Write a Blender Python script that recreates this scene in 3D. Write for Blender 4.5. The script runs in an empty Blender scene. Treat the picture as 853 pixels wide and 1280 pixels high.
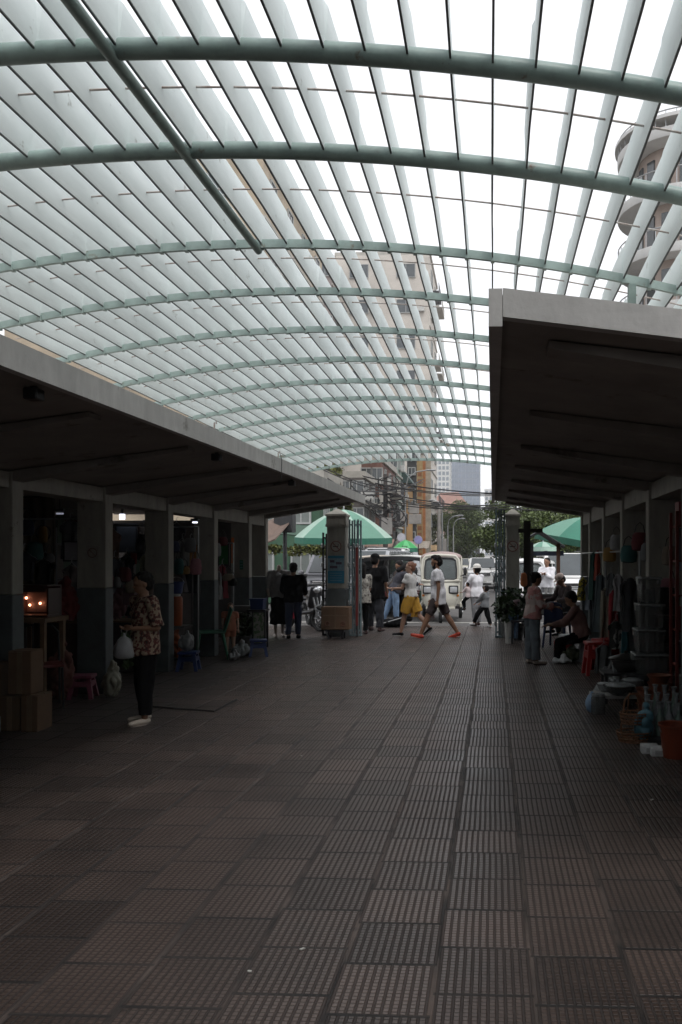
import bpy, bmesh, math, random
from mathutils import Vector, Matrix, noise, Euler
R = math.radians
PI = math.pi
random.seed(7)
scene = bpy.context.scene
C = scene.collection

# ---------------------------------------------------------------- camera
CAM_H, F, YAW, PX0, HY = 1.6, 1033.0, R(2.6), 569.1, 700.0
cam_d = bpy.data.cameras.new('camera')
cam = bpy.data.objects.new('camera', cam_d)
C.objects.link(cam)
cam.location = (0, 0, CAM_H)
cam.rotation_euler = (R(90), 0, YAW)
cam_d.sensor_fit = 'VERTICAL'
cam_d.sensor_height = 36.0
cam_d.lens = F / 1280 * 36.0
cam_d.shift_x = -(PX0 - 426.5) / 1280
cam_d.shift_y = (HY - 640) / 1280
cam_d.clip_start = 0.05
cam_d.clip_end = 4000
scene.camera = cam
# ---------------------------------------------------------------- world, sun, exposure
SUN_EL, SUN_AZ = R(62), R(150)
world = bpy.data.worlds.new('World')
scene.world = world
world.use_nodes = True
wn = world.node_tree
wn.nodes.clear()
wo = wn.nodes.new('ShaderNodeOutputWorld')
bg = wn.nodes.new('ShaderNodeBackground')
hs = wn.nodes.new('ShaderNodeHueSaturation')
sky = wn.nodes.new('ShaderNodeTexSky')
sky.sky_type = 'NISHITA'
sky.sun_disc = False
sky.sun_elevation = SUN_EL
sky.sun_rotation = SUN_AZ
sky.air_density = 1.0
sky.dust_density = 1.0
hs.inputs['Saturation'].default_value = 0.22
wn.links.new(sky.outputs[0], hs.inputs['Color'])
cloud = wn.nodes.new('ShaderNodeMix')          # a bright, even overcast layer over the clear-sky colour
cloud.data_type = 'RGBA'
cloud.inputs[0].default_value = 0.8
cloud.inputs[7].default_value = (4.9, 4.95, 5.1, 1)
wn.links.new(hs.outputs[0], cloud.inputs[6])
wn.links.new(cloud.outputs[2], bg.inputs[0])
bg.inputs[1].default_value = 0.15
wn.links.new(bg.outputs[0], wo.inputs[0])
sd = bpy.data.lights.new('sun', 'SUN')
sd.energy = 0.8
sd.angle = R(25)
sd.color = (1, .97, .93)
so = bpy.data.objects.new('sun', sd)
C.objects.link(so)
# pointing from the sun's place in the sky (azimuth measured clockwise from +Y) down to the ground
sv = Vector((math.sin(SUN_AZ) * math.cos(SUN_EL), math.cos(SUN_AZ) * math.cos(SUN_EL), math.sin(SUN_EL)))
so.rotation_euler = sv.to_track_quat('Z', 'Y').to_euler()
so.location = (0, -5, 30)
vs = scene.view_settings
vs.view_transform = 'Standard'
vs.look = 'None'
vs.exposure = 0.86
vs.gamma = 1
vs.use_curve_mapping = False
cy = scene.cycles
cy.max_bounces = 7
cy.diffuse_bounces = 4
cy.glossy_bounces = 3
cy.transmission_bounces = 4
cy.transparent_max_bounces = 8
cy.sample_clamp_indirect = 4
cy.use_denoising = True
try:
    cy.denoiser = 'OPENIMAGEDENOISE'
except Exception:
    pass

# ---------------------------------------------------------------- picture <-> world
ca, sa = math.cos(YAW), math.sin(YAW)
def X(px, Y):
    k = (px - PX0) / F
    return Y * (k * ca - sa) / (ca + k * sa)
def YC(x, Y):
    return -x * sa + Y * ca
def Z(px, py, Y):
    return CAM_H + (HY - py) * YC(X(px, Y), Y) / F
def P(px, py, Y):
    return Vector((X(px, Y), Y, Z(px, py, Y)))
def G(px, py):
    yc = CAM_H * F / (py - HY)
    xc = (px - PX0) / F * yc
    return Vector((xc * ca - yc * sa, xc * sa + yc * ca, 0))

# ---------------------------------------------------------------- materials
def N(nt, t, **kw):
    n = nt.nodes.new(t)
    for k, v in kw.items():
        if k in n.inputs:
            n.inputs[k].default_value = v
        else:
            setattr(n, k, v)
    return n
def base_mat(name):
    m = bpy.data.materials.new(name)
    m.use_nodes = True
    nt = m.node_tree
    b = nt.nodes['Principled BSDF']
    return m, nt, b
MATS = {}
def mat(name, col, rough=.6, var=.15, scale=6., metal=0., bump=0., spec=.5, col2=None, alpha=None, trans=0., stretch=None, spots=None):
    """noise-mottled principled material; var = how far the second tone strays"""
    if name in MATS:
        return MATS[name]
    m, nt, b = base_mat(name)
    tc = N(nt, 'ShaderNodeTexCoord')
    nz = N(nt, 'ShaderNodeTexNoise')
    nz.inputs['Scale'].default_value = scale
    nz.inputs['Detail'].default_value = 6
    nz.inputs['Roughness'].default_value = .65
    if stretch:
        mp = N(nt, 'ShaderNodeMapping')
        mp.inputs['Scale'].default_value = stretch
        nt.links.new(tc.outputs['Object'], mp.inputs[0])
        nt.links.new(mp.outputs[0], nz.inputs['Vector'])
    else:
        nt.links.new(tc.outputs['Object'], nz.inputs['Vector'])
    cr = N(nt, 'ShaderNodeValToRGB')
    cr.color_ramp.elements[0].position = .32
    cr.color_ramp.elements[1].position = .68
    c1 = col2 if col2 else tuple(c * (1 - var) for c in col)
    c0 = tuple(min(1, c * (1 + var * .6)) for c in col)
    cr.color_ramp.elements[0].color = (*c1, 1)
    cr.color_ramp.elements[1].color = (*c0, 1)
    nt.links.new(nz.outputs['Fac'], cr.inputs[0])
    if spots:       # rust or dirt spots: (colour, scale, threshold)
        n3 = N(nt, 'ShaderNodeTexNoise')
        n3.inputs['Scale'].default_value = spots[1]
        n3.inputs['Detail'].default_value = 7
        n3.inputs['Roughness'].default_value = .7
        nt.links.new(tc.outputs['Object'], n3.inputs['Vector'])
        mr3 = N(nt, 'ShaderNodeMapRange')
        mr3.inputs['From Min'].default_value = spots[2]
        mr3.inputs['From Max'].default_value = spots[2] + .07
        nt.links.new(n3.outputs['Fac'], mr3.inputs['Value'])
        mx3 = N(nt, 'ShaderNodeMix')
        mx3.data_type = 'RGBA'
        mx3.inputs[7].default_value = (*spots[0], 1)
        nt.links.new(mr3.outputs[0], mx3.inputs[0])
        nt.links.new(cr.outputs[0], mx3.inputs[6])
        nt.links.new(mx3.outputs[2], b.inputs['Base Color'])
    else:
        nt.links.new(cr.outputs[0], b.inputs['Base Color'])
    mr = N(nt, 'ShaderNodeMapRange')
    mr.inputs['To Min'].default_value = max(0, rough - .1)
    mr.inputs['To Max'].default_value = min(1, rough + .12)
    nt.links.new(nz.outputs['Fac'], mr.inputs['Value'])
    nt.links.new(mr.outputs[0], b.inputs['Roughness'])
    b.inputs['Metallic'].default_value = metal
    b.inputs['Specular IOR Level'].default_value = spec
    if trans:
        b.inputs['Transmission Weight'].default_value = trans
    if alpha is not None:
        b.inputs['Alpha'].default_value = alpha
    if bump:
        bp = N(nt, 'ShaderNodeBump')
        bp.inputs['Strength'].default_value = bump
        bp.inputs['Distance'].default_value = .02
        n2 = N(nt, 'ShaderNodeTexNoise')
        n2.inputs['Scale'].default_value = scale * 5
        n2.inputs['Detail'].default_value = 5
        nt.links.new(tc.outputs['Object'], n2.inputs['Vector'])
        nt.links.new(n2.outputs['Fac'], bp.inputs['Height'])
        nt.links.new(bp.outputs[0], b.inputs['Normal'])
    MATS[name] = m
    return m
def emis(name, col, s):
    if name in MATS:
        return MATS[name]
    m, nt, b = base_mat(name)
    b.inputs['Base Color'].default_value = (*col, 1)
    b.inputs['Emission Color'].default_value = (*col, 1)
    b.inputs['Emission Strength'].default_value = s
    MATS[name] = m
    return m
def blotch(name, cols, scale=14., rough=.85, kind='voronoi'):
    """several-coloured print"""
    if name in MATS:
        return MATS[name]
    m, nt, b = base_mat(name)
    tc = N(nt, 'ShaderNodeTexCoord')
    nz = N(nt, 'ShaderNodeTexNoise')
    nz.inputs['Scale'].default_value = scale
    nz.inputs['Detail'].default_value = 3
    nt.links.new(tc.outputs['Object'], nz.inputs['Vector'])
    cr = N(nt, 'ShaderNodeValToRGB')
    cr.color_ramp.interpolation = 'CONSTANT'
    el = cr.color_ramp.elements
    el[0].color = (*cols[0], 1)
    el[1].color = (*cols[-1], 1)
    n = len(cols)
    el[1].position = .42 + .17 * (n - 2) / max(1, n - 1) if n > 2 else .5
    for i in range(1, n - 1):
        e = el.new(.40 + .17 * (i - 1) / max(1, n - 1))
        e.color = (*cols[i], 1)
    nt.links.new(nz.outputs['Fac'], cr.inputs[0])
    nt.links.new(cr.outputs[0], b.inputs['Base Color'])
    b.inputs['Roughness'].default_value = rough
    MATS[name] = m
    return m
def tone(col, rough=.7, pre='cloth', **kw):
    return mat('%s_%02d_%02d_%02d' % (pre, int(col[0] * 99), int(col[1] * 99), int(col[2] * 99)), col, rough, **kw)

# ---------------------------------------------------------------- mesh collecting
def tag(o, label=None, cat=None, group=None, kind=None):
    if label: o['label'] = label
    if cat: o['category'] = cat
    if group: o['group'] = group
    if kind: o['kind'] = kind
    return o
def thing(name, label, cat, loc=(0, 0, 0), rz=0, group=None):
    o = bpy.data.objects.new(name, None)
    C.objects.link(o)
    o.location = loc
    o.rotation_euler = (0, 0, rz)
    o.empty_display_size = .1
    return tag(o, label, cat, group)
def copy_tree(o, parent=None):
    c = o.copy()
    C.objects.link(c)
    c.parent = parent
    for ch in list(o.children):
        copy_tree(ch, c)
    return c
def again(o, label, loc, rz=None, scale=None):
    c = copy_tree(o)
    c.location = loc
    if rz is not None: c.rotation_euler = (0, 0, rz)
    if scale: c.scale = (scale,) * 3
    c['label'] = label
    return c
class MB:
    def __init__(s): s.bm = bmesh.new()
    def box(s, c, d, rot=None, taper=None):
        """centre, full size; taper = (x,y) scale of the top face"""
        vs = []
        for z in (-.5, .5):
            for x, y in ((-.5, -.5), (.5, -.5), (.5, .5), (-.5, .5)):
                tx, ty = taper if (taper and z > 0) else (1, 1)
                v = Vector((x * d[0] * tx, y * d[1] * ty, z * d[2]))
                if rot is not None: v = rot @ v
                vs.append(s.bm.verts.new(v + Vector(c)))
        for f in ((3, 2, 1, 0), (4, 5, 6, 7), (0, 1, 5, 4), (1, 2, 6, 5), (2, 3, 7, 6), (3, 0, 4, 7)):
            s.bm.faces.new([vs[i] for i in f])
        return s
    def quad(s, pts):
        s.bm.faces.new([s.bm.verts.new(p) for p in pts])
        return s
    def rings(s, rs, cap=True, closed=False):
        prev, first = None, None
        for r in rs:
            cur = [s.bm.verts.new(p) for p in r]
            if prev:
                n = len(cur)
                for i in range(n):
                    j = (i + 1) % n
                    s.bm.faces.new((prev[i], prev[j], cur[j], cur[i]))
            else:
                first = cur
            prev = cur
        if closed:
            n = len(prev)
            for i in range(n):
                j = (i + 1) % n
                s.bm.faces.new((prev[i], prev[j], first[j], first[i]))
        elif cap:
            s.bm.faces.new(list(reversed(first)))
            s.bm.faces.new(prev)
        return s
    def ell(s, c, r, rot=None, n=14, m=9):
        rs = []
        for i in range(1, m):
            a = PI * i / m
            ring = []
            for j in range(n):
                b = 2 * PI * j / n
                v = Vector((r[0] * math.sin(a) * math.cos(b), r[1] * math.sin(a) * math.sin(b), -r[2] * math.cos(a)))
                if rot is not None: v = rot @ v
                ring.append(v + Vector(c))
            rs.append(ring)
        return s.rings(rs)
    def frame(s, d, up=None):
        d = Vector(d).normalized()
        u = Vector(up) if up is not None else (Vector((0, 0, 1)) if abs(d.z) < .9 else Vector((0, 1, 0)))
        x = d.cross(u)
        if x.length < 1e-5: x = d.cross(Vector((1, 0, 0)))
        x.normalize()
        y = x.cross(d).normalized()
        return x, y, d
    def limb(s, p0, p1, r0, r1, fx=1., fy=1., up=None, round0=True, round1=True, n=12):
        """tapered capsule, flattened by fx / fy in its cross section"""
        p0, p1 = Vector(p0), Vector(p1)
        x, y, d = s.frame(p1 - p0, up)
        prof = []
        if round0:
            for a in (75, 50, 25): prof.append((p0 - d * r0 * math.sin(R(a)), r0 * math.cos(R(a))))
        prof.append((p0, r0))
        prof.append(((p0 + p1) / 2, (r0 + r1) / 2))
        prof.append((p1, r1))
        if round1:
            for a in (25, 50, 75): prof.append((p1 + d * r1 * math.sin(R(a)), r1 * math.cos(R(a))))
        return s.rings([[c + x * (r * fx * math.cos(2 * PI * i / n)) + y * (r * fy * math.sin(2 * PI * i / n)) for i in range(n)] for c, r in prof])
    def cyl(s, p0, p1, r0, r1=None, n=14):
        return s.limb(p0, p1, r0, r0 if r1 is None else r1, round0=False, round1=False, n=n)
    def tube(s, path, r, n=8, closed=False):
        path = [Vector(p) for p in path]
        rs = []
        ux = None
        for i, p in enumerate(path):
            if closed:
                d = path[(i + 1) % len(path)] - path[i - 1]
            else:
                d = path[min(i + 1, len(path) - 1)] - path[max(i - 1, 0)]
            d.normalize()
            if ux is None:
                x, y, _ = s.frame(d)
            else:
                x = (ux - d * ux.dot(d))
                if x.length < 1e-6: x, y, _ = s.frame(d)
                x.normalize()
                y = x.cross(d)
            ux = x
            rr = r[i] if isinstance(r, (list, tuple)) else r
            rs.append([p + x * (rr * math.cos(2 * PI * k / n)) + y * (rr * math.sin(2 * PI * k / n)) for k in range(n)])
        return s.rings(rs, closed=closed)
    def lathe(s, c, prof, n=20, cap=True):
        c = Vector(c)
        return s.rings([[c + Vector((r * math.cos(2 * PI * i / n), r * math.sin(2 * PI * i / n), z)) for i in range(n)] for r, z in prof], cap)
    def prism(s, poly, axis, a, b):
        """extrude a 2-D polygon along an axis (0,1,2) from a to b"""
        def mk(u, v, w):
            return {0: (w, u, v), 1: (u, w, v), 2: (u, v, w)}[axis]
        return s.rings([[mk(u, v, a) for u, v in poly], [mk(u, v, b) for u, v in poly]])
    def sheet(s, fn, nu, nv, thick=0.):
        """grid fn(u,v) -> point; with thickness along the local normal"""
        g = [[Vector(fn(i / nu, j / nv)) for j in range(nv + 1)] for i in range(nu + 1)]
        def nrm(i, j):
            a = g[min(i + 1, nu)][j] - g[max(i - 1, 0)][j]
            b = g[i][min(j + 1, nv)] - g[i][max(j - 1, 0)]
            k = a.cross(b)
            return k.normalized() if k.length > 0 else Vector((0, 0, 1))
        top = [[s.bm.verts.new(g[i][j] + nrm(i, j) * thick / 2) for j in range(nv + 1)] for i in range(nu + 1)]
        for i in range(nu):
            for j in range(nv):
                s.bm.faces.new((top[i][j], top[i + 1][j], top[i + 1][j + 1], top[i][j + 1]))
        if thick:
            bot = [[s.bm.verts.new(g[i][j] - nrm(i, j) * thick / 2) for j in range(nv + 1)] for i in range(nu + 1)]
            for i in range(nu):
                for j in range(nv):
                    s.bm.faces.new((bot[i][j + 1], bot[i + 1][j + 1], bot[i + 1][j], bot[i][j]))
            for i in range(nu):
                s.bm.faces.new((top[i][0], bot[i][0], bot[i + 1][0], top[i + 1][0]))
                s.bm.faces.new((top[i + 1][nv], bot[i + 1][nv], bot[i][nv], top[i][nv]))
            for j in range(nv):
                s.bm.faces.new((top[0][j + 1], bot[0][j + 1], bot[0][j], top[0][j]))
                s.bm.faces.new((top[nu][j], bot[nu][j], bot[nu][j + 1], top[nu][j + 1]))
        return s
    def bevel(s, w, seg=2):
        bmesh.ops.bevel(s.bm, geom=[e for e in s.bm.edges], offset=w, segments=seg, affect='EDGES', profile=.6)
        return s
    def mesh(s, name):
        bmesh.ops.recalc_face_normals(s.bm, faces=s.bm.faces)
        me = bpy.data.meshes.new(name)
        s.bm.to_mesh(me)
        s.bm.free()
        return me
    def build(s, name, m, parent=None, label=None, smooth=False, cat=None, loc=None, rz=0, group=None, kind=None):
        me = s.mesh(name)
        me.materials.append(m)
        if smooth:
            me.shade_smooth()
            try: me.set_sharp_from_angle(angle=R(38))
            except Exception: pass
        return link(name, me, parent, label, cat, loc, rz, group, kind)
    def remesh(s, name, m, voxel, parent=None, smooth=2, fold=0., label=None, fscale=9., seed=0):
        me = s.mesh('tmp')
        t = bpy.data.objects.new('tmp', me)
        C.objects.link(t)
        r = t.modifiers.new('r', 'REMESH')
        r.mode = 'VOXEL'
        r.voxel_size = voxel
        r.use_smooth_shade = True
        if smooth:
            q = t.modifiers.new('s', 'SMOOTH')
            q.iterations = smooth
            q.factor = .5
        bpy.context.view_layer.update()
        dg = bpy.context.evaluated_depsgraph_get()
        me2 = bpy.data.meshes.new_from_object(t.evaluated_get(dg))
        bpy.data.objects.remove(t)
        bpy.data.meshes.remove(me)
        if fold:
            off = Vector((seed * 3.1, seed, 0))
            ns = [v.normal.copy() for v in me2.vertices]
            for v, nn in zip(me2.vertices, ns):
                p = v.co * fscale
                p.z *= .55
                v.co += nn * fold * (abs(noise.noise(p + off)) * 2 - .5)
        me2.name = name
        me2.materials.clear()
        me2.materials.append(m)
        me2.shade_smooth()
        return link(name, me2, parent, label)
def link(name, me, parent=None, label=None, cat=None, loc=None, rz=0, group=None, kind=None):
    o = bpy.data.objects.new(name, me)
    C.objects.link(o)
    if parent is not None: o.parent = parent
    if loc is not None: o.location = loc
    if rz: o.rotation_euler = (0, 0, rz)
    return tag(o, label, cat, group, kind)
def text_mesh(name, body, size, m, parent, loc, rot, extrude=.001, align='CENTER'):
    cu = bpy.data.curves.new('t', 'FONT')
    cu.body = body
    cu.size = size
    cu.extrude = extrude
    cu.align_x = align
    cu.align_y = 'CENTER'
    t = bpy.data.objects.new('t', cu)
    C.objects.link(t)
    bpy.context.view_layer.update()
    me = bpy.data.meshes.new_from_object(t.evaluated_get(bpy.context.evaluated_depsgraph_get()))
    bpy.data.objects.remove(t)
    me.materials.clear()
    me.materials.append(m)
    o = link(name, me, parent)
    o.location = loc
    o.rotation_euler = rot
    return o

# ---------------------------------------------------------------- common materials
M = {}
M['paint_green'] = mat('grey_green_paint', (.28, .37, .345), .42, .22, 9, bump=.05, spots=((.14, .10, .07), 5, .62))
M['slat'] = mat('pale_slat_paint', (.76, .805, .795), .55, .12, 2.5, col2=(.66, .71, .70), stretch=(6, .5, 2), spots=((.40, .41, .38), 7, .64))
M['slat_shade'] = mat('blade_underside_shade', (.09, .10, .10), .6, .3, 8)  # dark tone for the shade painted along the blade bottoms
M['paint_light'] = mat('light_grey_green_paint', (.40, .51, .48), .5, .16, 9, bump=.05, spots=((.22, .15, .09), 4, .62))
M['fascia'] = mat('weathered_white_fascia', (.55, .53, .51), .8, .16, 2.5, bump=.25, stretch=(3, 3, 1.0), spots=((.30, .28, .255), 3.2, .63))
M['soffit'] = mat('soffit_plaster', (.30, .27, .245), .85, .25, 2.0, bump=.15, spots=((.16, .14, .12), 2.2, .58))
M['post_top'] = mat('column_cream_paint', (.34, .32, .28), .7, .22, 3, bump=.1, stretch=(3, 3, .7), spots=((.15, .135, .115), 5, .62))
M['post_base'] = mat('column_blue_grey_paint', (.10, .115, .12), .6, .25, 5, bump=.1)
M['black'] = mat('black_plastic', (.02, .02, .022), .45, .3, 12)
M['rubber'] = mat('tyre_rubber', (.025, .025, .025), .85, .3, 12)
M['steel'] = mat('galvanised_steel', (.42, .43, .44), .38, .2, 14, metal=.8)
M['dark_steel'] = mat('dark_painted_steel', (.05, .05, .055), .45, .3, 14, metal=.4)
M['chrome'] = mat('chrome', (.75, .75, .76), .15, .05, 4, metal=1)
M['concrete'] = mat('street_concrete', (.33, .31, .29), .85, .2, 3, bump=.2)
M['skin'] = mat('tan_skin', (.30, .16, .10), .5, .12, 8)
M['skin_light'] = mat('light_skin', (.42, .25, .18), .5, .12, 8)
M['hair'] = mat('black_hair', (.010, .008, .008), .7, .3, 25, spec=.2)
M['white_cloth'] = mat('white_cotton', (.80, .79, .83), .85, .05, 8)
M['black_cloth'] = mat('black_cotton', (.006, .006, .007), .9, .3, 12, spec=.12)
M['denim'] = mat('blue_denim', (.10, .16, .27), .9, .3, 16)
M['glass'] = mat('dark_window_glass', (.05, .06, .065), .08, .2, 2, spec=.8)
M['cream_body'] = mat('cream_vehicle_paint', (.62, .60, .52), .32, .07, 3, spec=.5)
M['white_body'] = mat('white_vehicle_paint', (.74, .74, .73), .28, .05, 3, spec=.5)
M['silver_body'] = mat('silver_vehicle_paint', (.36, .37, .39), .28, .06, 3, metal=.5)
M['tarmac'] = mat('road_asphalt', (.105, .10, .098), .8, .22, 1.2, bump=.3)
M['carton'] = mat('brown_cardboard', (.17, .10, .06), .85, .15, 6)
# ================================================================ SETTING: ground, tiles, road
m, nt, b = base_mat('ribbed_paving_tiles')
tc = N(nt, 'ShaderNodeTexCoord')
sp = N(nt, 'ShaderNodeSeparateXYZ')
nt.links.new(tc.outputs['Object'], sp.inputs[0])
def mth(op, a, b_=None, c=None, clamp=False):
    n = N(nt, 'ShaderNodeMath')
    n.operation = op
    n.use_clamp = clamp
    for i, v in enumerate((a, b_, c)):
        if v is None: continue
        if isinstance(v, (int, float)): n.inputs[i].default_value = v
        else: nt.links.new(v, n.inputs[i])
    return n.outputs[0]
PITX, PITY = .372, .369
jx = G(539, 1262).x
u = mth('DIVIDE', mth('SUBTRACT', sp.outputs[0], jx), PITX)
col_i = mth('FLOOR', u)
fu = mth('SUBTRACT', u, col_i)
wn1 = N(nt, 'ShaderNodeTexWhiteNoise'); wn1.noise_dimensions = '1D'
nt.links.new(mth('ADD', col_i, 31.37), wn1.inputs['W'])
v = mth('ADD', mth('DIVIDE', sp.outputs[1], PITY), wn1.outputs['Value'])
row_i = mth('FLOOR', v)
fv = mth('SUBTRACT', v, row_i)
wn2 = N(nt, 'ShaderNodeTexWhiteNoise'); wn2.noise_dimensions = '2D'
cx = N(nt, 'ShaderNodeCombineXYZ')
nt.links.new(col_i, cx.inputs[0]); nt.links.new(row_i, cx.inputs[1])
nt.links.new(cx.outputs[0], wn2.inputs['Vector'])
# slight wobble of each tile's edge
wob = mth('MULTIPLY', mth('SUBTRACT', wn2.outputs['Value'], .5), .03)
eu = mth('ABSOLUTE', mth('SUBTRACT', mth('ADD', fu, wob), .5))
ev = mth('ABSOLUTE', mth('SUBTRACT', fv, .5))
ju = mth('MULTIPLY', mth('SUBTRACT', eu, .472), 80, clamp=True)
jv = mth('MULTIPLY', mth('SUBTRACT', ev, .468), 80, clamp=True)
joint = mth('MAXIMUM', ju, jv)
# raised bars: 11 rows of slots along the tile, 14 cuts across
tu = mth('DIVIDE', mth('SUBTRACT', mth('ADD', fu, wob), .036), .928)
ru = mth('SUBTRACT', mth('MULTIPLY', tu, 11), mth('FLOOR', mth('MULTIPLY', tu, 11)))
rv = mth('SUBTRACT', mth('MULTIPLY', fv, 15), mth('FLOOR', mth('MULTIPLY', fv, 15)))
gu = mth('MULTIPLY', mth('SUBTRACT', mth('ABSOLUTE', mth('SUBTRACT', ru, .5)), .27), 9, clamp=True)
gv = mth('MULTIPLY', mth('SUBTRACT', mth('ABSOLUTE', mth('SUBTRACT', rv, .5)), .33), 9, clamp=True)
groove = mth('MAXIMUM', gu, mth('MULTIPLY', gv, .8))
pit = mth('MAXIMUM', groove, joint)
nz = N(nt, 'ShaderNodeTexNoise'); nz.inputs['Scale'].default_value = 1.3; nz.inputs['Detail'].default_value = 8; nz.inputs['Roughness'].default_value = .7
nt.links.new(tc.outputs['Object'], nz.inputs['Vector'])
nf = N(nt, 'ShaderNodeTexNoise'); nf.inputs['Scale'].default_value = 40; nf.inputs['Detail'].default_value = 4
nt.links.new(tc.outputs['Object'], nf.inputs['Vector'])
# broad stains, damp patches and small dark spots
ns_ = N(nt, 'ShaderNodeTexNoise'); ns_.inputs['Scale'].default_value = .42; ns_.inputs['Detail'].default_value = 7; ns_.inputs['Roughness'].default_value = .72; ns_.inputs['Distortion'].default_value = .6
nt.links.new(tc.outputs['Object'], ns_.inputs['Vector'])
vo = N(nt, 'ShaderNodeTexVoronoi'); vo.inputs['Scale'].default_value = 2.6
nt.links.new(tc.outputs['Object'], vo.inputs['Vector'])
spot = mth('MULTIPLY', mth('SUBTRACT', .075, vo.outputs['Distance']), 22, clamp=True)
stain = mth('MULTIPLY', mth('SUBTRACT', ns_.outputs['Fac'], .50), 5.0, clamp=True)
grime = mth('MAXIMUM', mth('MULTIPLY', spot, .55), mth('MULTIPLY', stain, .50))
r1 = N(nt, 'ShaderNodeValToRGB')
r1.color_ramp.elements[0].color = (.036, .0245, .020, 1); r1.color_ramp.elements[0].position = .3
r1.color_ramp.elements[1].color = (.150, .104, .086, 1); r1.color_ramp.elements[1].position = .72
mixf = mth('ADD', mth('MULTIPLY', nz.outputs['Fac'], .52), mth('MULTIPLY', wn2.outputs['Value'], .20))
mixf = mth('ADD', mixf, mth('MULTIPLY', nf.outputs['Fac'], .2))
nt.links.new(mixf, r1.inputs[0])
mx = N(nt, 'ShaderNodeMix'); mx.data_type = 'RGBA'
nt.links.new(mth('MULTIPLY', groove, .68), mx.inputs[0])
nt.links.new(r1.outputs[0], mx.inputs[6]); mx.inputs[7].default_value = (.013, .0105, .010, 1)
mj = N(nt, 'ShaderNodeMix'); mj.data_type = 'RGBA'
nt.links.new(mth('MULTIPLY', joint, .95), mj.inputs[0])
nt.links.new(mx.outputs[2], mj.inputs[6])
rj = N(nt, 'ShaderNodeValToRGB')
rj.color_ramp.elements[0].color = (.008, .0065, .006, 1); rj.color_ramp.elements[0].position = .40
rj.color_ramp.elements[1].color = (.135, .100, .084, 1); rj.color_ramp.elements[1].position = .74
nj = N(nt, 'ShaderNodeTexNoise'); nj.inputs['Scale'].default_value = 2.3; nj.inputs['Detail'].default_value = 5
nt.links.new(tc.outputs['Object'], nj.inputs['Vector'])
nt.links.new(nj.outputs['Fac'], rj.inputs[0])
nt.links.new(rj.outputs[0], mj.inputs[7])
mg = N(nt, 'ShaderNodeMix'); mg.data_type = 'RGBA'
nt.links.new(grime, mg.inputs[0])
md = N(nt, 'ShaderNodeMix'); md.data_type = 'RGBA'   # shadow in the gaps between the rows, put into the colour
nt.links.new(mth('MULTIPLY', jv, mth('SUBTRACT', .95, mth('MULTIPLY', wn2.outputs['Value'], .35))), md.inputs[0])
nt.links.new(mj.outputs[2], md.inputs[6]); md.inputs[7].default_value = (.006, .0045, .004, 1)
nt.links.new(md.outputs[2], mg.inputs[6]); mg.inputs[7].default_value = (.020, .0145, .0125, 1)
nt.links.new(mg.outputs[2], b.inputs['Base Color'])
rr = mth('ADD', .33, mth('ADD', mth('MULTIPLY', pit, .35), mth('MULTIPLY', mth('SUBTRACT', nz.outputs['Fac'], .5), .3)))
nt.links.new(rr, b.inputs['Roughness'])
b.inputs['Specular IOR Level'].default_value = .5
bp = N(nt, 'ShaderNodeBump'); bp.inputs['Strength'].default_value = .8; bp.inputs['Distance'].default_value = .006
hgt = mth('SUBTRACT', mth('ADD', mth('MULTIPLY', nf.outputs['Fac'], .25), mth('MULTIPLY', wn2.outputs['Value'], .5)), pit)
nt.links.new(hgt, bp.inputs['Height'])
nt.links.new(bp.outputs[0], b.inputs['Normal'])
M['tiles'] = m
MB().box((-1, 5.2, -.06), (22, 29.6, .12)).build('paved_floor', M['tiles'], kind='structure')
MB().box((0, 700, -.24), (3000, 2000, .1)).build('ground', mat('bare_ground', (.2, .17, .14), .9, .2, .05), kind='structure')
MB().box((-1.0, 219.9, -.12), (19, 399.6, .12)).build('road', M['tarmac'], kind='structure')
for nm, x0, x1 in (('pavement', -18, -10.52), ('pavement', 8.52, 20)):
    MB().box(((x0 + x1) / 2, 219.9, -.06), (x1 - x0, 399.6, .24)).build(nm, M['concrete'], kind='structure')
for xx in (-10.51, 8.51):
    MB().box((xx - .0, 219.9, -.05), (.16, 399.5, .27)).build('kerb', M['concrete'], kind='structure')
k = MB()
for i in range(14):
    k.box((-4.2, 32 + i * 9, -.058), (.13, 3, .004))
k.box((-1.5, 21.9, -.058), (12, .14, .004))
k.build('road_marking', mat('road_paint', (.55, .54, .5), .8, .25, 5), kind='structure')

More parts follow.
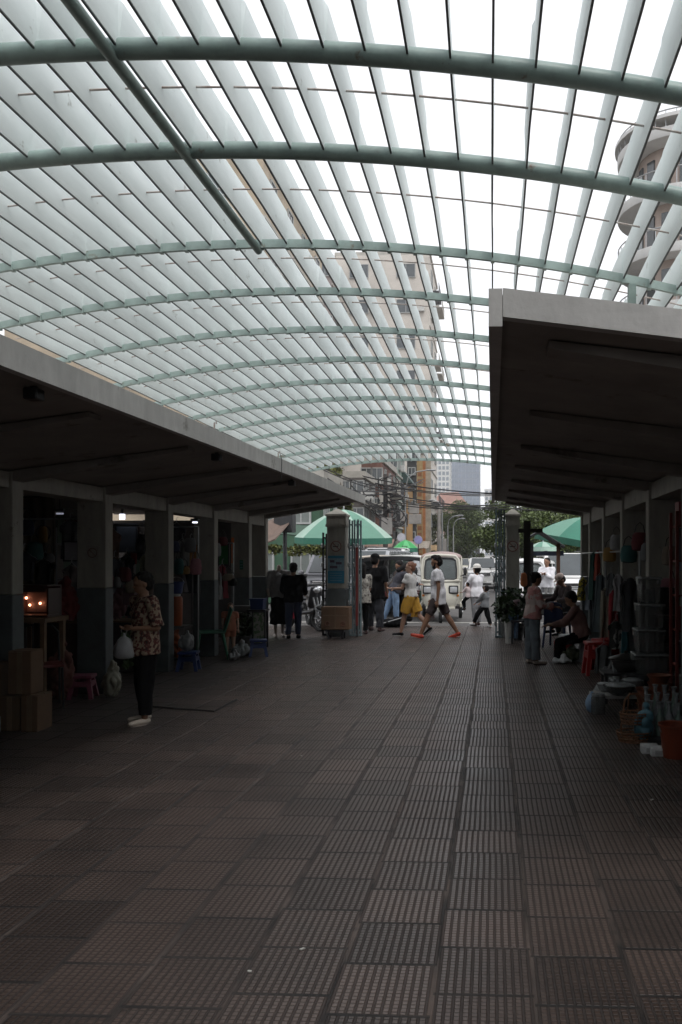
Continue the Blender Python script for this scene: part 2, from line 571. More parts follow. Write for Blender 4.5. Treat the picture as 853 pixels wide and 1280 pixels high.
# ================================================================ MARKET CANOPIES
def canopy(side, xe, xc, yends, zt, cols, xwall, label, slope=.13):
    """side=-1 left, +1 right; xe edge, xc column face, zt(Y) underside height of the edge beam"""
    y0, y1 = yends
    t = thing('market_canopy', label, 'canopy')
    s = side
    H1 = .165
    def zz(x, Y, off=0): return zt(Y) - slope * abs(x - xe) + off
    # slab, follows the slope down to the columns and runs level to the wall
    sl = MB()
    xa = xe + s * .061
    n = 10
    def prof(Y):
        zb = zt(Y)
        top = [(xa, zb + .155), (xc, zb + .155 - slope * abs(xc - xa)), (xwall, zb + .155 - slope * abs(xc - xa) + .02)]
        bot = [(xwall, zb + .05 - slope * abs(xc - xa) + .02), (xc, zb + .05 - slope * abs(xc - xa)), (xa, zb + .05)]
        return [(x, Y, z) for x, z in top + bot]
    sl.rings([prof(y0 + .061 + (y1 - y0 - .122) * i / n) for i in range(n + 1)])
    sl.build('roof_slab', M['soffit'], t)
    e = MB()
    e.rings([[(xe, Y, zt(Y)), (xe + s * .06, Y, zt(Y)), (xe + s * .06, Y, zt(Y) + H1), (xe, Y, zt(Y) + H1)] for Y in [y0 + (y1 - y0) * i / n for i in range(n + 1)]])
    e.build('edge_fascia', M['fascia'], t)
    for Y in (y0, y1 - .06):
        e = MB()
        hh = .125 if Y == y0 else .11
        zb = zt(Y) + H1 + .002
        zo = zb - slope * abs(xc - xe)
        ra = [(xe + s * .062, zb - hh), (xc, zo - hh), (xwall, zo - hh), (xwall, zo), (xc, zo), (xe + s * .062, zb)]
        e.rings([[(x, Y, z) for x, z in ra], [(x, Y + .06, z) for x, z in ra]])
        e.build('end_fascia', M['fascia'], t)
    zc = lambda Y: zt(Y) + .05 - slope * abs(xc - xe)
    for Y in cols:
        # tapered bracket under the slab
        bx = MB()
        a0, a1 = xe + s * .28, xc
        ra = [(a0, zz(a0, Y) + .048), (a0, zz(a0, Y) + .012), (a1, zc(Y) - .10), (a1, zc(Y) - .002)]
        bx.rings([[(x, Y - .1, z) for x, z in ra], [(x, Y + .08, z) for x, z in ra]])
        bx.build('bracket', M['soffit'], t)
    # beam over the columns
    zbm = 2.30
    bm_ = MB()
    for Ya, Yb in zip([y0 + .08] + [c + .09 for c in cols], [c - .11 for c in cols] + [y1 - .08]):
        if Yb - Ya > .05:
            bm_.box((xc + s * .17, (Ya + Yb) / 2, (zbm + zc((Ya + Yb) / 2)) / 2 - .004), (.3, Yb - Ya, zc((Ya + Yb) / 2) - zbm - .002))
    bm_.build('beam', M['post_top'], t)
    for Y in cols:
        zb = 1.26
        c = MB().box((xc + s * .165, Y - .01, (zb + zc(Y)) / 2), (.35, .19, zc(Y) - zb - .012)).bevel(.008, 1).build('column', M['post_top'], t)
        MB().box((xc + s * .165, Y - .01, zb / 2), (.358, .198, zb)).bevel(.008, 1).build('painted_base', M['post_base'], c)
    return t
yL0, yR0 = -7.0, 3.6
XEL = X(457, 16.95)
XCL = X(135, 9.75)
k0 = (0 - PX0) / F
Y_at0 = XEL * (ca + k0 * sa) / (k0 * ca - sa)
za = Z(0, 456, Y_at0); zb_ = Z(457, 630, 16.95)
def ztL(Y): return za + (zb_ - za) * (Y - Y_at0) / (16.95 - Y_at0)
XER = X(611, 3.6)
XCR = X(778, 11.6)
zr0 = Z(611, 408, 3.6); zr1 = Z(618, 629, 17.2)
def ztR(Y): return zr0 + (zr1 - zr0) * (Y - 3.6) / 13.6
print('edges', XEL, XCL, XER, XCR, Y_at0, za, zb_, zr0, zr1)
CL = [-5.6, -3.7, -1.8, .12, 2.05, 3.98, 5.92, 7.86, 9.78, 11.7, 13.64, 15.6, 16.75]
CR = [4.0, 5.95, 7.86, 9.7, 11.66, 13.6, 15.5, 16.9]
canopy(-1, XEL, XCL, (yL0, 16.95), ztL, CL, -7.9, 'long cantilevered concrete canopy with pale fascia over the left-hand stalls')
canopy(1, XER, XCR, (yR0, 17.2), ztR, CR, 5.6, 'cantilevered concrete canopy with a broad pale fascia over the right-hand stalls')
canopy(1, XER + .3, XCR, (-7.0, 1.3), lambda Y: 2.62, [-5, -3, -1, .9], 5.6, 'concrete canopy behind the camera over the first right-hand stalls')
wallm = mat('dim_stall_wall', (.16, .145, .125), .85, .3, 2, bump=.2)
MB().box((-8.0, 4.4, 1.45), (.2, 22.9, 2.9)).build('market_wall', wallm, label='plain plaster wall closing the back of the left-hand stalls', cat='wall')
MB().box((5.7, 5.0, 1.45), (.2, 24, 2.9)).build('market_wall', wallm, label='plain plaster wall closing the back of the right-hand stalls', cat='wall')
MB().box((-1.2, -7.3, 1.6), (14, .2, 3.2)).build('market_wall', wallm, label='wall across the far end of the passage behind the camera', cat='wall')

# partitions between left stalls (dark cross walls behind columns)
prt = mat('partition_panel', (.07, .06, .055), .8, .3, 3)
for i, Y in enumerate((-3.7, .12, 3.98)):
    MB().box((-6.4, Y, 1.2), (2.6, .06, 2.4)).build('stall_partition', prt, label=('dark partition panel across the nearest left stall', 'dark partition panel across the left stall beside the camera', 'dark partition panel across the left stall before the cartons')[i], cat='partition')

# ================================================================ LOUVRED ROOF
roof = thing('louvre_roof', 'arched roof of long pale louvre blades on grey-green steel ribs above the passage', 'louvre roof', (0, 0, 0))
Z0 = 2.06
XCRN = -1.65
def arch(x, ribcrown=2.178): return CAM_H + ribcrown - .0431 * (x - XCRN) ** 2
XL_, XR_ = -4.25, 1.78
RIBS = [3.454, 4.326, 5.63, 6.63, 7.74, 8.90, 9.97, 11.05, 12.1, 13.2, 14.3, 15.4, 16.5, 17.85]
BACK = [2.5, 1.55, .6, -.4, -1.4, -2.4, -3.4, -4.4, -5.4, -6.4]
allr = sorted(BACK + RIBS)
for i, Y in enumerate(allr):
    r = MB()
    n = 36
    xs = [XL_ + (XR_ - XL_) * k / n for k in range(n + 1)]
    if Y < 4.6:
        r.tube([(x, Y, arch(x)) for x in xs], .043, n=12)
    else:
        r.rings([[(x, Y - .014, arch(x) - .028), (x, Y + .014, arch(x) - .028), (x, Y + .014, arch(x) + .028), (x, Y - .014, arch(x) + .028)] for x in xs])
    xx = 0.0 - .1765 * 23
    while xx < 1.72:
        if xx > XL_ + .05 and Y > 4.6: r.box((xx, Y, arch(xx) - (.004 if Y < 4.6 else .012)), (.026, (.10 if Y < 4.6 else .05), (.075 if Y < 4.6 else .045)))
        xx += .1765
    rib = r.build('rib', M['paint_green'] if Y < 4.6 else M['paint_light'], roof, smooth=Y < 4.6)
    # short posts standing on the canopies
    for xx, top in ((XL_ + .06, 2.2), (X(790, 5.63), 2.2)):
        if Y < 3.4 and xx > 0: continue
        if xx > 0 and not (5 < Y): continue
        base = (ztL(Y) + .155 - .13 * abs(max(xx, XCL) - XEL)) if xx < 0 else (ztR(Y) + .155 - .13 * abs(xx - XER))
        if xx < 0 and Y > 16.9: continue
        if xx > 0 and Y > 17.2: continue
        MB().box((xx, Y, (base + arch(xx)) / 2 - .02), (.05, .05, arch(xx) - base - .02)).build('post', M['paint_green'], roof)
MB().tube([(XCRN + .03, Y, arch(XCRN) - .035) for Y in (-6.4, 0, 3.454, 4.326, 5.66)], .027, n=12).build('ridge_tube', M['paint_green'], roof, smooth=True)
SP = .1765
rnd = random.Random(3)
nsl = 0
x = 0.0 - SP * 23
while x < 1.72:
    if x > XL_ + .05:
        h = MB()
        pts = []
        ys = [-6.9] + allr + [18.05]
        tl = rnd.uniform(-.006, .006)
        rows = []
        for a, b2 in zip(ys[:-1], ys[1:]):
            mid = rnd.uniform(-.006, .006)
            lean = rnd.uniform(-.007, .007)
            for q in (.02, .5, .98):
                Y = a + (b2 - a) * q
                o = mid * (1 if q == .5 else .2)
                zb = arch(x) - .004 + rnd.uniform(-.002, .002)
                rows.append([(x + o - .004, Y, zb), (x + o + .004, Y, zb), (x + o + lean + .004, Y, zb + .21), (x + o + lean - .004, Y, zb + .21)])
        h.rings(rows)
        bl = h.build('louvre_blade', M['slat'], roof)
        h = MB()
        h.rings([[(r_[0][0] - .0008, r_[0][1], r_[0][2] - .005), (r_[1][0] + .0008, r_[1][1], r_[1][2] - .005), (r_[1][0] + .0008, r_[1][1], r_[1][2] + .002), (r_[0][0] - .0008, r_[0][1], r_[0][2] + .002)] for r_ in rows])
        h.build('shade_strip', M['slat_shade'], bl)  # strip stands in for the blade's unlit underside
        nsl += 1
    x += SP
MB().box((-1.2, -3.9, 3.95), (7.4, 6.2, .12)).build('light_blocking_slab', M['soffit'], label='unseen slab added to block light over the passage behind the camera', cat='roof')  # out of view, added to cut the light falling near the camera
for a, b2 in zip(allr[:-1], allr[1:]):
    Y = (a + b2) / 2
    n = 34
    xs = [XL_ + (XR_ - XL_) * k / n for k in range(n + 1)]
    MB().tube([(xx, Y, arch(xx) + .085) for xx in xs], .0055, n=5).build('tie_rod', mat('rusty_rod', (.42, .40, .38), .6, .4, 30, col2=(.30, .22, .18)), roof)
# ================================================================ FIGURES
def rot_yz(a):  # unit vector in the sagittal plane: 0 = down, 90 = forward
    return Vector((0, math.sin(R(a)), -math.cos(R(a))))
def skeleton(H, pose, female):
    g = lambda k, d=0: pose.get(k, d)
    lean, side = R(g('lean')), R(g('side'))
    t = Vector((math.sin(side), math.sin(lean) * math.cos(side), math.cos(lean) * math.cos(side)))
    tw = R(g('twist'))
    rt = Vector((math.cos(tw), math.sin(tw), 0))
    J = {}
    J['pel'] = Vector((0, 0, 0))
    J['t'] = t; J['rt'] = rt
    hipw = .052 if female else .050
    shw = .098 if female else .112
    J['waist'] = t * .09 * H
    J['chest'] = t * .19 * H
    J['shc'] = t * .27 * H
    J['neck'] = t * .302 * H
    hd = Vector((0, math.sin(lean + R(g('nod'))), math.cos(lean + R(g('nod')))))
    J['hd'] = hd
    J['head'] = J['neck'] + t * .006 * H + hd * .080 * H
    hy = R(g('look'))     # + turns the face to the person's left
    J['face'] = Matrix.Rotation(hy + tw, 3, 'Z') @ Vector((0, 1, 0))
    for s, n in ((1, 'r'), (-1, 'l')):
        hip = Vector((s * hipw * H, 0, -.01 * H))
        a, k, ab = g('leg_' + n), g('knee_' + n), g('out_' + n, 2)
        d1 = rot_yz(a); d1.x = s * math.sin(R(ab)); d1.normalize()
        knee = hip + d1 * .245 * H
        d2 = rot_yz(a - k); d2.x = s * math.sin(R(ab)) * .3; d2.normalize()
        ank = knee + d2 * .232 * H
        J['hip_' + n], J['knee_' + n], J['ank_' + n] = hip, knee, ank
        fp = R(g('foot_' + n))   # + toes down
        fdir = Vector((s * .12, math.cos(fp), -math.sin(fp)))
        J['fdir_' + n] = fdir.normalized()
        sh = J['shc'] + rt * (s * shw * H)
        a, ab, e, inw = g('arm_' + n, 3), g('abd_' + n, 8), g('elb_' + n, 12), g('in_' + n, 0)
        d1 = Vector((s * math.sin(R(ab)), math.sin(R(a)) * math.cos(R(ab)), -math.cos(R(a)) * math.cos(R(ab))))
        d1 = Matrix.Rotation(tw, 3, 'Z') @ d1
        elb = sh + d1 * .172 * H
        d2 = rot_yz(a + e)
        d2 = Vector((-s * math.sin(R(inw)), d2.y * math.cos(R(inw)), d2.z * (math.cos(R(inw)) if abs(inw) < 60 else 1)))
        d2 = (Matrix.Rotation(tw, 3, 'Z') @ d2).normalized()
        wr = elb + d2 * .147 * H
        J['sh_' + n], J['elb_' + n], J['wr_' + n], J['hdir_' + n] = sh, elb, wr, d2
    sole = min(J['ank_r'].z, J['ank_l'].z) - .04 * H
    root = g('root', None)
    if root is None: root = -sole
    for k in list(J):
        if k not in ('t', 'rt', 'hd', 'face') and not k.startswith('fdir') and not k.startswith('hdir'):
            J[k] = J[k] + Vector((0, 0, root))
    return J
def person(label, loc, face_deg, H, pose, wear, female=False, voxel=.011, skin='skin', seed=1, group=None):
    """face_deg: 0 faces away from the camera (+Y), 90 faces left, 180 towards it, -90 right"""
    t = thing('person', label, 'person', loc, R(face_deg), group)
    J = skeleton(H, pose, female)
    T, rt = J['t'], J['rt']
    fw = rt.cross(T) * -1
    if fw.y < 0 and abs(pose.get('twist', 0)) < 80: fw = -fw
    Mrot = Matrix((rt, fw, T)).transposed()
    b = MB()
    k = H
    b.ell(J['pel'], (.088 * k if female else .082 * k, .064 * k, .072 * k), Mrot)
    b.ell(J['waist'], (.068 * k if female else .076 * k, .052 * k, .085 * k), Mrot)
    b.ell(J['chest'], (.082 * k if female else .092 * k, .062 * k, .098 * k), Mrot)
    if female:
        for s in (-1, 1): b.ell(J['chest'] + rt * s * .035 * k + fw * .045 * k, (.033 * k,) * 3)
    b.limb(J['sh_l'], J['sh_r'], .036 * k, .036 * k)
    b.limb(J['shc'], J['head'] - J['hd'] * .03 * k, .034 * k, .028 * k)
    fc = J['face']
    fx = fc.cross(J['hd']).normalized()
    fy = J['hd'].cross(fx).normalized()
    HM = Matrix((fx, fy, J['hd'])).transposed()
    hc = J['head']
    hk = 1.10 * k * pose.get('headscale', 1)
    hp = lambda x, y, z: hc + fx * x * hk + fy * y * hk + J['hd'] * z * hk
    b.ell(hp(0, -.004, .012), (.052 * k, .061 * k, .059 * k), HM)
    b.ell(hp(0, .012, -.022), (.040 * k, .042 * k, .048 * k), HM)
    b.limb(hp(0, .046, .004), hp(0, .055, -.014), .005 * k, .0072 * k)
    b.limb(hp(-.022, .044, .012), hp(.022, .044, .012), .007 * k, .007 * k)
    b.limb(hp(-.010, .047, -.034), hp(.010, .047, -.034), .0065 * k, .0065 * k)
    for s in (-1, 1): b.ell(hp(s * .046, -.004, -.006), (.006 * k, .011 * k, .017 * k), HM)
    for s, n in ((1, 'r'), (-1, 'l')):
        b.limb(J['hip_' + n], J['knee_' + n], .054 * k, .034 * k)
        mid = J['knee_' + n].lerp(J['ank_' + n], .3)
        b.limb(J['knee_' + n], mid, .033 * k, .034 * k)
        b.limb(mid, J['ank_' + n], .034 * k, .020 * k)
        an, fd = J['ank_' + n], J['fdir_' + n]
        hl = an - fd * .012 * k - Vector((0, 0, .022 * k))
        b.limb(hl, an + fd * .095 * k - Vector((0, 0, .026 * k)), .020 * k, .016 * k, fx=1.15, fy=.8)
        b.limb(J['sh_' + n], J['elb_' + n], .030 * k, .022 * k)
        b.limb(J['elb_' + n], J['wr_' + n], .022 * k, .0145 * k)
        w, hdn = J['wr_' + n], J['hdir_' + n]
        sx = hdn.cross(Vector((0, 0, 1)) if abs(hdn.z) < .8 else Vector((1, 0, 0))).normalized()
        if abs(hdn.z) >= .8: sx = Vector((0, 1, 0))
        pn = hdn.cross(sx)
        b.limb(w, w + hdn * .045 * k, .014 * k, .022 * k, fx=1.0 if abs(sx.dot(b.frame(hdn)[0])) > .5 else .5, fy=.5 if abs(sx.dot(b.frame(hdn)[0])) > .5 else 1.0)
        cl = -1 if pn.dot(Vector((-s, 0, 0))) < 0 else 1
        for q in range(4):
            o = w + hdn * .052 * k + sx * ((q - 1.5) * .0105 * k)
            L = (.036, .042, .040, .031)[q] * k
            kn = o + hdn * L * .55 + pn * cl * .004 * k
            b.limb(o - hdn * .01 * k, kn, .0058 * k, .0052 * k, n=8)
            b.limb(kn, kn + (hdn * .55 + pn * cl * .75) * L * .55, .0052 * k, .0045 * k, n=8)
        b.limb(w + hdn * .014 * k + sx * .012 * k, w + hdn * .038 * k + sx * .028 * k + pn * cl * .012 * k, .0072 * k, .0055 * k, n=8)
    b.remesh('body', M[skin], voxel * (.8 if voxel < .01 else 1), t, smooth=2)
    v2 = voxel * 1.15
    # eyes, brows and mouth
    for s in (-1, 1): MB().ell(hp(s * .018, .0475, .001), (.0065 * k, .004 * k, .0035 * k), HM, 8, 6).build('eye', M['black'], t)
    e = MB().ell(hp(0, .053, -.034), (.012 * k, .003 * k, .003 * k), HM, 8, 6)
    e.build('mouth', mat('lips', (.25, .08, .07), .5), t)
    # ---- clothes
    W = wear
    def ringloft(mb, secs, n=22):
        # secs: (centre, rx, ry)
        mb.rings([[c + rt * (rx * math.cos(2 * PI * i / n)) + fw * (ry * math.sin(2 * PI * i / n)) for i in range(n)] for c, rx, ry in secs])
    ease = W.get('ease', .012)
    if 'top' in W:
        c = MB()
        hem = W.get('hem', -.04)
        hw = .092 if female else .086
        base = J['pel'] + Vector((0, 0, hem * k)) if abs(pose.get('lean', 0)) < 25 else J['pel'] + T * hem * k
        ringloft(c, [(base, (hw + ease + .018) * k, (.078 + ease) * k), (J['pel'] + T * .03 * k, (hw + ease + .012) * k, (.074 + ease) * k),
                     (J['waist'] + T * .02 * k, ((.074 if female else .084) + ease) * k, (.057 + ease) * k),
                     (J['chest'], ((.088 if female else .098) + ease) * k, (.068 + ease) * k),
                     (J['chest'] + T * .05 * k, ((.092 if female else .104) + ease * .6) * k, (.060 + ease * .5) * k),
                     (J['shc'] + T * .02 * k, .062 * k, .046 * k), (J['neck'] - T * .004 * k, .040 * k, .037 * k)])
        if female:
            for s in (-1, 1): c.ell(J['chest'] + rt * s * .035 * k + fw * .047 * k, (.037 * k,) * 3)
        c.limb(J['sh_l'], J['sh_r'], .0405 * k, .0405 * k)
        sl = W.get('sleeve', .5)
        for n in ('r', 'l'):
            sh, el, wr = J['sh_' + n], J['elb_' + n], J['wr_' + n]
            loose = .008 + W.get('loose', .004)
            if sl > 0:
                q = min(1, sl)
                c.limb(sh, sh.lerp(el, q), (.033 + loose * .7) * k, (.027 + loose) * k, round1=(sl > 1))
            if sl > 1:
                c.limb(el, el.lerp(wr, sl - 1), (.026 + loose) * k, (.020 + loose) * k, round1=False)
        c.remesh(W.get('topname', 'shirt'), W['top'], v2, t, smooth=2, fold=.010 * k, seed=seed)
    if 'legs' in W:
        c = MB()
        c.ell(J['pel'] - T * .005 * k, (.094 * k if female else .089 * k, .070 * k, .066 * k), Mrot)
        ln = W.get('leglen', 1.95)
        lo = W.get('legloose', .008)
        for n in ('r', 'l'):
            h, kn, an = J['hip_' + n], J['knee_' + n], J['ank_' + n]
            q = min(1, ln)
            c.limb(h, h.lerp(kn, q), (.057 + lo * .5) * k, (.057 - .018 * q + lo) * k, round1=(ln > 1))
            if ln > 1:
                e_ = kn.lerp(an, (ln - 1))
                c.limb(kn, e_, (.039 + lo) * k, (.027 + lo * 1.1) * k, round1=False)
        c.remesh(W.get('legname', 'trousers'), W['legs'], v2, t, smooth=2, fold=.009 * k, seed=seed + 5)
    if 'skirt' in W:
        c = MB()
        z1 = W.get('skirtlen', .22)
        kx = (J['knee_r'] - J['knee_l']).length / 2
        cen = (J['knee_r'] + J['knee_l']) / 2
        low = J['pel'].lerp(cen, min(1.0, z1 / .245) if z1 < .245 else 1.0)
        if z1 >= .245: low = cen + Vector((0, 0, -(z1 - .245) * k))
        spread = max(.085 * k, abs(J['knee_r'].y - J['knee_l'].y) * .55)
        ringloft(c, [(low, max(.105 * k, kx + .05 * k), spread + .01 * k), (J['pel'].lerp(low, .45), .104 * k, spread * .55 + .045 * k),
                     (J['pel'] + T * .01 * k, .101 * k, .078 * k), (J['waist'] + T * .01 * k, .078 * k, .062 * k)])
        c.remesh('skirt', W['skirt'], v2, t, smooth=2, fold=.014 * k, seed=seed + 9)
    if 'shoes' in W:
        for n in ('r', 'l'):
            an, fd = J['ank_' + n], J['fdir_' + n]
            c = MB()
            c.limb(an - fd * .014 * k - Vector((0, 0, .018 * k)), an + fd * .10 * k - Vector((0, 0, .024 * k)), .026 * k, .020 * k, fx=1.1, fy=.85)
            if W.get('shoetop', True): c.limb(an + Vector((0, 0, .004 * k)), an - Vector((0, 0, .018 * k)), .024 * k, .027 * k, round0=False)
            sh = c.remesh('shoe', W['shoes'], max(.007, voxel * .9), t, smooth=1)
            so_ = MB()
            x_ = fd.cross(Vector((0, 0, 1))).normalized()
            up = x_.cross(fd).normalized()
            out = []
            for i in range(14):
                a = 2 * PI * i / 14
                out.append((math.cos(a) * .028 * k, (math.sin(a) * .068 + .043) * k))
            so_.rings([[an + x_ * u + fd * v_ + up * z for u, v_ in out] for z in (-.041 * k, -.034 * k)])
            so_.build('sole', W.get('sole', M['black']), sh)
    # ---- hair
    hm = W.get('hairmat', M['hair'])
    c = MB()
    st = W.get('hair', 'short')
    if st != 'none':
        c.ell(hp(0, -.012, .026), (.056 * k, .060 * k, .054 * k), HM)
        c.ell(hp(0, -.026, .000), (.053 * k, .047 * k, .056 * k), HM)
        if st == 'afro': c.ell(hp(0, -.018, .028), (.062 * k, .062 * k, .058 * k), HM)
        if st == 'bun': c.ell(hp(0, -.060, .030), (.026 * k, .026 * k, .026 * k), HM)
        if st == 'top': c.ell(hp(0, .012, .058), (.034 * k, .044 * k, .024 * k), HM)
        if st == 'long':
            c.limb(hp(0, -.035, .0), hp(0, -.055, -.10), .042 * k, .030 * k, fx=1.0)
            for s in (-1, 1): c.limb(hp(s * .040, -.012, .01), hp(s * .040, .0, -.09), .016 * k, .014 * k)
        if st == 'bob':
            for s in (-1, 1): c.limb(hp(s * .040, -.010, .01), hp(s * .040, -.008, -.045), .018 * k, .018 * k)
        c.remesh('hair', hm, voxel, t, smooth=1, fold=.004 * k, fscale=40, seed=seed)
    if W.get('beard'):
        c = MB()
        c.ell(hp(0, .022, -.050), (.033 * k, .034 * k, .026 * k), HM)
        for s in (-1, 1): c.limb(hp(s * .037, .012, -.01), hp(s * .026, .028, -.048), .008 * k, .012 * k)
        c.remesh('beard', hm, voxel * .9, t, smooth=1)
    if 'hat' in W:
        c = MB()
        c.ell(hp(0, -.006, .044), (.060 * k, .067 * k, .048 * k), HM)
        hat = c.build('hat', W['hat'], t, smooth=True)
        c = MB()
        if W.get('hatkind', 'cap') == 'cap':
            c.ell(hp(0, .060, .030), (.040 * k, .036 * k, .005 * k), HM)
        else:
            c.ell(hp(0, 0, .026), (.088 * k, .092 * k, .007 * k), HM)
        c.build('brim', W['hat'], hat, smooth=True)
    return t, J
def w2(t, v):
    return t.matrix_basis @ v
def bag_mesh(mb, c, w, h, d, neck=True):
    """a knotted carrier bag hanging from c"""
    rs = []
    n = 16
    for q, sx in ((0, .12), (.12, .18), (.25, .62), (.5, .95), (.8, 1.0), (.95, .8), (1, .35)):
        rs.append([Vector(c) + Vector((math.cos(2 * PI * i / n) * w / 2 * sx * (1 + .12 * math.sin(5 * i + q * 9)), math.sin(2 * PI * i / n) * d / 2 * sx * (1 + .15 * math.cos(3 * i + q * 7)), -h * q)) for i in range(n)])
    mb.rings(rs)
    mb.tube([Vector(c) + Vector((-.01, 0, -.03)), Vector(c) + Vector((-.03, 0, .03)), Vector(c) + Vector((0, 0, .055)), Vector(c) + Vector((.03, 0, .03)), Vector(c) + Vector((.01, 0, -.03))], .005, n=6)
    return mb
M['bag_plastic'] = mat('white_thin_plastic', (.62, .63, .64), .3, .12, 12, spec=.6, bump=.3)
floral = blotch('floral_print', [(.022, .012, .010), (.10, .022, .018), (.27, .205, .145)], 28)

# near woman in a floral shirt, walking to the left with a bag
p0 = G(181, 903)
wl, J = person('woman in a dark red floral shirt and black trousers holding a plastic bag', p0, 140, 1.50,
       dict(leg_r=-4, knee_r=2, leg_l=6, knee_l=4, arm_r=-8, elb_r=98, in_r=46, abd_r=12, arm_l=-8, elb_l=96, in_l=40, abd_l=9, nod=10, look=-14, out_r=3, out_l=3),
       dict(top=floral, sleeve=.95, hem=-.075, ease=.016, loose=.010, legs=M['black_cloth'], leglen=1.9, legloose=.014, shoes=mat('cream_sandal', (.55, .47, .40), .7), shoetop=False, sole=mat('pale_sole', (.4, .34, .3), .8), hair='short'),
       female=True, voxel=.0085, seed=2)
bw = w2(wl, J['wr_l'] + J['hdir_l'] * .09)
bag_mesh(MB(), (0, 0, 0), .2, .25, .14).build('carrier_bag', mat('dim_white_plastic', (.34, .34, .35), .4, .15, 12), label='white plastic carrier bag hanging from the floral-shirted woman\'s hand', cat='bag', loc=bw + Vector((0, 0, -.04)), smooth=True)
veg = MB()
rv_ = random.Random(5)
for i in range(60):
    a = rv_.uniform(0, 2 * PI); r_ = rv_.uniform(0, .06); z = rv_.uniform(-.34, 0)
    veg.ell((math.cos(a) * r_, math.sin(a) * r_, z), (.022, .008, .03), Euler((rv_.uniform(-1, 1), rv_.uniform(-1, 1), a)).to_matrix(), 6, 4)
bw2 = w2(wl, J['wr_r'] + J['hdir_r'] * .09)
veg.build('green_vegetables', mat('dark_leafy_green', (.035, .07, .02), .6, .3, 10), label='bunch of green herbs held beside the white carrier bag', cat='vegetables', loc=bw2 + Vector((-.03, .06, -.05)))

# man in a white T-shirt striding left
p0 = G(548, 797)
man, J = person('bearded man in a long white T-shirt, dark shorts and red trainers striding left', p0, 90, 1.79,
       dict(leg_l=27, knee_l=5, foot_l=-14, leg_r=-24, knee_r=8, foot_r=18, arm_r=6, elb_r=16, arm_l=-8, elb_l=14, lean=2, nod=6, abd_r=6, abd_l=6),
       dict(top=M['white_cloth'], sleeve=.62, hem=-.10, ease=.016, loose=.008, legs=mat('brown_shorts', (.05, .035, .035), .9), legname='shorts', leglen=.9, legloose=.012,
            shoes=mat('red_trainer', (.55, .06, .03), .6, .4, 30), sole=mat('red_sole', (.6, .10, .05), .7), hair='top', beard=True), voxel=.011, seed=4)
bw = w2(man, J['wr_r'] + J['hdir_r'] * .085)
bag_mesh(MB(), (0, 0, 0), .18, .36, .1).build('carrier_bag', mat('printed_plastic', (.55, .58, .62), .4, .3, 14, col2=(.35, .25, .22)), label='thin grey printed carrier bag in the hand of the man in white', cat='bag', loc=bw + Vector((0, 0, -.03)), smooth=True)

# woman in yellow
p0 = G(514, 794.5)
yw, J = person('woman in a white top and mustard yellow shorts walking left in front', p0, 70, 1.60,
       dict(leg_l=16, knee_l=3, leg_r=-20, knee_r=24, foot_r=34, arm_r=2, elb_r=18, arm_l=22, elb_l=68, in_l=6, lean=2, look=30, abd_r=9),
       dict(top=mat('white_knit', (.62, .61, .60), .85), sleeve=.55, hem=.0, legs=mat('mustard_cloth', (.50, .27, .03), .85, .2, 9), legname='shorts', leglen=.85, legloose=.03,
            shoes=M['black_cloth'], sole=mat('white_sole', (.6, .6, .6), .7), hair='bun', hairmat=mat('reddish_hair', (.22, .09, .05), .5, .2, 20)), female=True, skin='skin_light', voxel=.011, seed=6)
bw = w2(yw, J['wr_r'] + J['hdir_r'] * .08)
hb = thing('handbag', 'small round black handbag swinging from the woman in yellow', 'handbag', bw + Vector((0, -.05, -.33)))
MB().ell((0, 0, 0), (.075, .05, .075)).build('pouch', M['black'], hb, smooth=True)
MB().tube([(-.03, 0, .06), (-.015, .01, .2), (0, .02, .33), (.015, .01, .2), (.03, 0, .06)], .006).build('strap', M['black'], hb)
MB().sheet(lambda u_, v_: (.16 * (u_ - .5) + .02 * math.sin(v_ * 9), .03 * math.sin(u_ * 14), -.46 * v_), 10, 12, .006).build('yellow_scarf', mat('mustard_cloth', (.50, .27, .03), .85), label='yellow cloth hanging down behind the woman in yellow', cat='scarf', loc=w2(yw, Vector((0, -.07, .86))), rz=.5)

# man in black seen from behind
p0 = G(469, 789)
person('person all in black with a cap, back turned, by the folded gate', p0, -14, 1.74,
       dict(leg_r=-5, leg_l=10, out_r=6, out_l=9, arm_r=-2, elb_r=26, abd_r=12, arm_l=5, elb_l=20, nod=4),
       dict(top=M['black_cloth'], sleeve=.95, hem=-.10, ease=.03, loose=.014, legs=mat('black_jeans', (.02, .022, .03), .9), leglen=1.95, legloose=.018, shoes=mat('dark_shoe', (.05, .02, .018), .6), hair='short', hat=M['black_cloth']), voxel=.012, seed=8)
# patterned top woman behind the gate frame
p0 = G(453, 793)
person('woman in a mottled grey blouse half hidden behind the folded gate', p0, 30, 1.55,
       dict(leg_r=3, leg_l=-3, arm_r=10, elb_r=40, arm_l=4, elb_l=20),
       dict(top=blotch('grey_speckle', [(.12, .11, .10), (.3, .28, .26), (.42, .40, .36)], 24), sleeve=.9, hem=-.09, ease=.02, legs=M['black_cloth'], shoes=mat('dark_shoe', (.05, .02, .018), .6), hair='long'), female=True, voxel=.012, seed=9)
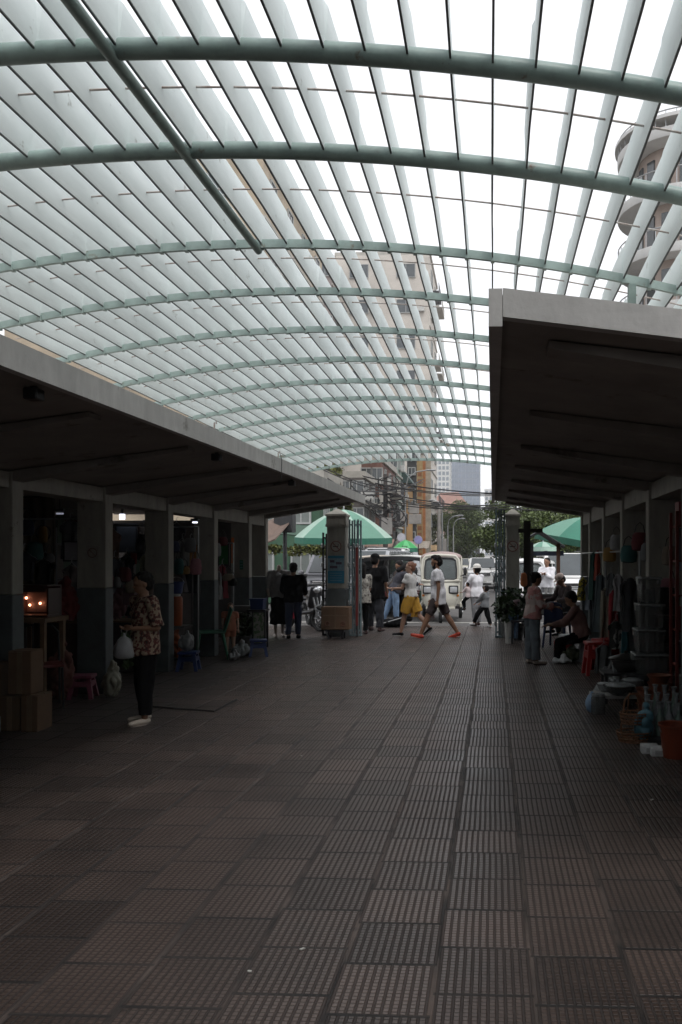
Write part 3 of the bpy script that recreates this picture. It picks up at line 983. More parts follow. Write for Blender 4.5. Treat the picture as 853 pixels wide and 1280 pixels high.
# denim woman bending forward
p0 = G(493, 782)
dw, J = person('woman in a dark jacket and light blue jeans stooping over a bundle on the ground', p0, -62, 1.62,
       dict(lean=24, nod=26, leg_r=2, leg_l=-16, knee_l=6, arm_r=34, elb_r=52, arm_l=30, elb_l=40, out_l=5),
       dict(top=mat('dark_navy_jacket', (.03, .03, .042), .8, .3), topname='jacket', sleeve=1.9, hem=-.03, ease=.02, loose=.01, legs=mat('light_denim', (.17, .26, .40), .9, .25, 14), leglen=1.95, shoes=M['black_cloth'], hair='long'), female=True, voxel=.012, seed=10)
p0 = G(504, 781)
person('person in a dark brown jacket standing behind the stooping woman in jeans', p0, 130, 1.60,
       dict(lean=8, nod=14, arm_r=20, elb_r=60, arm_l=18, elb_l=50),
       dict(top=mat('dark_brown_jacket', (.06, .045, .04), .85, .3), topname='jacket', sleeve=1.9, hem=-.05, ease=.02, legs=M['black_cloth'], shoes=M['black_cloth'], hair='afro'), voxel=.013, seed=12)
bn = MB()
bn.ell((0, 0, .10), (.33, .17, .11)); bn.ell((.16, .02, .16), (.2, .13, .1)); bn.ell((-.2, -.03, .07), (.17, .14, .07))
bd = thing('cloth_bundle', 'dark soft bundle lying on the paving at the stooping woman\'s feet', 'bundle', G(491, 784))
bn.remesh('bag_body', M['black_cloth'], .015, bd, fold=.02)
MB().limb((-.22, -.14, .10), (.27, -.10, .24), .025, .03, fy=.5).build('pale_strap', mat('grey_strap', (.35, .35, .36), .8), bd)
# woman with white hat, holding a child; boy beside her
p0 = G(596, 782)
mh, J = person('woman in a white hat and white shirt carrying a small child in dark trousers', p0, 40, 1.50,
       dict(leg_r=4, leg_l=-6, arm_l=30, elb_l=85, in_l=35, arm_r=24, elb_r=80, in_r=30, look=20),
       dict(top=M['white_cloth'], sleeve=1.6, hem=-.06, ease=.022, loose=.012, legs=mat('grey_trousers', (.22, .22, .23), .9, .2, 30), legloose=.014, shoes=mat('dark_shoe', (.05, .02, .018), .6), hair='bob', hat=mat('white_hat', (.7, .68, .64), .8), hatkind='brim'), female=True, voxel=.012, seed=14)
person('toddler in a pale top carried on the arm of the woman in the white hat', G(596, 782) + Vector((-.21, -.10, .60)), 60, .74,
       dict(root=.12, leg_r=50, knee_r=60, leg_l=40, knee_l=55, arm_r=50, elb_r=30, arm_l=40, elb_l=40, nod=8),
       dict(top=mat('pink_white_cloth', (.6, .5, .5), .85), sleeve=1.2, legs=M['black_cloth'], hair='short', shoes=M['black_cloth']), voxel=.012, seed=15)
p0 = G(606, 784)
person('small boy in a grey sweater and black trousers stretching one leg out', p0, 60, 1.03,
       dict(leg_l=34, knee_l=8, leg_r=-12, knee_r=8, lean=-4, arm_r=30, elb_r=22, in_r=20, arm_l=34, elb_l=20, in_l=10, side=4, out_l=9),
       dict(top=mat('grey_knit', (.18, .19, .20), .9, .2, 20), topname='sweater', sleeve=1.8, hem=-.05, ease=.022, legs=M['black_cloth'], leglen=1.85, legloose=.02, shoes=mat('white_trainer', (.6, .6, .6), .6, .4, 40), hair='bob', hairmat=M['hair']), voxel=.011, skin='skin', seed=16)
# right side: standing short woman seen from the side
p0 = G(666, 830)
person('short woman in a pink and white top and grey trousers standing in side view', p0, -72, 1.43,
       dict(leg_r=2, leg_l=-2, arm_r=16, elb_r=68, arm_l=14, elb_l=60, nod=16, lean=3),
       dict(top=blotch('pink_white', [(.30, .12, .12), (.34, .15, .14), (.38, .30, .28)], 6), topname='vest', sleeve=1.8, hem=-.04, ease=.018, legs=mat('slate_trousers', (.11, .13, .15), .9, .2, 12), legloose=.016, shoes=mat('tan_shoe', (.25, .2, .17), .7), hair='bun'), female=True, voxel=.010, seed=18)
p0 = G(728, 827)
sw, J = person('woman in a pinkish brown top sitting low on a stool beside the red crate', p0, 80, 1.52,
       dict(root=.42, lean=16, nod=10, leg_r=72, knee_r=76, leg_l=76, knee_l=70, arm_r=34, elb_r=50, arm_l=38, elb_l=44, out_r=10, out_l=10),
       dict(top=mat('dusty_pink', (.24, .13, .12), .9, .2), sleeve=1.8, hem=-.02, ease=.022, legs=M['black_cloth'], shoes=mat('pink_slipper', (.4, .17, .15), .7), shoetop=False, hair='afro'), female=True, voxel=.011, seed=20)
MB().limb(J['hip_r'] + Vector((.075, 0, .03)), J['knee_r'] + Vector((.06, 0, .02)), .012, .012).limb(J['knee_r'] + Vector((.06, 0, .02)), J['ank_r'] + Vector((.05, 0, .04)), .012, .01).build('side_stripe', M['white_cloth'], sw)
p0 = G(711, 793)
person('person in a pale cap and dark jacket perched on a stool behind the low tables', p0, 120, 1.62,
       dict(root=.58, lean=16, nod=18, leg_r=78, knee_r=84, leg_l=70, knee_l=78, arm_r=26, elb_r=60, arm_l=30, elb_l=50),
       dict(top=mat('black_red_jacket', (.03, .018, .018), .85, .3), topname='jacket', sleeve=1.9, hem=-.02, legs=M['black_cloth'], shoes=M['black_cloth'], hair='short', hat=mat('pale_pink_cap', (.5, .40, .36), .8)), voxel=.013, seed=22)
p0 = G(684, 769)
person('person in a white long-sleeved shirt with folded arms beyond the drink stall', p0, 150, 1.68,
       dict(arm_r=28, elb_r=90, in_r=65, arm_l=28, elb_l=90, in_l=65, nod=2),
       dict(top=M['white_cloth'], sleeve=1.85, hem=-.05, ease=.02, legs=mat('grey_trousers', (.22, .22, .23), .9), shoes=M['black_cloth'], hair='short'), voxel=.013, seed=24)
# left side
p0 = G(367, 798)
person('person in a black jacket and dark jeans with back turned beside the red cloth', p0, 10, 1.56,
       dict(leg_r=2, leg_l=-3, arm_r=20, elb_r=50, arm_l=20, elb_l=50),
       dict(top=M['black_cloth'], topname='jacket', sleeve=1.9, hem=-.05, ease=.03, loose=.014, legs=mat('dark_jeans', (.035, .045, .09), .9), shoes=M['black_cloth'], hair='short'), voxel=.012, seed=26)
p0 = G(288, 821)
person('small child in an orange outfit standing beside the green plastic chair', p0, 200, .90,
       dict(leg_r=3, leg_l=-3, arm_r=30, elb_r=30, arm_l=18, elb_l=26, nod=8),
       dict(top=mat('orange_cloth', (.45, .16, .10), .9), sleeve=.6, hem=-.05, ease=.02, legs=mat('orange_cloth', (.45, .16, .10), .9), legname='shorts', leglen=.6, hair='short', hairmat=mat('brown_hair', (.10, .05, .03), .6)), voxel=.010, skin='skin_light', seed=28)
# ================================================================ VEHICLES
M['rim'] = mat('alloy_rim', (.45, .45, .46), .35, .1, 6, metal=.7)
M['lamp_glass'] = mat('headlight_glass', (.62, .64, .66), .12, .1, 20, spec=.9, metal=.3)
M['amber'] = mat('amber_lens', (.6, .2, .02), .25)
M['red_lens'] = mat('red_lens', (.4, .02, .02), .25)
M['plate'] = mat('number_plate', (.6, .6, .58), .5)
def wheel(t, x, y, r, w, name='wheel'):
    wv = MB()
    pr = [(r * .55, -w / 2), (r * .93, -w / 2), (r, -w * .3), (r, w * .3), (r * .93, w / 2), (r * .55, w / 2)]
    n = 24
    wv.rings([[Vector((x + z, y + rr * math.cos(2 * PI * i / n), r + rr * math.sin(2 * PI * i / n))) for i in range(n)] for rr, z in pr])
    o = wv.build(name, M['rubber'], t, smooth=True)
    rm = MB()
    rm.cyl((x - w * .52, y, r), (x + w * .52, y, r), r * .54, n=20)
    for i in range(5):
        a = 2 * PI * i / 5
        rm.limb((x + math.copysign(w * .54, x), y, r), (x + math.copysign(w * .54, x), y + r * .5 * math.cos(a), r + r * .5 * math.sin(a)), .03, .025)
    rm.build('rim', M['rim'], o)
    return o
def car(label, loc, rz, paint, L=4.5, W_=1.85, Hh=1.75, kind='suv', group=None, name='car', cat='car'):
    """front faces local -Y"""
    t = thing(name, label, cat, loc, rz, group)
    hw = W_ / 2
    r = .36 if Hh > 1.6 else .31
    z0 = r * .62
    hood = .60 * Hh if kind != 'van' else .56 * Hh
    def sec(y, w, zb, zt, round_=.12):
        n = []
        for sx in (1, -1):
            pts = [(w * .93, zb), (w, zb + .14), (w * .985, (zb + zt) / 2 + .08), (w * .93, zt - round_ * .4), (w * .84, zt)]
            if sx < 0: pts = [(-a, z) for a, z in reversed(pts)]
            n += pts
        return [Vector((a, y, z)) for a, z in n]
    b = MB()
    f = -L / 2
    belt = hood + .05
    st = [(f, .70 * hw, z0 + .10, hood * .66), (f + .06, .90 * hw, z0 + .02, hood * .80), (f + .25, .98 * hw, z0, hood * .93), (f + L * .22, hw, z0, hood)]
    if kind == 'van':
        st = [(f, .80 * hw, z0 + .10, hood * .74), (f + .05, .94 * hw, z0 + .02, hood * .86), (f + .2, .99 * hw, z0, hood * .96), (f + L * .12, hw, z0, hood)]
    st += [(f + L * .5, hw, z0, belt), (-f - .4, hw * .99, z0, belt), (-f - .06, .93 * hw, z0 + .03, belt * .97), (-f, .80 * hw, z0 + .12, belt * .9)]
    b.rings([sec(*q) for q in st])
    body = b.build('body', paint, t, smooth=True)
    # cabin
    y1 = f + L * (.24 if kind != 'van' else .13)
    y2 = y1 + (.75 if kind == 'suv' else .95 if kind == 'sedan' else .8)
    y4 = -f - (.12 if kind != 'sedan' else L * .16)
    y3 = y4 - (.28 if kind != 'sedan' else .7)
    g = MB()
    def cs(y, w0, w1, za, zb):
        return [Vector(q) for q in ((w0, y, za), (w1, y, zb), (w1 * .9, y, zb + .035), (-w1 * .9, y, zb + .035), (-w1, y, zb), (-w0, y, za))]
    wt = .80 * hw
    zb = belt - .03
    g.rings([cs(y1, hw * .90, hw * .88, zb, zb + .01), cs(y2, hw * .92, wt, zb, Hh - .05), cs((y2 + y3) / 2, hw * .93, wt, zb, Hh - .035), cs(y3, hw * .92, wt, zb, Hh - .06), cs(y4, hw * .88, hw * .84, zb, zb + .02)])
    g.build('cabin', paint, body, smooth=True)
    def onpl(pts, nm, m_, push):
        q = MB()
        c = sum((Vector(p_) for p_ in pts), Vector()) / len(pts)
        nrm = (Vector(pts[1]) - Vector(pts[0])).cross(Vector(pts[2]) - Vector(pts[0])).normalized()
        if nrm.dot(c - Vector((0, (y2 + y3) / 2, belt))) < 0: nrm = -nrm
        pts = [c + (Vector(p_) - c) * .90 + nrm * push for p_ in pts]
        q.rings([[p_ - nrm * .02 for p_ in pts], pts])
        return q.build(nm, m_, t)
    ztop = Hh - .04
    onpl([(-hw * .84, y1, zb + .05), (hw * .84, y1, zb + .05), (wt * .94, y2, Hh - .012), (-wt * .94, y2, Hh - .012)], 'windscreen', M['glass'], .02)
    onpl([(-hw * .84, y4, zb + .03), (hw * .84, y4, zb + .03), (wt * .95, y3, ztop), (-wt * .95, y3, ztop)], 'rear_window', M['glass'], .008)
    for s in (-1, 1):
        ym = (y2 + y3) / 2
        onpl([(s * hw * .925, y1 + .25, zb + .05), (s * hw * .935, ym - .04, zb + .05), (s * wt * 1.005, ym - .04, ztop - .05), (s * wt * 1.005, y2 + .08, ztop - .06)], 'side_window', M['glass'], .012)
        onpl([(s * hw * .935, ym + .04, zb + .05), (s * hw * .925, y4 - .12, zb + .05), (s * wt * 1.005, y3 - .02, ztop - .07), (s * wt * 1.005, ym + .04, ztop - .05)], 'side_window', M['glass'], .012)
        MB().box((s * hw * .70, f + .10, hood * .80), (hw * .40, .16, hood * .17)).bevel(.03).build('headlight', M['lamp_glass'], t)
        MB().box((s * hw * .86, -f - .07, belt * .80), (hw * .16, .12, .22)).bevel(.02).build('tail_light', M['red_lens'], t)
        MB().ell((s * (hw + .12), y1 + .38, belt + .06), (.11, .06, .085)).build('mirror', paint, t, smooth=True)
        MB().cyl((s * hw * .66, f + .01, z0 + .2), (s * hw * .66, f + .06, z0 + .2), .055).build('fog_lamp', M['lamp_glass'], t)
        for yy in (f + L * .19, -f - L * .19):
            wheel(t, s * (hw - .11), yy, r, .22)
        MB().tube([(s * wt * .86, y2 + .1, Hh + .035), (s * wt * .86, y2 + .2, Hh + .06), (s * wt * .86, y3 - .2, Hh + .06), (s * wt * .86, y3 - .1, Hh + .03)], .015).build('roof_rail', M['black'], t)
    q = MB()
    for i in range(4): q.box((0, f - .005 + .012 * i, hood * (.70 + .05 * i)), (hw * .86, .05, .022))
    q.build('grille', M['chrome'] if Hh > 1.6 else M['black'], t)
    MB().box((0, f + .055, hood * .77), (hw * .92, .08, hood * .2)).build('grille_opening', M['black'], t)
    MB().box((0, f + .02, z0 + .14), (hw * 1.72, .14, .19)).bevel(.04).build('bumper', paint, t, smooth=True)
    MB().box((0, f - .005, z0 + .07), (hw * 1.0, .12, .10)).build('air_intake', M['black'], t)
    MB().box((0, f - .062, z0 + .19), (.42, .012, .12)).build('number_plate', M['plate'], t)
    return t

def tuktuk(label, loc, rz, paint, roofm, group=None):
    """three-wheeled auto rickshaw, front faces local -Y, 1.3 wide, 2.7 long, 1.72 high"""
    t = thing('auto_rickshaw', label, 'tuk-tuk', loc, rz, group)
    yf = -1.15
    # front shell: an upright cowl, curved in plan, narrowing to the bottom
    def arc(z, w, yo, d=.22, n=14):
        return [Vector((w * math.sin(R(-90 + 180 * i / n)) , yo - d * math.cos(R(-90 + 180 * i / n)) ** .8 if 0 < i < n else yo, z)) for i in range(n + 1)]
    b = MB()
    secs = [(.34, .40, yf + .16, .26), (.42, .47, yf + .10, .26), (.60, .545, yf + .08, .24), (.85, .575, yf + .10, .20), (1.02, .585, yf + .13, .15)]
    outer = [arc(z, w, y, d) for z, w, y, d in secs]
    inner = [[v_ + Vector((0, .03, 0)) for v_ in a] for a in outer]
    b.rings([o + list(reversed(i_)) for o, i_ in zip(outer, inner)])
    cowl = b.build('front_cowl', paint, t, smooth=True)
    MB().tube([v_ + Vector((0, -.012, 0)) for v_ in arc(1.0, .585, yf + .13, .15)], .022).build('cowl_trim', paint, cowl, smooth=True)
    MB().box((0, yf + .02, .36), (.86, .30, .06)).bevel(.02).build('front_bumper', paint, t, smooth=True)
    # windscreen surround
    fr = MB()
    path = [(-.545, 1.02), (-.56, 1.30), (-.53, 1.52), (-.44, 1.60), (0, 1.625), (.44, 1.60), (.53, 1.52), (.56, 1.30), (.545, 1.02)]
    yy = lambda z: yf + .02 + (z - 1.02) * .28
    fr.tube([(x, yy(z) - .02, z) for x, z in path] + [(0, yy(1.0) - .05, .99)], .038, closed=True)
    fr.build('windscreen_surround', paint, t, smooth=True)
    rb = MB()
    p2 = [(-.47, 1.08), (-.475, 1.28), (-.44, 1.50), (-.36, 1.545), (0, 1.56), (.36, 1.545), (.44, 1.50), (.475, 1.28), (.47, 1.08), (.40, 1.04), (0, 1.03), (-.40, 1.04)]
    rb.tube([(x, yy(z) - .045, z) for x, z in p2], .022, closed=True)
    rb.build('window_rubber', M['black'], t, smooth=True)
    pn = MB()
    pts = [(-.54, 1.02), (-.55, 1.30), (-.52, 1.53), (-.42, 1.60), (0, 1.62), (.42, 1.60), (.52, 1.53), (.55, 1.30), (.54, 1.02)]
    # painted frame between surround and rubber
    ring_o = [Vector((x * 1.02, yy(z) - .02, z)) for x, z in p2]
    out = [Vector((x * 1.16, yy(z) - .005, 1.30 + (z - 1.30) * 1.2)) for x, z in p2]
    pn.rings([[a + Vector((0, -.01, 0)) for a in ring_o], [a + Vector((0, -.01, 0)) for a in out], out, ring_o], closed=True)
    pn.build('windscreen_frame', paint, t)
    gm = base_mat('clear_windscreen')
    gm[2].inputs['Base Color'].default_value = (.10, .12, .12, 1)
    gm[2].inputs['Roughness'].default_value = .08
    gm[2].inputs['Alpha'].default_value = .72
    gl = MB()
    gl.rings([[Vector((x, yy(z) - .034, z)) for x, z in p2], [Vector((x, yy(z) - .028, z)) for x, z in p2]])
    gl.build('windscreen', gm[0], t)
    MB().tube([(0.1, yy(1.06) - .07, 1.05), (-.12, yy(1.2) - .07, 1.2), (-.2, yy(1.36) - .06, 1.36)], .009).build('wiper', M['black'], t)
    MB().box((-.06, yy(1.36) + .01, 1.38), (.22, .01, .16)).build('sticker', mat('white_paper', (.7, .7, .7), .8), t)
    # roof
    rf = MB()
    def rs(y, w, z, h):
        return [Vector((w * math.cos(PI * i / 14), y, z + h * math.sin(PI * i / 14) ** .75 if 0 < i < 14 else z)) for i in range(15)]
    rf.rings([rs(yf + .14, .50, 1.58, .06), rs(yf + .22, .585, 1.56, .12), rs(yf + .5, .62, 1.55, .165), rs(0, .64, 1.55, .175), rs(.9, .64, 1.53, .165), rs(1.22, .60, 1.48, .12)])
    rf.build('roof', roofm, t, smooth=True)
    for s in (-1, 1):
        MB().tube([(s * .57, yf + .16, 1.0), (s * .60, yf + .25, 1.35), (s * .61, yf + .42, 1.57)], .022).build('pillar', paint, t, smooth=True)
        MB().tube([(s * .62, .15, .55), (s * .63, .15, 1.56)], .02).build('pillar', paint, t, smooth=True)
        MB().tube([(s * .60, 1.15, .9), (s * .60, 1.12, 1.5)], .02).build('pillar', paint, t, smooth=True)
        h = MB().box((s * .385, yf - .115 + .04, .80), (.29, .10, .20)).bevel(.035)
        h = h.build('headlight_housing', M['black'], t, smooth=True)
        MB().box((s * .385, yf - .135 + .04, .80), (.225, .08, .145)).bevel(.03).build('headlight', M['lamp_glass'], h, smooth=True)
        MB().box((s * .51, yf - .02, .66), (.07, .08, .05)).bevel(.015).build('indicator', M['amber'], t)
        w = MB().tube([(s * .58, yf + .14, 1.12), (s * .68, yf + .02, 1.14), (s * .72, yf - .02, 1.18)], .010)
        o = w.build('mirror_arm', M['black'], t)
        MB().ell((s * .73, yf - .03, 1.24), (.055, .025, .10)).build('mirror', M['black'], o, smooth=True)
        MB().box((s * .60, -.55, .42), (.06, .95, .10)).bevel(.015).build('running_board', paint, t)
        wheel(t, s * .58, .82, .22, .11)
        MB().ell((s * .60, .82, .40), (.10, .34, .10)).build('mudguard', paint, t, smooth=True)
    rear = MB()
    rear.rings([[Vector((x, y, z)) for x, z in ((-.62, .38), (.62, .38), (.645, .62), (.63, .98), (-.63, .98), (-.645, .62))] for y in (.18, 1.18)])
    rear.rings([[Vector((x, y, z)) for x, z in ((-.62, .38), (.62, .38), (.60, .9), (-.60, .9))] for y in (1.182, 1.30)])
    rear.build('rear_body', paint, t)
    MB().box((0, -.35, .36), (1.14, 1.25, .06)).build('floor_pan', M['dark_steel'], t)
    MB().box((0, -.30, .62), (.62, .34, .16)).bevel(.03).build('driver_seat', M['black'], t)
    MB().box((0, .70, 1.12), (1.16, .12, .42)).bevel(.03).build('back_cushion', mat('maroon_vinyl', (.12, .02, .02), .5), t)
    hb = MB().tube([(-.30, -.62, .98), (-.1, -.74, .92), (.1, -.74, .92), (.30, -.62, .98)], .018)
    hb.tube([(0, -.74, .92), (0, -1.0, .5)], .03)
    hb.build('handlebar', M['black'], t)
    wheel(t, .0001, yf - .02, .215, .10, 'front_wheel')
    MB().ell((0, yf - .02, .33), (.085, .25, .13)).build('front_mudguard', paint, t, smooth=True)
    return t
def scooter(label, loc, rz, paint, group=None):
    t = thing('motor_scooter', label, 'scooter', loc, rz, group)
    for y in (-.62, .60):
        w = MB()
        w.tube([(0, y + .25 * math.cos(2 * PI * i / 24), .28 + .25 * math.sin(2 * PI * i / 24)) for i in range(24)], .042, closed=True)
        o = w.build('wheel', M['rubber'], t, smooth=True)
        q = MB().cyl((-.03, y, .28), (.03, y, .28), .06)
        for i in range(6): q.limb((0, y, .28), (0, y + .21 * math.cos(PI * i / 3), .28 + .21 * math.sin(PI * i / 3)), .012, .012, n=6)
        q.build('rim', M['rim'], o)
    MB().limb((0, -.36, .62), (0, -.42, .92), .12, .10, fx=1.1, fy=.5).build('front_fairing', paint, t, smooth=True)
    MB().limb((0, -.30, .42), (0, .15, .38), .10, .10, fx=1.2, fy=.5).build('step_through', paint, t, smooth=True)
    MB().limb((0, .18, .52), (0, .72, .66), .16, .10, fx=.9, fy=.75).build('tail_body', paint, t, smooth=True)
    MB().limb((0, .05, .72), (0, .68, .80), .13, .12, fx=1.0, fy=.4).build('seat', M['black'], t, smooth=True)
    for s in (-1, 1):
        MB().tube([(s * .05, -.62, .28), (s * .05, -.45, .75)], .022).build('fork', M['steel'], t)
        MB().tube([(s * .27, -.45, 1.05), (s * .31, -.5, 1.2)], .008).ell((s * .33, -.51, 1.24), (.06, .015, .045)).build('mirror', M['black'], t)
    MB().tube([(-.34, -.36, 1.0), (-.12, -.44, 1.04), (.12, -.44, 1.04), (.34, -.36, 1.0)], .017).build('handlebar', M['black'], t)
    MB().ell((0, -.52, .92), (.09, .06, .07)).build('headlight', M['lamp_glass'], t, smooth=True)
    MB().ell((0, .80, .62), (.06, .04, .04)).build('tail_light', M['red_lens'], t, smooth=True)
    MB().limb((0, -.80, .42), (0, -.48, .50), .08, .07, fx=.8, fy=.35).build('front_mudguard', paint, t, smooth=True)
    MB().limb((.14, .3, .3), (.15, .8, .38), .04, .05).build('exhaust', M['dark_steel'], t, smooth=True)
    return t
ROADZ = -.06
M['grey_body'] = mat('grey_vehicle_paint', (.24, .24, .26), .28, .06, 3, metal=.4)
def onroad(px, py, dy=0):
    p_ = G(px, py); return Vector((p_.x, p_.y + dy, ROADZ))
roofm = mat('faded_maroon_roof', (.33, .25, .23), .6, .2, 6)
tuktuk('cream three-wheeled auto rickshaw facing the market behind the walking couple', onroad(549, 776, 1.15), R(2), M['cream_body'], roofm).scale = (.89, .95, 1.1)
car('white sports utility car facing the market behind the auto rickshaw', onroad(603, 735, 2.2), R(1), M['white_body'], 4.6, 1.9, 1.80, group='cars in the street')
van_at = Vector((X(412, 27), 29.3, ROADZ))
car('silver people carrier facing the market on the left behind the pillar with posters', van_at, R(-4), M['grey_body'], 4.6, 1.95, 2.0, 'van', group='cars in the street')
car('white minibus parked beyond the large mint umbrella on the left', Vector((X(478, 31), 33.5, ROADZ)), R(-3), M['white_body'], 5.4, 1.95, 2.15, 'van', group='cars in the street')
car('dark-windowed white van nose-on between the gate and the people on the left', Vector((X(455, 24.5), 27, ROADZ)), R(-8), M['silver_body'], 4.6, 1.8, 1.98, 'van', group='cars in the street')
M['dark_body'] = mat('dark_vehicle_paint', (.04, .04, .045), .3)
M['red_body'] = mat('dark_red_vehicle_paint', (.22, .03, .03), .3)
far = [(531, 42, 'white_body', 'white car standing behind the roof of the auto rickshaw', 1.65), (560, 62, 'silver_body', 'beige grey car behind the white sports utility car to its left', 1.8),
       (578, 78, 'cream_body', 'pale cream car far along the street under the big tree', 1.8), (608, 92, 'white_body', 'small white car in the far traffic right of the big tree', 1.6),
       (622, 70, 'dark_body', 'dark car in the traffic just left of the right gate', 1.6), (628, 100, 'white_body', 'distant white van near the right gate frame', 1.9),
       (512, 46, 'silver_body', 'silver car under the small green umbrella', 1.7), (598, 120, 'silver_body', 'tiny silver car at the far end of the street', 1.6), (614, 140, 'red_body', 'tiny dark red car at the far end of the street', 1.6),
       (588, 105, 'white_body', 'small white car in front of the dark tree trunks', 1.7)]
protos = {}
for px, Y, pm, lb, hh in far:
    kk = (pm, hh)
    if kk not in protos:
        protos[kk] = car(lb, (X(px, Y), Y, ROADZ), 0, M[pm], 4.4, 1.8, hh, group='cars in the street')
    else:
        again(protos[kk], lb, (X(px, Y), Y, ROADZ), 0)
# right side parked vehicles seen below the umbrella
car('white jeep-like car facing the stalls beyond the right umbrella', Vector((X(712, 26), 28.3, ROADZ)), R(3), M['white_body'], 4.3, 1.8, 1.9, 'van', group='cars in the street')
tk = tuktuk('pale auto rickshaw behind the person in the white long-sleeved shirt', Vector((X(668, 25), 26.5, ROADZ)), R(-12), M['white_body'], M['white_body'])
car('dark car beyond the right umbrella at the edge of the columns', Vector((X(738, 30), 32, ROADZ)), R(3), M['dark_body'], 4.4, 1.8, 1.6, group='cars in the street')
# flat-roofed passenger trailers on the left
def remork(label, loc, rz, top):
    t = thing('passenger_trailer', label, 'tuk-tuk', loc, rz)
    MB().sheet(lambda u_, v_: ((u_ - .5) * 1.5, (v_ - .5) * 2.2, 1.72 + .05 * math.sin(PI * u_) + .02 * math.sin(PI * v_)), 10, 10, .05).build('roof', top, t, smooth=True)
    for s in (-1, 1):
        for y in (-.95, .95):
            MB().cyl((s * .68, y, .5), (s * .70, y, 1.74), .02, n=8).build('roof_post', M['dark_steel'], t)
        wheel(t, s * .72, .35, .3, .12)
        MB().box((s * .66, 0, .62), (.05, 2.0, .32)).build('side_panel', mat('dark_green_panel', (.04, .08, .06), .4), t)
    MB().box((0, 0, .44), (1.36, 2.1, .07)).build('floor_pan', M['dark_steel'], t)
    for y in (-.72, .72):
        MB().box((0, y, .66), (1.2, .40, .14)).bevel(.03).build('bench', mat('maroon_vinyl', (.12, .02, .02), .5), t)
    q = MB()
    q.sheet(lambda u_, v_: ((u_ - .5) * 1.5, -1.1, 1.72 - .10 * v_ + .05 * math.sin(PI * u_)), 10, 2, .01)
    q.build('roof_valance', M['dark_steel'], t)
    return t
remork('passenger trailer with a pale flat roof right behind the people in dark clothes', Vector((X(468, 24), 25.4, ROADZ)), R(20), mat('beige_canvas', (.5, .44, .38), .8))
remork('dark-edged roofed passenger trailer just left of the cream auto rickshaw', Vector((X(503, 23.8), 24.6, ROADZ)), R(-6), mat('white_canvas', (.66, .66, .64), .8))
s0 = scooter('dark scooter parked behind the people beside the poster pillar', Vector((X(392, 19.6), 19.7, 0)), R(25), M['dark_body'], 'scooters beside the gate')
again(s0, 'second dark scooter squeezed between the poster pillar and the first', Vector((X(406, 20.4), 20.5, ROADZ)), R(-12))
again(s0, 'dark scooter nearest the person in the black jacket', Vector((X(380, 18.9), 18.8, 0)), R(50))
again(s0, 'scooter far off in the traffic left of the right gate', Vector((X(626, 52), 52, ROADZ)), R(0))
again(s0, 'scooter waiting beside the white sports utility car', Vector((X(620, 44), 44, ROADZ)), R(5))

# ================================================================ UMBRELLAS
def umbrella(label, loc, r, ztop, zrim, c1, c2, tilt=(0, 0), valance=None, rz=.2, nseg=10, group=None):
    t = thing('market_umbrella', label, 'umbrella', loc, 0, group)
    RM = Euler((R(tilt[0]), R(tilt[1]), rz)).to_matrix()
    top = Vector((0, 0, ztop))
    def pt(a, q, dz=0):
        h = ztop - zrim
        z = -h * (q ** 1.6)
        sag = 1 - .035 * (1 - abs(math.cos(a * nseg / 2))) * q
        return top + RM @ Vector((r * q * math.cos(a) * sag, r * q * math.sin(a) * sag, z + dz))
    for i in range(nseg):
        a0, a1 = 2 * PI * i / nseg, 2 * PI * (i + 1) / nseg
        p_ = MB()
        p_.sheet(lambda u_, v_: pt(a0 + (a1 - a0) * u_, .02 + .98 * v_), 5, 8, .006)
        o = p_.build('panel', c1 if i % 2 == 0 else c2, t, smooth=True)
        q = MB()
        q.sheet(lambda u_, v_: pt(a0 + (a1 - a0) * u_, 1.0 + .0 * v_, -.16 * v_) , 5, 2, .006)
        q.build('valance', valance or c2, o)
    for i in range(nseg):
        a0 = 2 * PI * i / nseg
        MB().tube([pt(a0, q, -.02) for q in (.03, .35, .7, 1)], .008, n=6).build('rib', M['steel'], t)
    MB().cyl((0, 0, -.0), top + RM @ Vector((0, 0, .10)), .022, n=10).build('pole', M['steel'], t)
    MB().lathe((0, 0, 0), [(.24, 0), (.24, .08), (.07, .12), (.03, .35)]).build('base', M['concrete'], t)
    return t
mint = mat('mint_canvas', (.12, .26, .195), .7, .1, 4)
mint2 = mat('pale_mint_canvas', (.32, .45, .38), .7, .1, 4)
green = mat('green_canvas', (.035, .17, .115), .7, .15, 5)
dgreen = mat('deep_green_canvas', (.018, .10, .065), .7, .15, 5)
YU = 22.5
umbrella('large mint and white umbrella with a green rim behind the poster pillar', Vector((X(430, YU), YU, -.06)), 61 * YC(0, YU) / F, Z(430, 637, YU) + .06, Z(430, 678, YU) + .20, mint, mint2, (3, 0), valance=green)
umbrella('small bright green umbrella between the parked vehicles left of the auto rickshaw', Vector((X(507, 34), 34, -.06)), 15.5 * 34 / F * 1.0, Z(507, 675, 34) + .06, Z(507, 687, 34) + .12, mat('bright_green_canvas', (.05, .33, .10), .7), mat('bright_green_canvas2', (.10, .42, .16), .7), valance=green)
YU2 = 21.5
umbrella('large green and mint segmented umbrella tilted over the right-hand drink stall', Vector((X(734, YU2), YU2, -.06)), 60 * YU2 / F, Z(734, 647, YU2) + .06, Z(734, 682, YU2) + .16, mint, green, (4, 10), valance=dgreen, nseg=8)
umbrella('small pale green umbrella seen under the grey awning on the right', Vector((X(679, 29), 29, -.06)), 17 * 29 / F, Z(679, 677, 29) + .06, Z(679, 686, 29) + .12, mint, mint2)
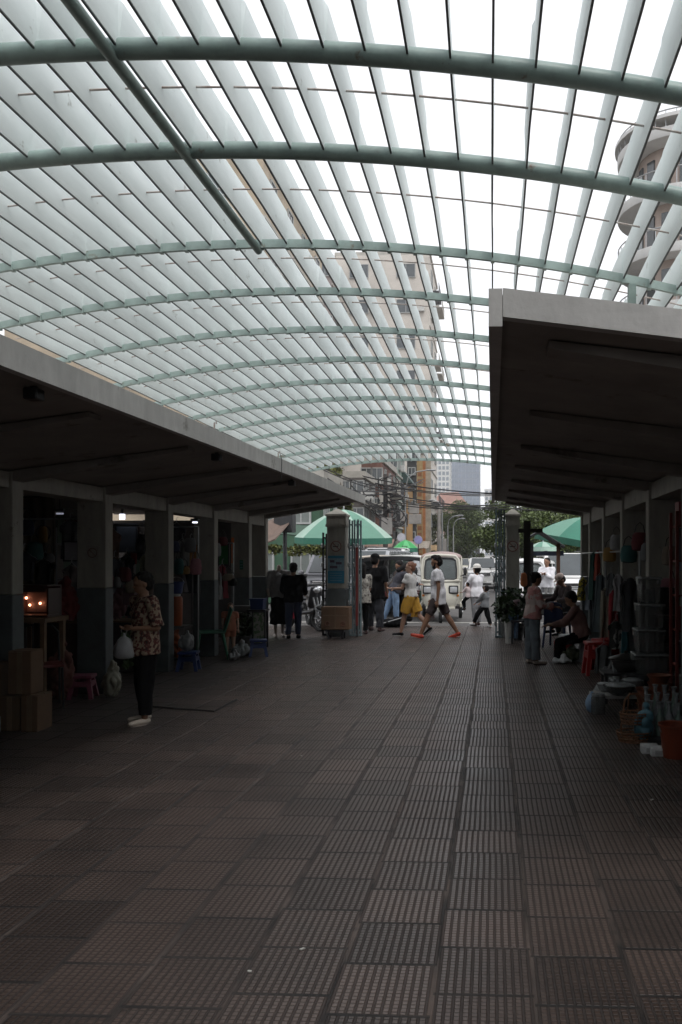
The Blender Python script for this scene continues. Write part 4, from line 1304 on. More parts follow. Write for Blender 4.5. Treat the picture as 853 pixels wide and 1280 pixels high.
# ================================================================ GATE PILLARS AND FOLDED GATES
def gate_pillar(label, px, Y, w, posters):
    x = X(px, Y)
    t = thing('gate_pillar', label, 'pillar', (x, Y, 0))
    zt = 2.30
    MB().box((0, 0, 1.0 / 2), (w, w, 1.0)).bevel(.012, 1).build('dark_base', M['post_base'], t)
    MB().box((0, 0, (1.002 + zt) / 2), (w - .01, w - .01, zt - 1.004)).bevel(.012, 1).build('shaft', M['post_top'], t)
    c = MB()
    c.box((0, 0, zt + .02), (w + .04, w + .04, .05)).box((0, 0, zt + .13), (w + .01, w + .01, .165)).box((0, 0, zt + .235), (w + .05, w + .05, .04))
    c.rings([[Vector((sx * (w / 2 + .02), sy * (w / 2 + .02), zt + .257)) for sx, sy in ((-1, -1), (1, -1), (1, 1), (-1, 1))], [Vector((sx * .03, sy * .03, zt + .375)) for sx, sy in ((-1, -1), (1, -1), (1, 1), (-1, 1))]])
    c.build('cap', M['post_top'], t)
    # round no-smoking sign
    s = thing('no_smoking_sign', 'round red no smoking sign on the ' + ('left' if posters else 'right') + ' gate pillar', 'sign', (x, Y - w / 2 - .004, Z(px, 683 if posters else 683, Y)))
    ring = MB(); ring.tube([(.105 * math.cos(2 * PI * i / 28), 0, .105 * math.sin(2 * PI * i / 28)) for i in range(28)], .010, n=6, closed=True)
    redm = mat('dull_sign_red', (.20, .06, .05), .7)
    ring.limb((-.07, -.004, .07), (.07, -.004, -.07), .008, .008).build('prohibition_ring', redm, s)
    MB().cyl((0, .002, 0), (0, -.002, 0), .1, n=28).build('disc', mat('sign_cream', (.42, .39, .35), .7), s)
    q = MB().box((-.015, -.006, -.006), (.09, .004, .018)).box((.04, -.006, -.006), (.018, .004, .018)).tube([(.05, -.006, .01), (.055, -.006, .03), (.04, -.006, .045)], .005)
    q.build('cigarette', M['black'], s)
    if posters:
        s = thing('poster', 'blue and white printed poster on the left gate pillar', 'poster', (x, Y - w / 2 - .004, Z(px, 704, Y)))
        MB().box((0, 0, 0), (w - .06, .006, .32)).build('sheet', mat('pale_blue_print', (.22, .33, .40), .6, .3, 18), s)
        MB().box((0, -.004, .13), (w - .065, .003, .05)).build('heading_band', mat('blue_band', (.03, .20, .33), .6), s)
        g = MB()
        for xx, zz, ww in ((-.08, .04, .1), (.06, .0, .12), (-.05, -.08, .16)): g.box((xx, -.005, zz), (ww, .003, .05))
        g.build('printed_pictures', mat('print_dark', (.09, .06, .10), .6, .4, 40), s)
        s = thing('poster', 'plain deep blue poster below the picture poster on the left gate pillar', 'poster', (x, Y - w / 2 - .004, Z(px, 721, Y)))
        MB().box((0, 0, 0), (w - .06, .006, .26)).build('sheet', mat('blue_band', (.03, .20, .33), .6), s)
        g = MB()
        for i in range(4): g.box((0, -.004, .08 - i * .05), (w - .13 - .02 * (i % 2), .002, .012))
        g.build('text_lines', mat('pale_ink', (.20, .33, .42), .6), s)
    return t
gate_pillar('cream and dark grey gate pillar with posters at the left of the passage end', 422.5, 17.32, .40, True)
gate_pillar('cream and dark grey gate pillar with a plain shaft at the right end', 641, 17.5, .29, False)
GM = mat('blue_grey_gate_paint', (.19, .25, .27), .5, .2, 10, bump=.05)
def gate(label, px0, px1, Y, ztop, nleaf, mt, red=False):
    t = thing('folding_gate', label, 'gate', (X((px0 + px1) / 2, Y), Y, 0))
    wd = X(px1, Y) - X(px0, Y)
    for i in range(nleaf):
        x = -wd / 2 + wd * (i + .5) / nleaf
        l = MB()
        ww, dd = wd / nleaf * .86, .05
        y = .10 * (i % 2)
        l.box((x - ww / 2 + .015, y, ztop / 2 + .03), (.035, dd, ztop)).box((x + ww / 2 - .015, y + .06, ztop / 2 + .03), (.035, dd, ztop - .04))
        for z in (.12, .5, .95, 1.4, 1.85, ztop - .08):
            l.box((x, y + .03, z), (ww, .03, .035))
        l.build('leaf', mt, t)
        for z in (.3, .7, 1.1, 1.5, 1.9):
            MB().limb((x - ww / 2, y - .04, z - .03), (x - ww / 2, y - .04, z + .03), .022, .022).build('hinge', M['steel'], t)
    MB().box((0, .06, .025), (wd, .12, .04)).build('bottom_rail', mt, t)
    return t
gate('folded blue-grey metal gate leaves stacked beside the poster pillar', 436, 452, 17.2, 2.42, 3, GM)
pn = thing('red_panel', 'tall narrow dark red panel standing at the edge of the folded left gate', 'panel', (X(446.5, 17.0), 17.0, 0))
MB().box((0, 0, 1.05), (.055, .02, 1.62)).build('board', mat('dark_red_paint', (.19, .035, .03), .55), pn)
MB().box((0, .016, .9), (.03, .02, 1.8)).build('stake', M['dark_steel'], pn)
gate('dark gate leaf folded back against the left side of the poster pillar', 403, 409, 17.35, 2.15, 1, M['dark_steel'])
gate('folded blue-grey metal gate leaves standing at the right edge of the passage', 619, 632, 17.0, 2.62, 2, GM)
# wide cardboard box on a stool in front of the poster pillar
st = thing('low_stand', 'small dark stand under the wide cardboard box by the poster pillar', 'stand', G(421, 798))
MB().box((0, 0, .16), (.34, .28, .05)).build('top', M['dark_steel'], st)
for sx in (-1, 1):
    for sy in (-1, 1): MB().box((sx * .14, sy * .11, .067), (.04, .04, .135)).build('leg', M['dark_steel'], st)
cb = thing('cardboard_box', 'wide brown cardboard box with two round printed marks before the poster pillar', 'box', G(421, 798) + Vector((0, 0, .187)))
MB().box((0, 0, .235), (.58, .32, .46)).bevel(.008, 1).build('carton', M['carton'], cb)
MB().box((0, -.163, .25), (.02, .003, .44)).box((0, -.163, .29), (.5, .002, .02)).build('tape', mat('brown_tape', (.20, .13, .08), .4), cb)
for s in (-1, 1):
    MB().tube([(s * .16 + .045 * math.cos(2 * PI * i / 20), -.163, .12 + .045 * math.sin(2 * PI * i / 20)) for i in range(20)], .010, n=5, closed=True).box((s * .16, -.163, .12), (.03, .003, .03)).build('printed_mark', mat('red_brown_ink', (.16, .06, .04), .7), cb)
# ================================================================ PLANTS
def leafy(mb, rnd, c, r, n, ls, up=.3):
    for _ in range(n):
        d = Vector((rnd.gauss(0, 1), rnd.gauss(0, 1), rnd.gauss(0, 1)))
        d.normalize()
        p_ = Vector(c) + Vector((d.x * r[0], d.y * r[1], d.z * r[2])) * rnd.uniform(.35, 1) ** .6
        a = Euler((rnd.uniform(-1, 1), rnd.uniform(-1, 1), rnd.uniform(0, 6.28))).to_matrix()
        l, w = ls * rnd.uniform(.6, 1.3), ls * rnd.uniform(.3, .55)
        q = [p_ + a @ Vector(v_) for v_ in ((0, 0, 0), (w, l * .5, .1 * l), (0, l, 0), (-w, l * .5, .1 * l))]
        mb.bm.faces.new([mb.bm.verts.new(v_) for v_ in q])
def leafmat(name, c):
    if name in MATS: return MATS[name]
    m_, nt_, b_ = base_mat(name)
    gi = N(nt_, 'ShaderNodeNewGeometry')
    cr = N(nt_, 'ShaderNodeValToRGB')
    cr.color_ramp.elements[0].color = (c[0] * .6, c[1] * .6, c[2] * .6, 1)
    cr.color_ramp.elements[1].color = (c[0] * 1.5, c[1] * 1.5, c[2] * 1.3, 1)
    nt_.links.new(gi.outputs['Random Per Island'], cr.inputs[0])
    nt_.links.new(cr.outputs[0], b_.inputs['Base Color'])
    b_.inputs['Roughness'].default_value = .6
    MATS[name] = m_
    return m_
LEAF = leafmat('tree_leaves', (.08, .11, .034))
LEAF2 = leafmat('tree_leaves_yellow', (.11, .12, .035))
PLEAF = leafmat('pot_leaves', (.022, .045, .014))
BARK = mat('grey_bark', (.10, .08, .065), .9, .3, 8, bump=.4)
rp = random.Random(11)
def potplant(label, loc, h, r, potc, potr=.13, poth=.34, flowers=None):
    t = thing('potted_plant', label, 'plant', loc)
    MB().lathe((0, 0, 0), [(potr * .75, 0), (potr, poth), (potr * 1.05, poth), (potr * 1.05, poth - .03), (potr * .9, poth - .04)]).build('pot', potc, t, smooth=True)
    s = MB()
    for i in range(7):
        a = rp.uniform(0, 6.28)
        s.tube([(0, 0, poth - .05), (math.cos(a) * r * .3, math.sin(a) * r * .3, poth + (h - poth) * .5), (math.cos(a) * r * .7, math.sin(a) * r * .7, h * .9)], .008, n=5)
    s.build('stems', mat('green_stem', (.06, .09, .03), .7), t)
    f = MB()
    leafy(f, rp, (0, 0, poth + (h - poth) * .55), (r, r, (h - poth) * .5), 230, .12)
    f.build('foliage', PLEAF, t)
    if flowers:
        q = MB()
        for i in range(5):
            q.ell((r * .5 + rp.uniform(-.06, .06), -r * .6 + rp.uniform(-.05, .05), h * .82 + rp.uniform(-.09, .07)), (.04, .035, .035), None, 8, 6)
        q.build('flowers', flowers, t)
potw = mat('white_pot', (.45, .44, .42), .5)
potplant('leafy plant with pale flowers in a tall white pot at the right gate pillar', G(637, 804) , 1.0, .24, potw, .10, .42, mat('pale_pink_flower', (.6, .45, .48), .7))
potplant('bushy dark plant behind the tall white pot at the right gate pillar', G(647, 800), 1.0, .26, mat('dark_pot', (.05, .05, .05), .6), .14, .3)
potplant('low trailing plant in a grey pot against the right gate frame', G(630, 797), .85, .20, mat('grey_pot', (.16, .17, .17), .6), .10, .3)
potplant('spiky green plant in a pale pot between the far left columns', G(306, 812), .62, .22, mat('dark_pot', (.05, .05, .05), .6), .12, .25)

def tree(label, loc, h, cr, seed, lm, name='street_tree', leaf=.32, n=4200, clear=.32, squash=1.0, blobs=18, group='street trees'):
    rn = random.Random(seed)
    t = thing(name, label, 'tree', loc, 0, group)
    tr = MB()
    pts = [Vector((0, 0, -.1))]
    for i in range(1, 6):
        pts.append(Vector((rn.uniform(-.12, .12) * i, rn.uniform(-.1, .1) * i, h * clear * 1.6 * i / 5)))
    tr.tube(pts, [.20 * h / 9 * (1 - .13 * i) for i in range(6)], n=10)
    cb_, ct = h * clear, h
    cen = []
    for i in range(blobs):
        a = rn.uniform(0, 6.28)
        z = rn.uniform(0, 1)
        rad = cr * math.sqrt(max(.05, 1 - (2 * z - 1) ** 2 * .8)) * rn.uniform(.25, .85)
        cen.append(Vector((math.cos(a) * rad, math.sin(a) * rad * .8, cb_ + (ct - cb_) * (.12 + .80 * z))))
    for c in cen:
        s0_ = pts[rn.randint(2, 5)]
        mid = s0_.lerp(c, .5) + Vector((0, 0, -.2))
        tr.tube([s0_, mid, c], [.07 * h / 9, .045 * h / 9, .015], n=6)
    tr.build('trunk', BARK, t, smooth=True)
    f = MB()
    for c in cen:
        rr = cr * rn.uniform(.26, .44)
        leafy(f, rn, c, (rr, rr, rr * .75 * squash), n // blobs, leaf)
    f.build('crown', lm, t)
    return t
tree('broad dark green street tree seen beyond the traffic in mid-picture', (X(578, 88), 88, -.1), Z(578, 624, 88), 2.8, 1, LEAF, n=24000, leaf=.17, blobs=38, clear=.14)
tree('yellower street tree standing left of the broad dark tree', (X(556, 96), 96, -.1), Z(556, 637, 96), 2.0, 2, LEAF2, n=11000, leaf=.18, blobs=22, clear=.14)
tree('street tree whose crown closes the right side of the broad dark tree', (X(599, 104), 104, -.1), Z(599, 650, 104), 1.1, 3, LEAF, n=7000, leaf=.18, blobs=14, clear=.14)
tree('tall tree just beyond the right gate pillar', (X(655, 42), 42, .1), Z(655, 628, 42), 2.5, 4, LEAF, n=16000, leaf=.15, blobs=20)
tree('tree filling the gap above the grey awning on the right', (X(690, 38), 38, .1), Z(690, 636, 38), 2.3, 5, LEAF, n=14000, leaf=.14, blobs=18)
tree('tree behind the right-hand umbrella', (X(726, 46), 46, .1), Z(726, 630, 46), 2.6, 6, LEAF, n=12000, leaf=.16, blobs=16)
tree('slim tree between the right gate and the street', (X(629, 70), 70, .1), Z(629, 632, 70), 1.3, 7, LEAF, n=2600, leaf=.26, blobs=12)
tree('dark shrubby tree above the end of the left canopy', (X(427, 36), 34, .1), Z(427, 585, 34), 1.1, 8, LEAF2, n=2600, leaf=.2, blobs=10, clear=.6)

# ================================================================ BUILDINGS
def stain(name, col, k=.25, sc=.6):
    return mat(name, col, .85, k, sc, bump=.1)
def building(label, x0, x1, y0, y1, h, wallm_, face_x, storeys, bays, fbays, win=(1.0, 1.3), balcony=0, extras=None, cat='building', pitched=None, seed=0, z0=0, winm=None, name='shophouse', ac=True, trimm=None):
    """box building with windows on its street face (x=face_x) and on the face towards the market (y=y0)"""
    rn = random.Random(seed)
    t = thing(name, label, cat, (0, 0, 0))
    w = MB().box(((x0 + x1) / 2, (y0 + y1) / 2, h / 2), (x1 - x0, y1 - y0, h)).build('wall', wallm_, t)
    sh = h / storeys
    trim = trimm or mat('pale_trim', (.42, .40, .36), .8, .2, 2)
    sgn = 1 if face_x == x1 else -1
    glass = winm or M['glass']
    fr = mat('window_frame_paint', (.35, .36, .35), .6)
    def window(cx_, cy_, cz, wd, ht, axis):
        d = (.08, wd, ht) if axis == 'x' else (wd, .08, ht)
        f = MB()
        e = .07
        if axis == 'x':
            f.box((cx_, cy_, cz + ht / 2), (.14, wd + 2 * e, e)).box((cx_, cy_, cz - ht / 2), (.22, wd + 2 * e, e)).box((cx_, cy_ - wd / 2 - e / 2, cz), (.138, e, ht - e)).box((cx_, cy_ + wd / 2 + e / 2, cz), (.138, e, ht - e)).box((cx_, cy_, cz), (.10, .05, ht - e))
        else:
            f.box((cx_, cy_, cz + ht / 2), (wd + 2 * e, .14, e)).box((cx_, cy_, cz - ht / 2), (wd + 2 * e, .22, e)).box((cx_ - wd / 2 - e / 2, cy_, cz), (e, .138, ht - e)).box((cx_ + wd / 2 + e / 2, cy_, cz), (e, .138, ht - e)).box((cx_, cy_, cz), (.05, .10, ht - e))
        o = f.build('window', fr, t)
        g_ = MB()
        g_.box((cx_, cy_, cz), (.05, wd, ht) if axis == 'x' else (wd, .05, ht))
        g_.build('pane', glass, o)
    for s in range(storeys):
        zc = sh * (s + .55)
        if s > 0:
            for i in range(bays):
                yy = y0 + (y1 - y0) * (i + .5) / bays
                window(face_x + sgn * .035, yy, zc, win[0], win[1], 'x')
                if ac and rn.random() < .35:
                    MB().box((face_x + sgn * .25, yy + win[0] * .9, zc - .5), (.35, .75, .5)).bevel(.02, 1).build('air_conditioner', mat('ac_white', (.5, .5, .48), .6), t)
                if balcony and s % balcony == 0:
                    b_ = MB()
                    b_.box((face_x + sgn * .52, yy, sh * s + .06), (1.0, (y1 - y0) / bays * .8, .12))
                    for k in range(9):
                        b_.box((face_x + sgn * 1.0, yy + (y1 - y0) / bays * .8 * (k / 8 - .5), sh * s + .55), (.03, .03, .84))
                    b_.box((face_x + sgn * 1.0, yy, sh * s + 1.0), (.06, (y1 - y0) / bays * .8 + .06, .05))
                    b_.build('balcony', M['dark_steel'] if rn.random() < .5 else trim, t)
        for i in range(fbays):
            xx = x0 + (x1 - x0) * (i + .5) / fbays
            window(xx, y0 - .035, zc, win[0], win[1], 'y')
            if ac and rn.random() < .3:
                MB().box((xx + win[0] * .85, y0 - .25, zc - .4), (.75, .35, .5)).bevel(.02, 1).build('air_conditioner', mat('ac_white', (.5, .5, .48), .6), t)
        if s > 0 and not pitched:
            MB().box((face_x + sgn * .06, (y0 + y1) / 2, sh * s), (.12, y1 - y0 - .02, .16)).build('cornice', trim, t)
    if pitched and len(pitched) > 2:
        r_ = MB()
        ym_ = (y0 + y1) / 2
        r_.rings([[Vector((x, y, z)) for y, z in ((y0 - .5, h), (y1 + .5, h), (ym_ + .01, h + pitched[0]), (ym_ - .01, h + pitched[0]))] if i in (1, 2) else [Vector((x, y, z)) for y, z in ((y0 - .5, h), (y1 + .5, h), (y1 + .49, h + .05), (y0 - .49, h + .05))] for i, x in enumerate((x0 - .6, x0 + 1.6, x1 - 1.6, x1 + .6))])
        r_.build('roof', pitched[1], t)
    elif pitched:
        r_ = MB()
        r_.rings([[Vector((x, y0 - .4, z)) for x, z in ((x0 - .4, h), (x1 + .5, h), ((x0 + x1) / 2, h + pitched[0]))], [Vector((x, y1 + .4, z)) for x, z in ((x0 - .4, h), (x1 + .5, h), ((x0 + x1) / 2, h + pitched[0]))]])
        r_.build('roof', pitched[1], t)
    else:
        MB().box(((x0 + x1) / 2, (y0 + y1) / 2, h + .2), (x1 - x0 + .3, y1 - y0 - .02, .4)).build('parapet', trim, t)
    # ground floor shop opening with awning
    if sgn == 1:
        MB().box((face_x + .04, (y0 + y1) / 2, 1.4), (.1, (y1 - y0) * .8, 2.6)).build('shop_opening', mat('shutter_dark', (.08, .075, .07), .6, .3, 3), t)
    if extras: extras(t)
    return t
FX = -10.2  # facade line of the left row
def bx0(px, Y): return X(px, Y)
# 1: brown-cream long block high above the left stalls
kx = X(329, 40.0)
H1 = Z(329, 192, 40.0)
building('long cream-brown apartment block whose roof edge shows above the left canopy', kx - 13, kx, 40, 54, H1, stain('cream_brown_wall', (.42, .35, .26), .25, .5), kx, 7, 4, 3, balcony=0, seed=1, name='apartment_block')
# green ground-level house nearer
def gext(t):
    MB().sheet(lambda u_, v_: (X(300, 25) + (X(372, 25) - X(300, 25)) * u_, 24.4 - 2.0 * v_, 2.78 - .66 * v_ + .05 * math.sin(u_ * 20)), 14, 5, .04).build('awning', mat('pink_brown_canvas', (.15, .105, .085), .85, .25, 3), t)
building('light green low house with white windows behind the left umbrella', X(262, 30.5), X(400, 30.5), 30.5, 34.5, 4.6, stain('mint_wall', (.045, .10, .06), .2, .7), X(400, 30.5), 2, 2, 3, win=(.62, 1.2), seed=2, name='green_house', extras=gext, winm=mat('pale_window', (.16, .18, .17), .3))
# shophouse row
building('brown timber-fronted shophouse in the left row', X(452, 58), X(478, 58), 58, 66, Z(465, 578, 58), stain('red_brown_wall', (.17, .085, .065), .35, .6), X(478, 58), 4, 3, 2, win=(.7, 1.1), balcony=1, seed=3)
building('narrow grey-green shophouse with white pilasters in the left row', X(479, 66), X(496, 66), 66.1, 72, Z(488, 560, 66), stain('grey_green_wall', (.25, .32, .28), .3, .6), X(496, 66), 5, 2, 2, win=(.6, 1.2), seed=4)
building('ochre yellow house with a dark green pitched roof in the left row', X(495, 70), X(509, 70), 70.0, 75, Z(500, 604, 70), stain('ochre_wall', (.36, .20, .06), .25, .6), X(509, 70), 2, 2, 1, win=(.7, 1.0), seed=5, pitched=(1.3, mat('dark_green_roof', (.04, .07, .065), .7)))
building('dark narrow tower behind the lamp post in the left row', X(509, 80), X(521, 80), 80, 84, Z(515, 560, 80), stain('near_black_wall', (.035, .035, .035), .3, .6), X(521, 80), 8, 1, 1, win=(.6, .7), seed=6, ac=False)
building('grey shophouse hidden behind tangled cables above the left canopy end', X(408, 50), X(452, 50), 50.5, 56, Z(430, 596, 50), stain('grey_brown_wall', (.13, .115, .105), .4, .7), X(452, 50), 4, 2, 3, win=(.8, 1.1), balcony=1, seed=7)
# beige block
building('beige apartment tower with a blank gable seen through the louvres', X(420, 92), X(537, 92), 92, 104, Z(537, 318, 92), stain('beige_wall', (.56, .52, .47), .2, .25), X(537, 92), 9, 2, 2, win=(2.0, 1.5), seed=8, name='apartment_tower', balcony=2)
building('grey-brown apartment block joined to the left of the beige tower', X(372, 90), X(419, 90), 88, 100, Z(400, 322, 88), stain('grey_mauve_wall', (.26, .22, .21), .25, .3), X(419, 90), 12, 2, 3, win=(1.5, 1.4), seed=9, name='apartment_tower', balcony=2)
# orange vertical signs
sg = thing('tall_signboard', 'tall orange and cream vertical signboards on a frame in the left row', 'sign', (X(530, 64), 64, 0))
zt_ = Z(530, 575, 64)
for i, (dx, ww, cm) in enumerate(((-.35, .45, (.34, .24, .11)), (.02, .22, (.38, .15, .05)), (.36, .42, (.36, .31, .24)))):
    MB().box((dx * .9, .1 * i, zt_ * .5 + .8), (ww, .14, zt_ - 1.6)).build('board', mat('board_%d' % i, cm, .6, .3, 2.5), sg)
q = MB()
for k in range(13):
    q.box((-.315, -.08, 2 + k * (zt_ - 2.6) / 13), (.30, .02, .30))
q.build('lettering', mat('faded_letter', (.25, .10, .04), .7), sg)
MB().box((0, .35, zt_ * .5), (.12, .12, zt_)).build('frame', M['dark_steel'], sg)
# ground level clutter of left row: shop awnings
for i, (px, Y, w_, cm, lb) in enumerate(((470, 52, 2.4, (.30, .20, .16), 'brown shop awning under the cables in the left row'), (520, 58, 2.0, (.30, .26, .22), 'beige shop awning below the tall orange signboards'), (536, 72, 1.8, (.28, .19, .10), 'tan shop awning left of the yellower tree'))):
    t = thing('shop_awning', lb, 'awning', (X(px, Y), Y, 0), 0, 'awnings along the left row')
    MB().sheet(lambda u_, v_: ((u_ - .5) * w_, -1.4 * v_, 2.9 - .5 * v_ + .03 * math.sin(u_ * 25)), 12, 4, .04).build('canvas', mat('awning_%d' % i, cm, .85, .25, 3), t)
    for s in (-1, 1): MB().cyl((s * w_ * .48, -1.3, -.02), (s * w_ * .48, -1.3, 2.45), .025).build('pole', M['steel'], t)
# far towers
building('white high-rise apartment building far down the street', X(538, 380), X(562, 380), 380, 400, Z(550, 575, 380), stain('white_tower_wall', (.62, .62, .60), .12, .05), X(562, 380), 19, 3, 5, win=(1.1, 1.6), seed=10, name='high_rise', winm=mat('blue_grey_glass', (.16, .20, .24), .3), ac=False, balcony=0, trimm=mat('white_trim', (.65, .65, .64), .8))
building('blue-grey glass office tower far down the street', X(564, 480), X(600, 480), 480, 500, Z(582, 578, 480), stain('blue_grey_tower', (.17, .20, .26), .15, .05), X(600, 480), 18, 4, 8, win=(1.7, 2.4), seed=11, name='high_rise', winm=mat('tower_glass', (.13, .17, .24), .25, .2, .4), ac=False, trimm=mat('blue_trim', (.2, .24, .3), .6))
building('slim pale apartment tower at the right of the distant skyline', X(606, 420), X(622, 420), 420, 430, Z(612, 612, 420), stain('pale_tower', (.60, .59, .58), .1, .05), X(622, 420), 12, 2, 3, win=(1.3, 1.6), seed=12, name='high_rise', winm=mat('blue_grey_glass', (.16, .20, .24), .3), ac=False, trimm=mat('white_trim', (.65, .65, .64), .8))
building('wide low building with a red tiled roof beyond the big tree', X(538, 150), X(583, 150), 150, 162, Z(560, 634, 150), stain('pinkish_wall', (.36, .26, .22), .2, .3), X(583, 150), 3, 3, 5, win=(.8, 1.1), seed=13, name='tiled_house', pitched=(3.2, mat('red_tiles', (.27, .15, .12), .85, .25, 1.5), 'x'))
# right side
cxr, cyr = X(871, 36), 38.5
rtx = thing('corner_building', 'round-cornered apartment building with ring balconies seen through the louvres on the right', 'building')
hR = Z(800, 168, 36)
bwm = stain('pink_brown_wall', (.40, .33, .29), .3, .4)
MB().lathe((cxr, cyr, 0), [(2.0, 0), (2.0, hR + .6)], 40).build('round_wall', bwm, rtx, smooth=True)
MB().box((cxr + 4.2, cyr + 7, hR / 2), (6, 14, hR)).build('wing', bwm, rtx)
wt_ = stain('white_balcony', (.62, .62, .61), .15, .5)
nst = 8
for s in range(1, nst + 1):
    z = hR * s / nst
    MB().lathe((cxr, cyr, 0), [(2.02, z - .16), (2.95, z - .16), (2.98, z - .10), (2.98, z + .25), (2.90, z + .25), (2.90, z), (2.02, z)], 48, cap=False).build('balcony', wt_, rtx, smooth=True)
    q = MB()
    for i in range(40):
        a = 2 * PI * i / 40
        q.cyl((cxr + 2.94 * math.cos(a), cyr + 2.94 * math.sin(a), z + .25), (cxr + 2.94 * math.cos(a), cyr + 2.94 * math.sin(a), z + .95), .02, n=5)
    q.tube([(cxr + 2.94 * math.cos(2 * PI * i / 40), cyr + 2.94 * math.sin(2 * PI * i / 40), z + .97) for i in range(40)], .03, n=6, closed=True)
    q.build('railing', M['steel'], rtx)
    for i in range(8):
        a = PI + 2 * PI * (i - 3.5) / 16
        e_ = Matrix.Rotation(a, 3, 'Z')
        MB().box(Vector((cxr, cyr, z - hR / nst * .5)) + e_ @ Vector((2.02, 0, 0)), (.08, .42, 1.4), e_).build('window', M['glass'], rtx)
MB().lathe((cxr, cyr, 0), [(3.1, hR + .6), (3.1, hR + .75), (0.3, hR + .9)], 40).build('roof', wt_, rtx)
for i, (Y0, Y1, hh, cm) in enumerate(((52.8, 62, 11, (.33, .28, .24)), (62.2, 74, 9, (.40, .36, .30)))):
    building(('brownish', 'cream')[i] + (' shophouse behind the round-cornered building on the right', ' shophouse farther along the right side of the street')[i], 9.6, 17, Y0, Y1, hh, stain('right_wall_%d' % i, cm, .25, .5), 9.6, 4, 3, 2, seed=20 + i)

# ================================================================ POLES, LAMPS, CABLES
def street_lamp(label, px, Y, ztop, arm, boxes=False):
    t = thing('street_lamp', label, 'street lamp', (X(px, Y), Y, -.1), 0, 'street lamps')
    MB().cyl((0, 0, 0), (0, 0, ztop * .86), .07, .05).build('pole', M['steel'], t, smooth=True)
    MB().tube([(0, 0, ztop * .85), (arm * .12, 0, ztop * .95), (arm * .45, 0, ztop * 1.0), (arm, 0, ztop * 1.02)], .035).build('arm', M['steel'], t, smooth=True)
    MB().ell((arm * 1.1, 0, ztop * 1.015), (abs(arm) * .14 + .1, .12, .06)).build('lamp_head', mat('lamp_head_grey', (.3, .31, .32), .5), t, smooth=True)
    if boxes:
        for dx, z, w_, h_ in ((.55, Z(px, 636, Y) + .1, .62, .62), (.60, Z(px, 649, Y) + .1, .80, .62), (-.15, Z(px, 646, Y) + .1, .30, .55)):
            b_ = MB().box((dx * 1.0, 0, z), (w_, .25, h_)).bevel(.02, 1).build('meter_box', mat('meter_box_grey', (.33, .31, .29), .6, .2, 3), t)
            MB().box((dx * .5, 0.02, z), (abs(dx), .05, .05)).build('bracket', M['dark_steel'], b_)
    return t
street_lamp('curved-arm street lamp carrying two meter boxes', 507, 52, Z(530, 588, 52), 1.5, True)
street_lamp('straight street lamp with a thin arm before the big tree', 560, 66, Z(566, 644, 66), .95)
street_lamp('second thin street lamp just right of the first before the big tree', 567, 84, Z(572, 648, 84), .9)
street_lamp('short street lamp at the left edge of the yellower tree', 553, 58, Z(553, 625, 58), -.7)
cp = thing('utility_pole', 'dark utility pole wrapped in coils of cable above the left canopy end', 'pole', (X(482, 40), 40, -.1))
MB().cyl((0, 0, 0), (0, 0, Z(482, 590, 40)), .14, .10).build('shaft', mat('dark_pole', (.07, .06, .055), .8), cp)
rc = random.Random(21)
blk = mat('cable_black', (.018, .017, .017), .6)
for k in range(3):
    q = MB()
    for j in range(5):
        a0 = rc.uniform(0, 6)
        cz, cx_ = Z(482, (606, 625, 640)[k], 40) + rc.uniform(-.3, .3), rc.uniform(-.7, .5)
        ra = rc.uniform(.25, .6)
        q.tube([(cx_ + ra * math.cos(a0 + i * .5) * (1 + .1 * math.sin(i)), -.2 + .1 * math.sin(i * 1.3), cz + ra * .8 * math.sin(a0 + i * .5)) for i in range(13)], .025, n=5)
    q.build('cable_coil', blk, cp)
MB().box((.1, -.2, Z(482, 655, 40)), (.5, .3, .8)).build('junction_box', mat('meter_box_grey', (.33, .31, .29), .6, .2, 3), cp)
cp2 = thing('utility_pole', 'grey utility pole in front of the yellower tree', 'pole', (X(549, 60), 60, -.1))
MB().cyl((0, 0, 0), (0, 0, Z(549, 632, 60)), .16, .12).build('shaft', M['concrete'], cp2)
MB().box((.3, -.1, Z(549, 682, 60)), (.5, .3, 1.2)).build('junction_box', mat('meter_box_grey', (.33, .31, .29), .6, .2, 3), cp2)
def cable(label, a, b_, sag, r, strands=1):
    q = MB()
    n = 24
    for s in range(strands):
        off = Vector((rc.uniform(-.03, .03), rc.uniform(-.03, .03), rc.uniform(-.05, .05))) * (2 if strands > 1 else 0)
        sg_ = sag * rc.uniform(.85, 1.15)
        q.tube([a.lerp(b_, i / n) + Vector((0, 0, -4 * sg_ * (i / n) * (1 - i / n))) + off for i in range(n + 1)], r, n=5)
    q.build('overhead_cable', blk, label=label, cat='cable', group='overhead street cables')
cab = [((455, 596, 40), (690, 618, 34), .25, 2, 'slack pair of black cables crossing highest over the street'), ((470, 604, 40), (700, 612, 36), .35, 3, 'thick bundle of black cables crossing above the red tiled roof'),
       ((480, 618, 40), (700, 640, 33), .2, 2, 'black cables crossing low in front of the red tiled roof'), ((482, 628, 40), (620, 634, 30), .15, 2, 'black cable pair dipping across the top of the big tree'),
       ((507, 626, 52), (690, 628, 30), .3, 3, 'dark cable bundle running from the curved lamp to the right gate'), ((400, 584, 30), (520, 612, 44), .3, 2, 'cables slanting over the end of the left canopy'),
       ((420, 612, 30), (530, 600, 50), .4, 3, 'drooping cables in front of the brown shophouse'), ((410, 600, 28), (500, 640, 46), .25, 3, 'cable bundle dropping towards the wrapped utility pole'),
       ((440, 610, 30), (505, 660, 46), .3, 2, 'cables falling towards the meter boxes')]
for a, b_, sg_, st_, lb in cab:
    cable(lb, P(*a), P(*b_), sg_, .022, st_)
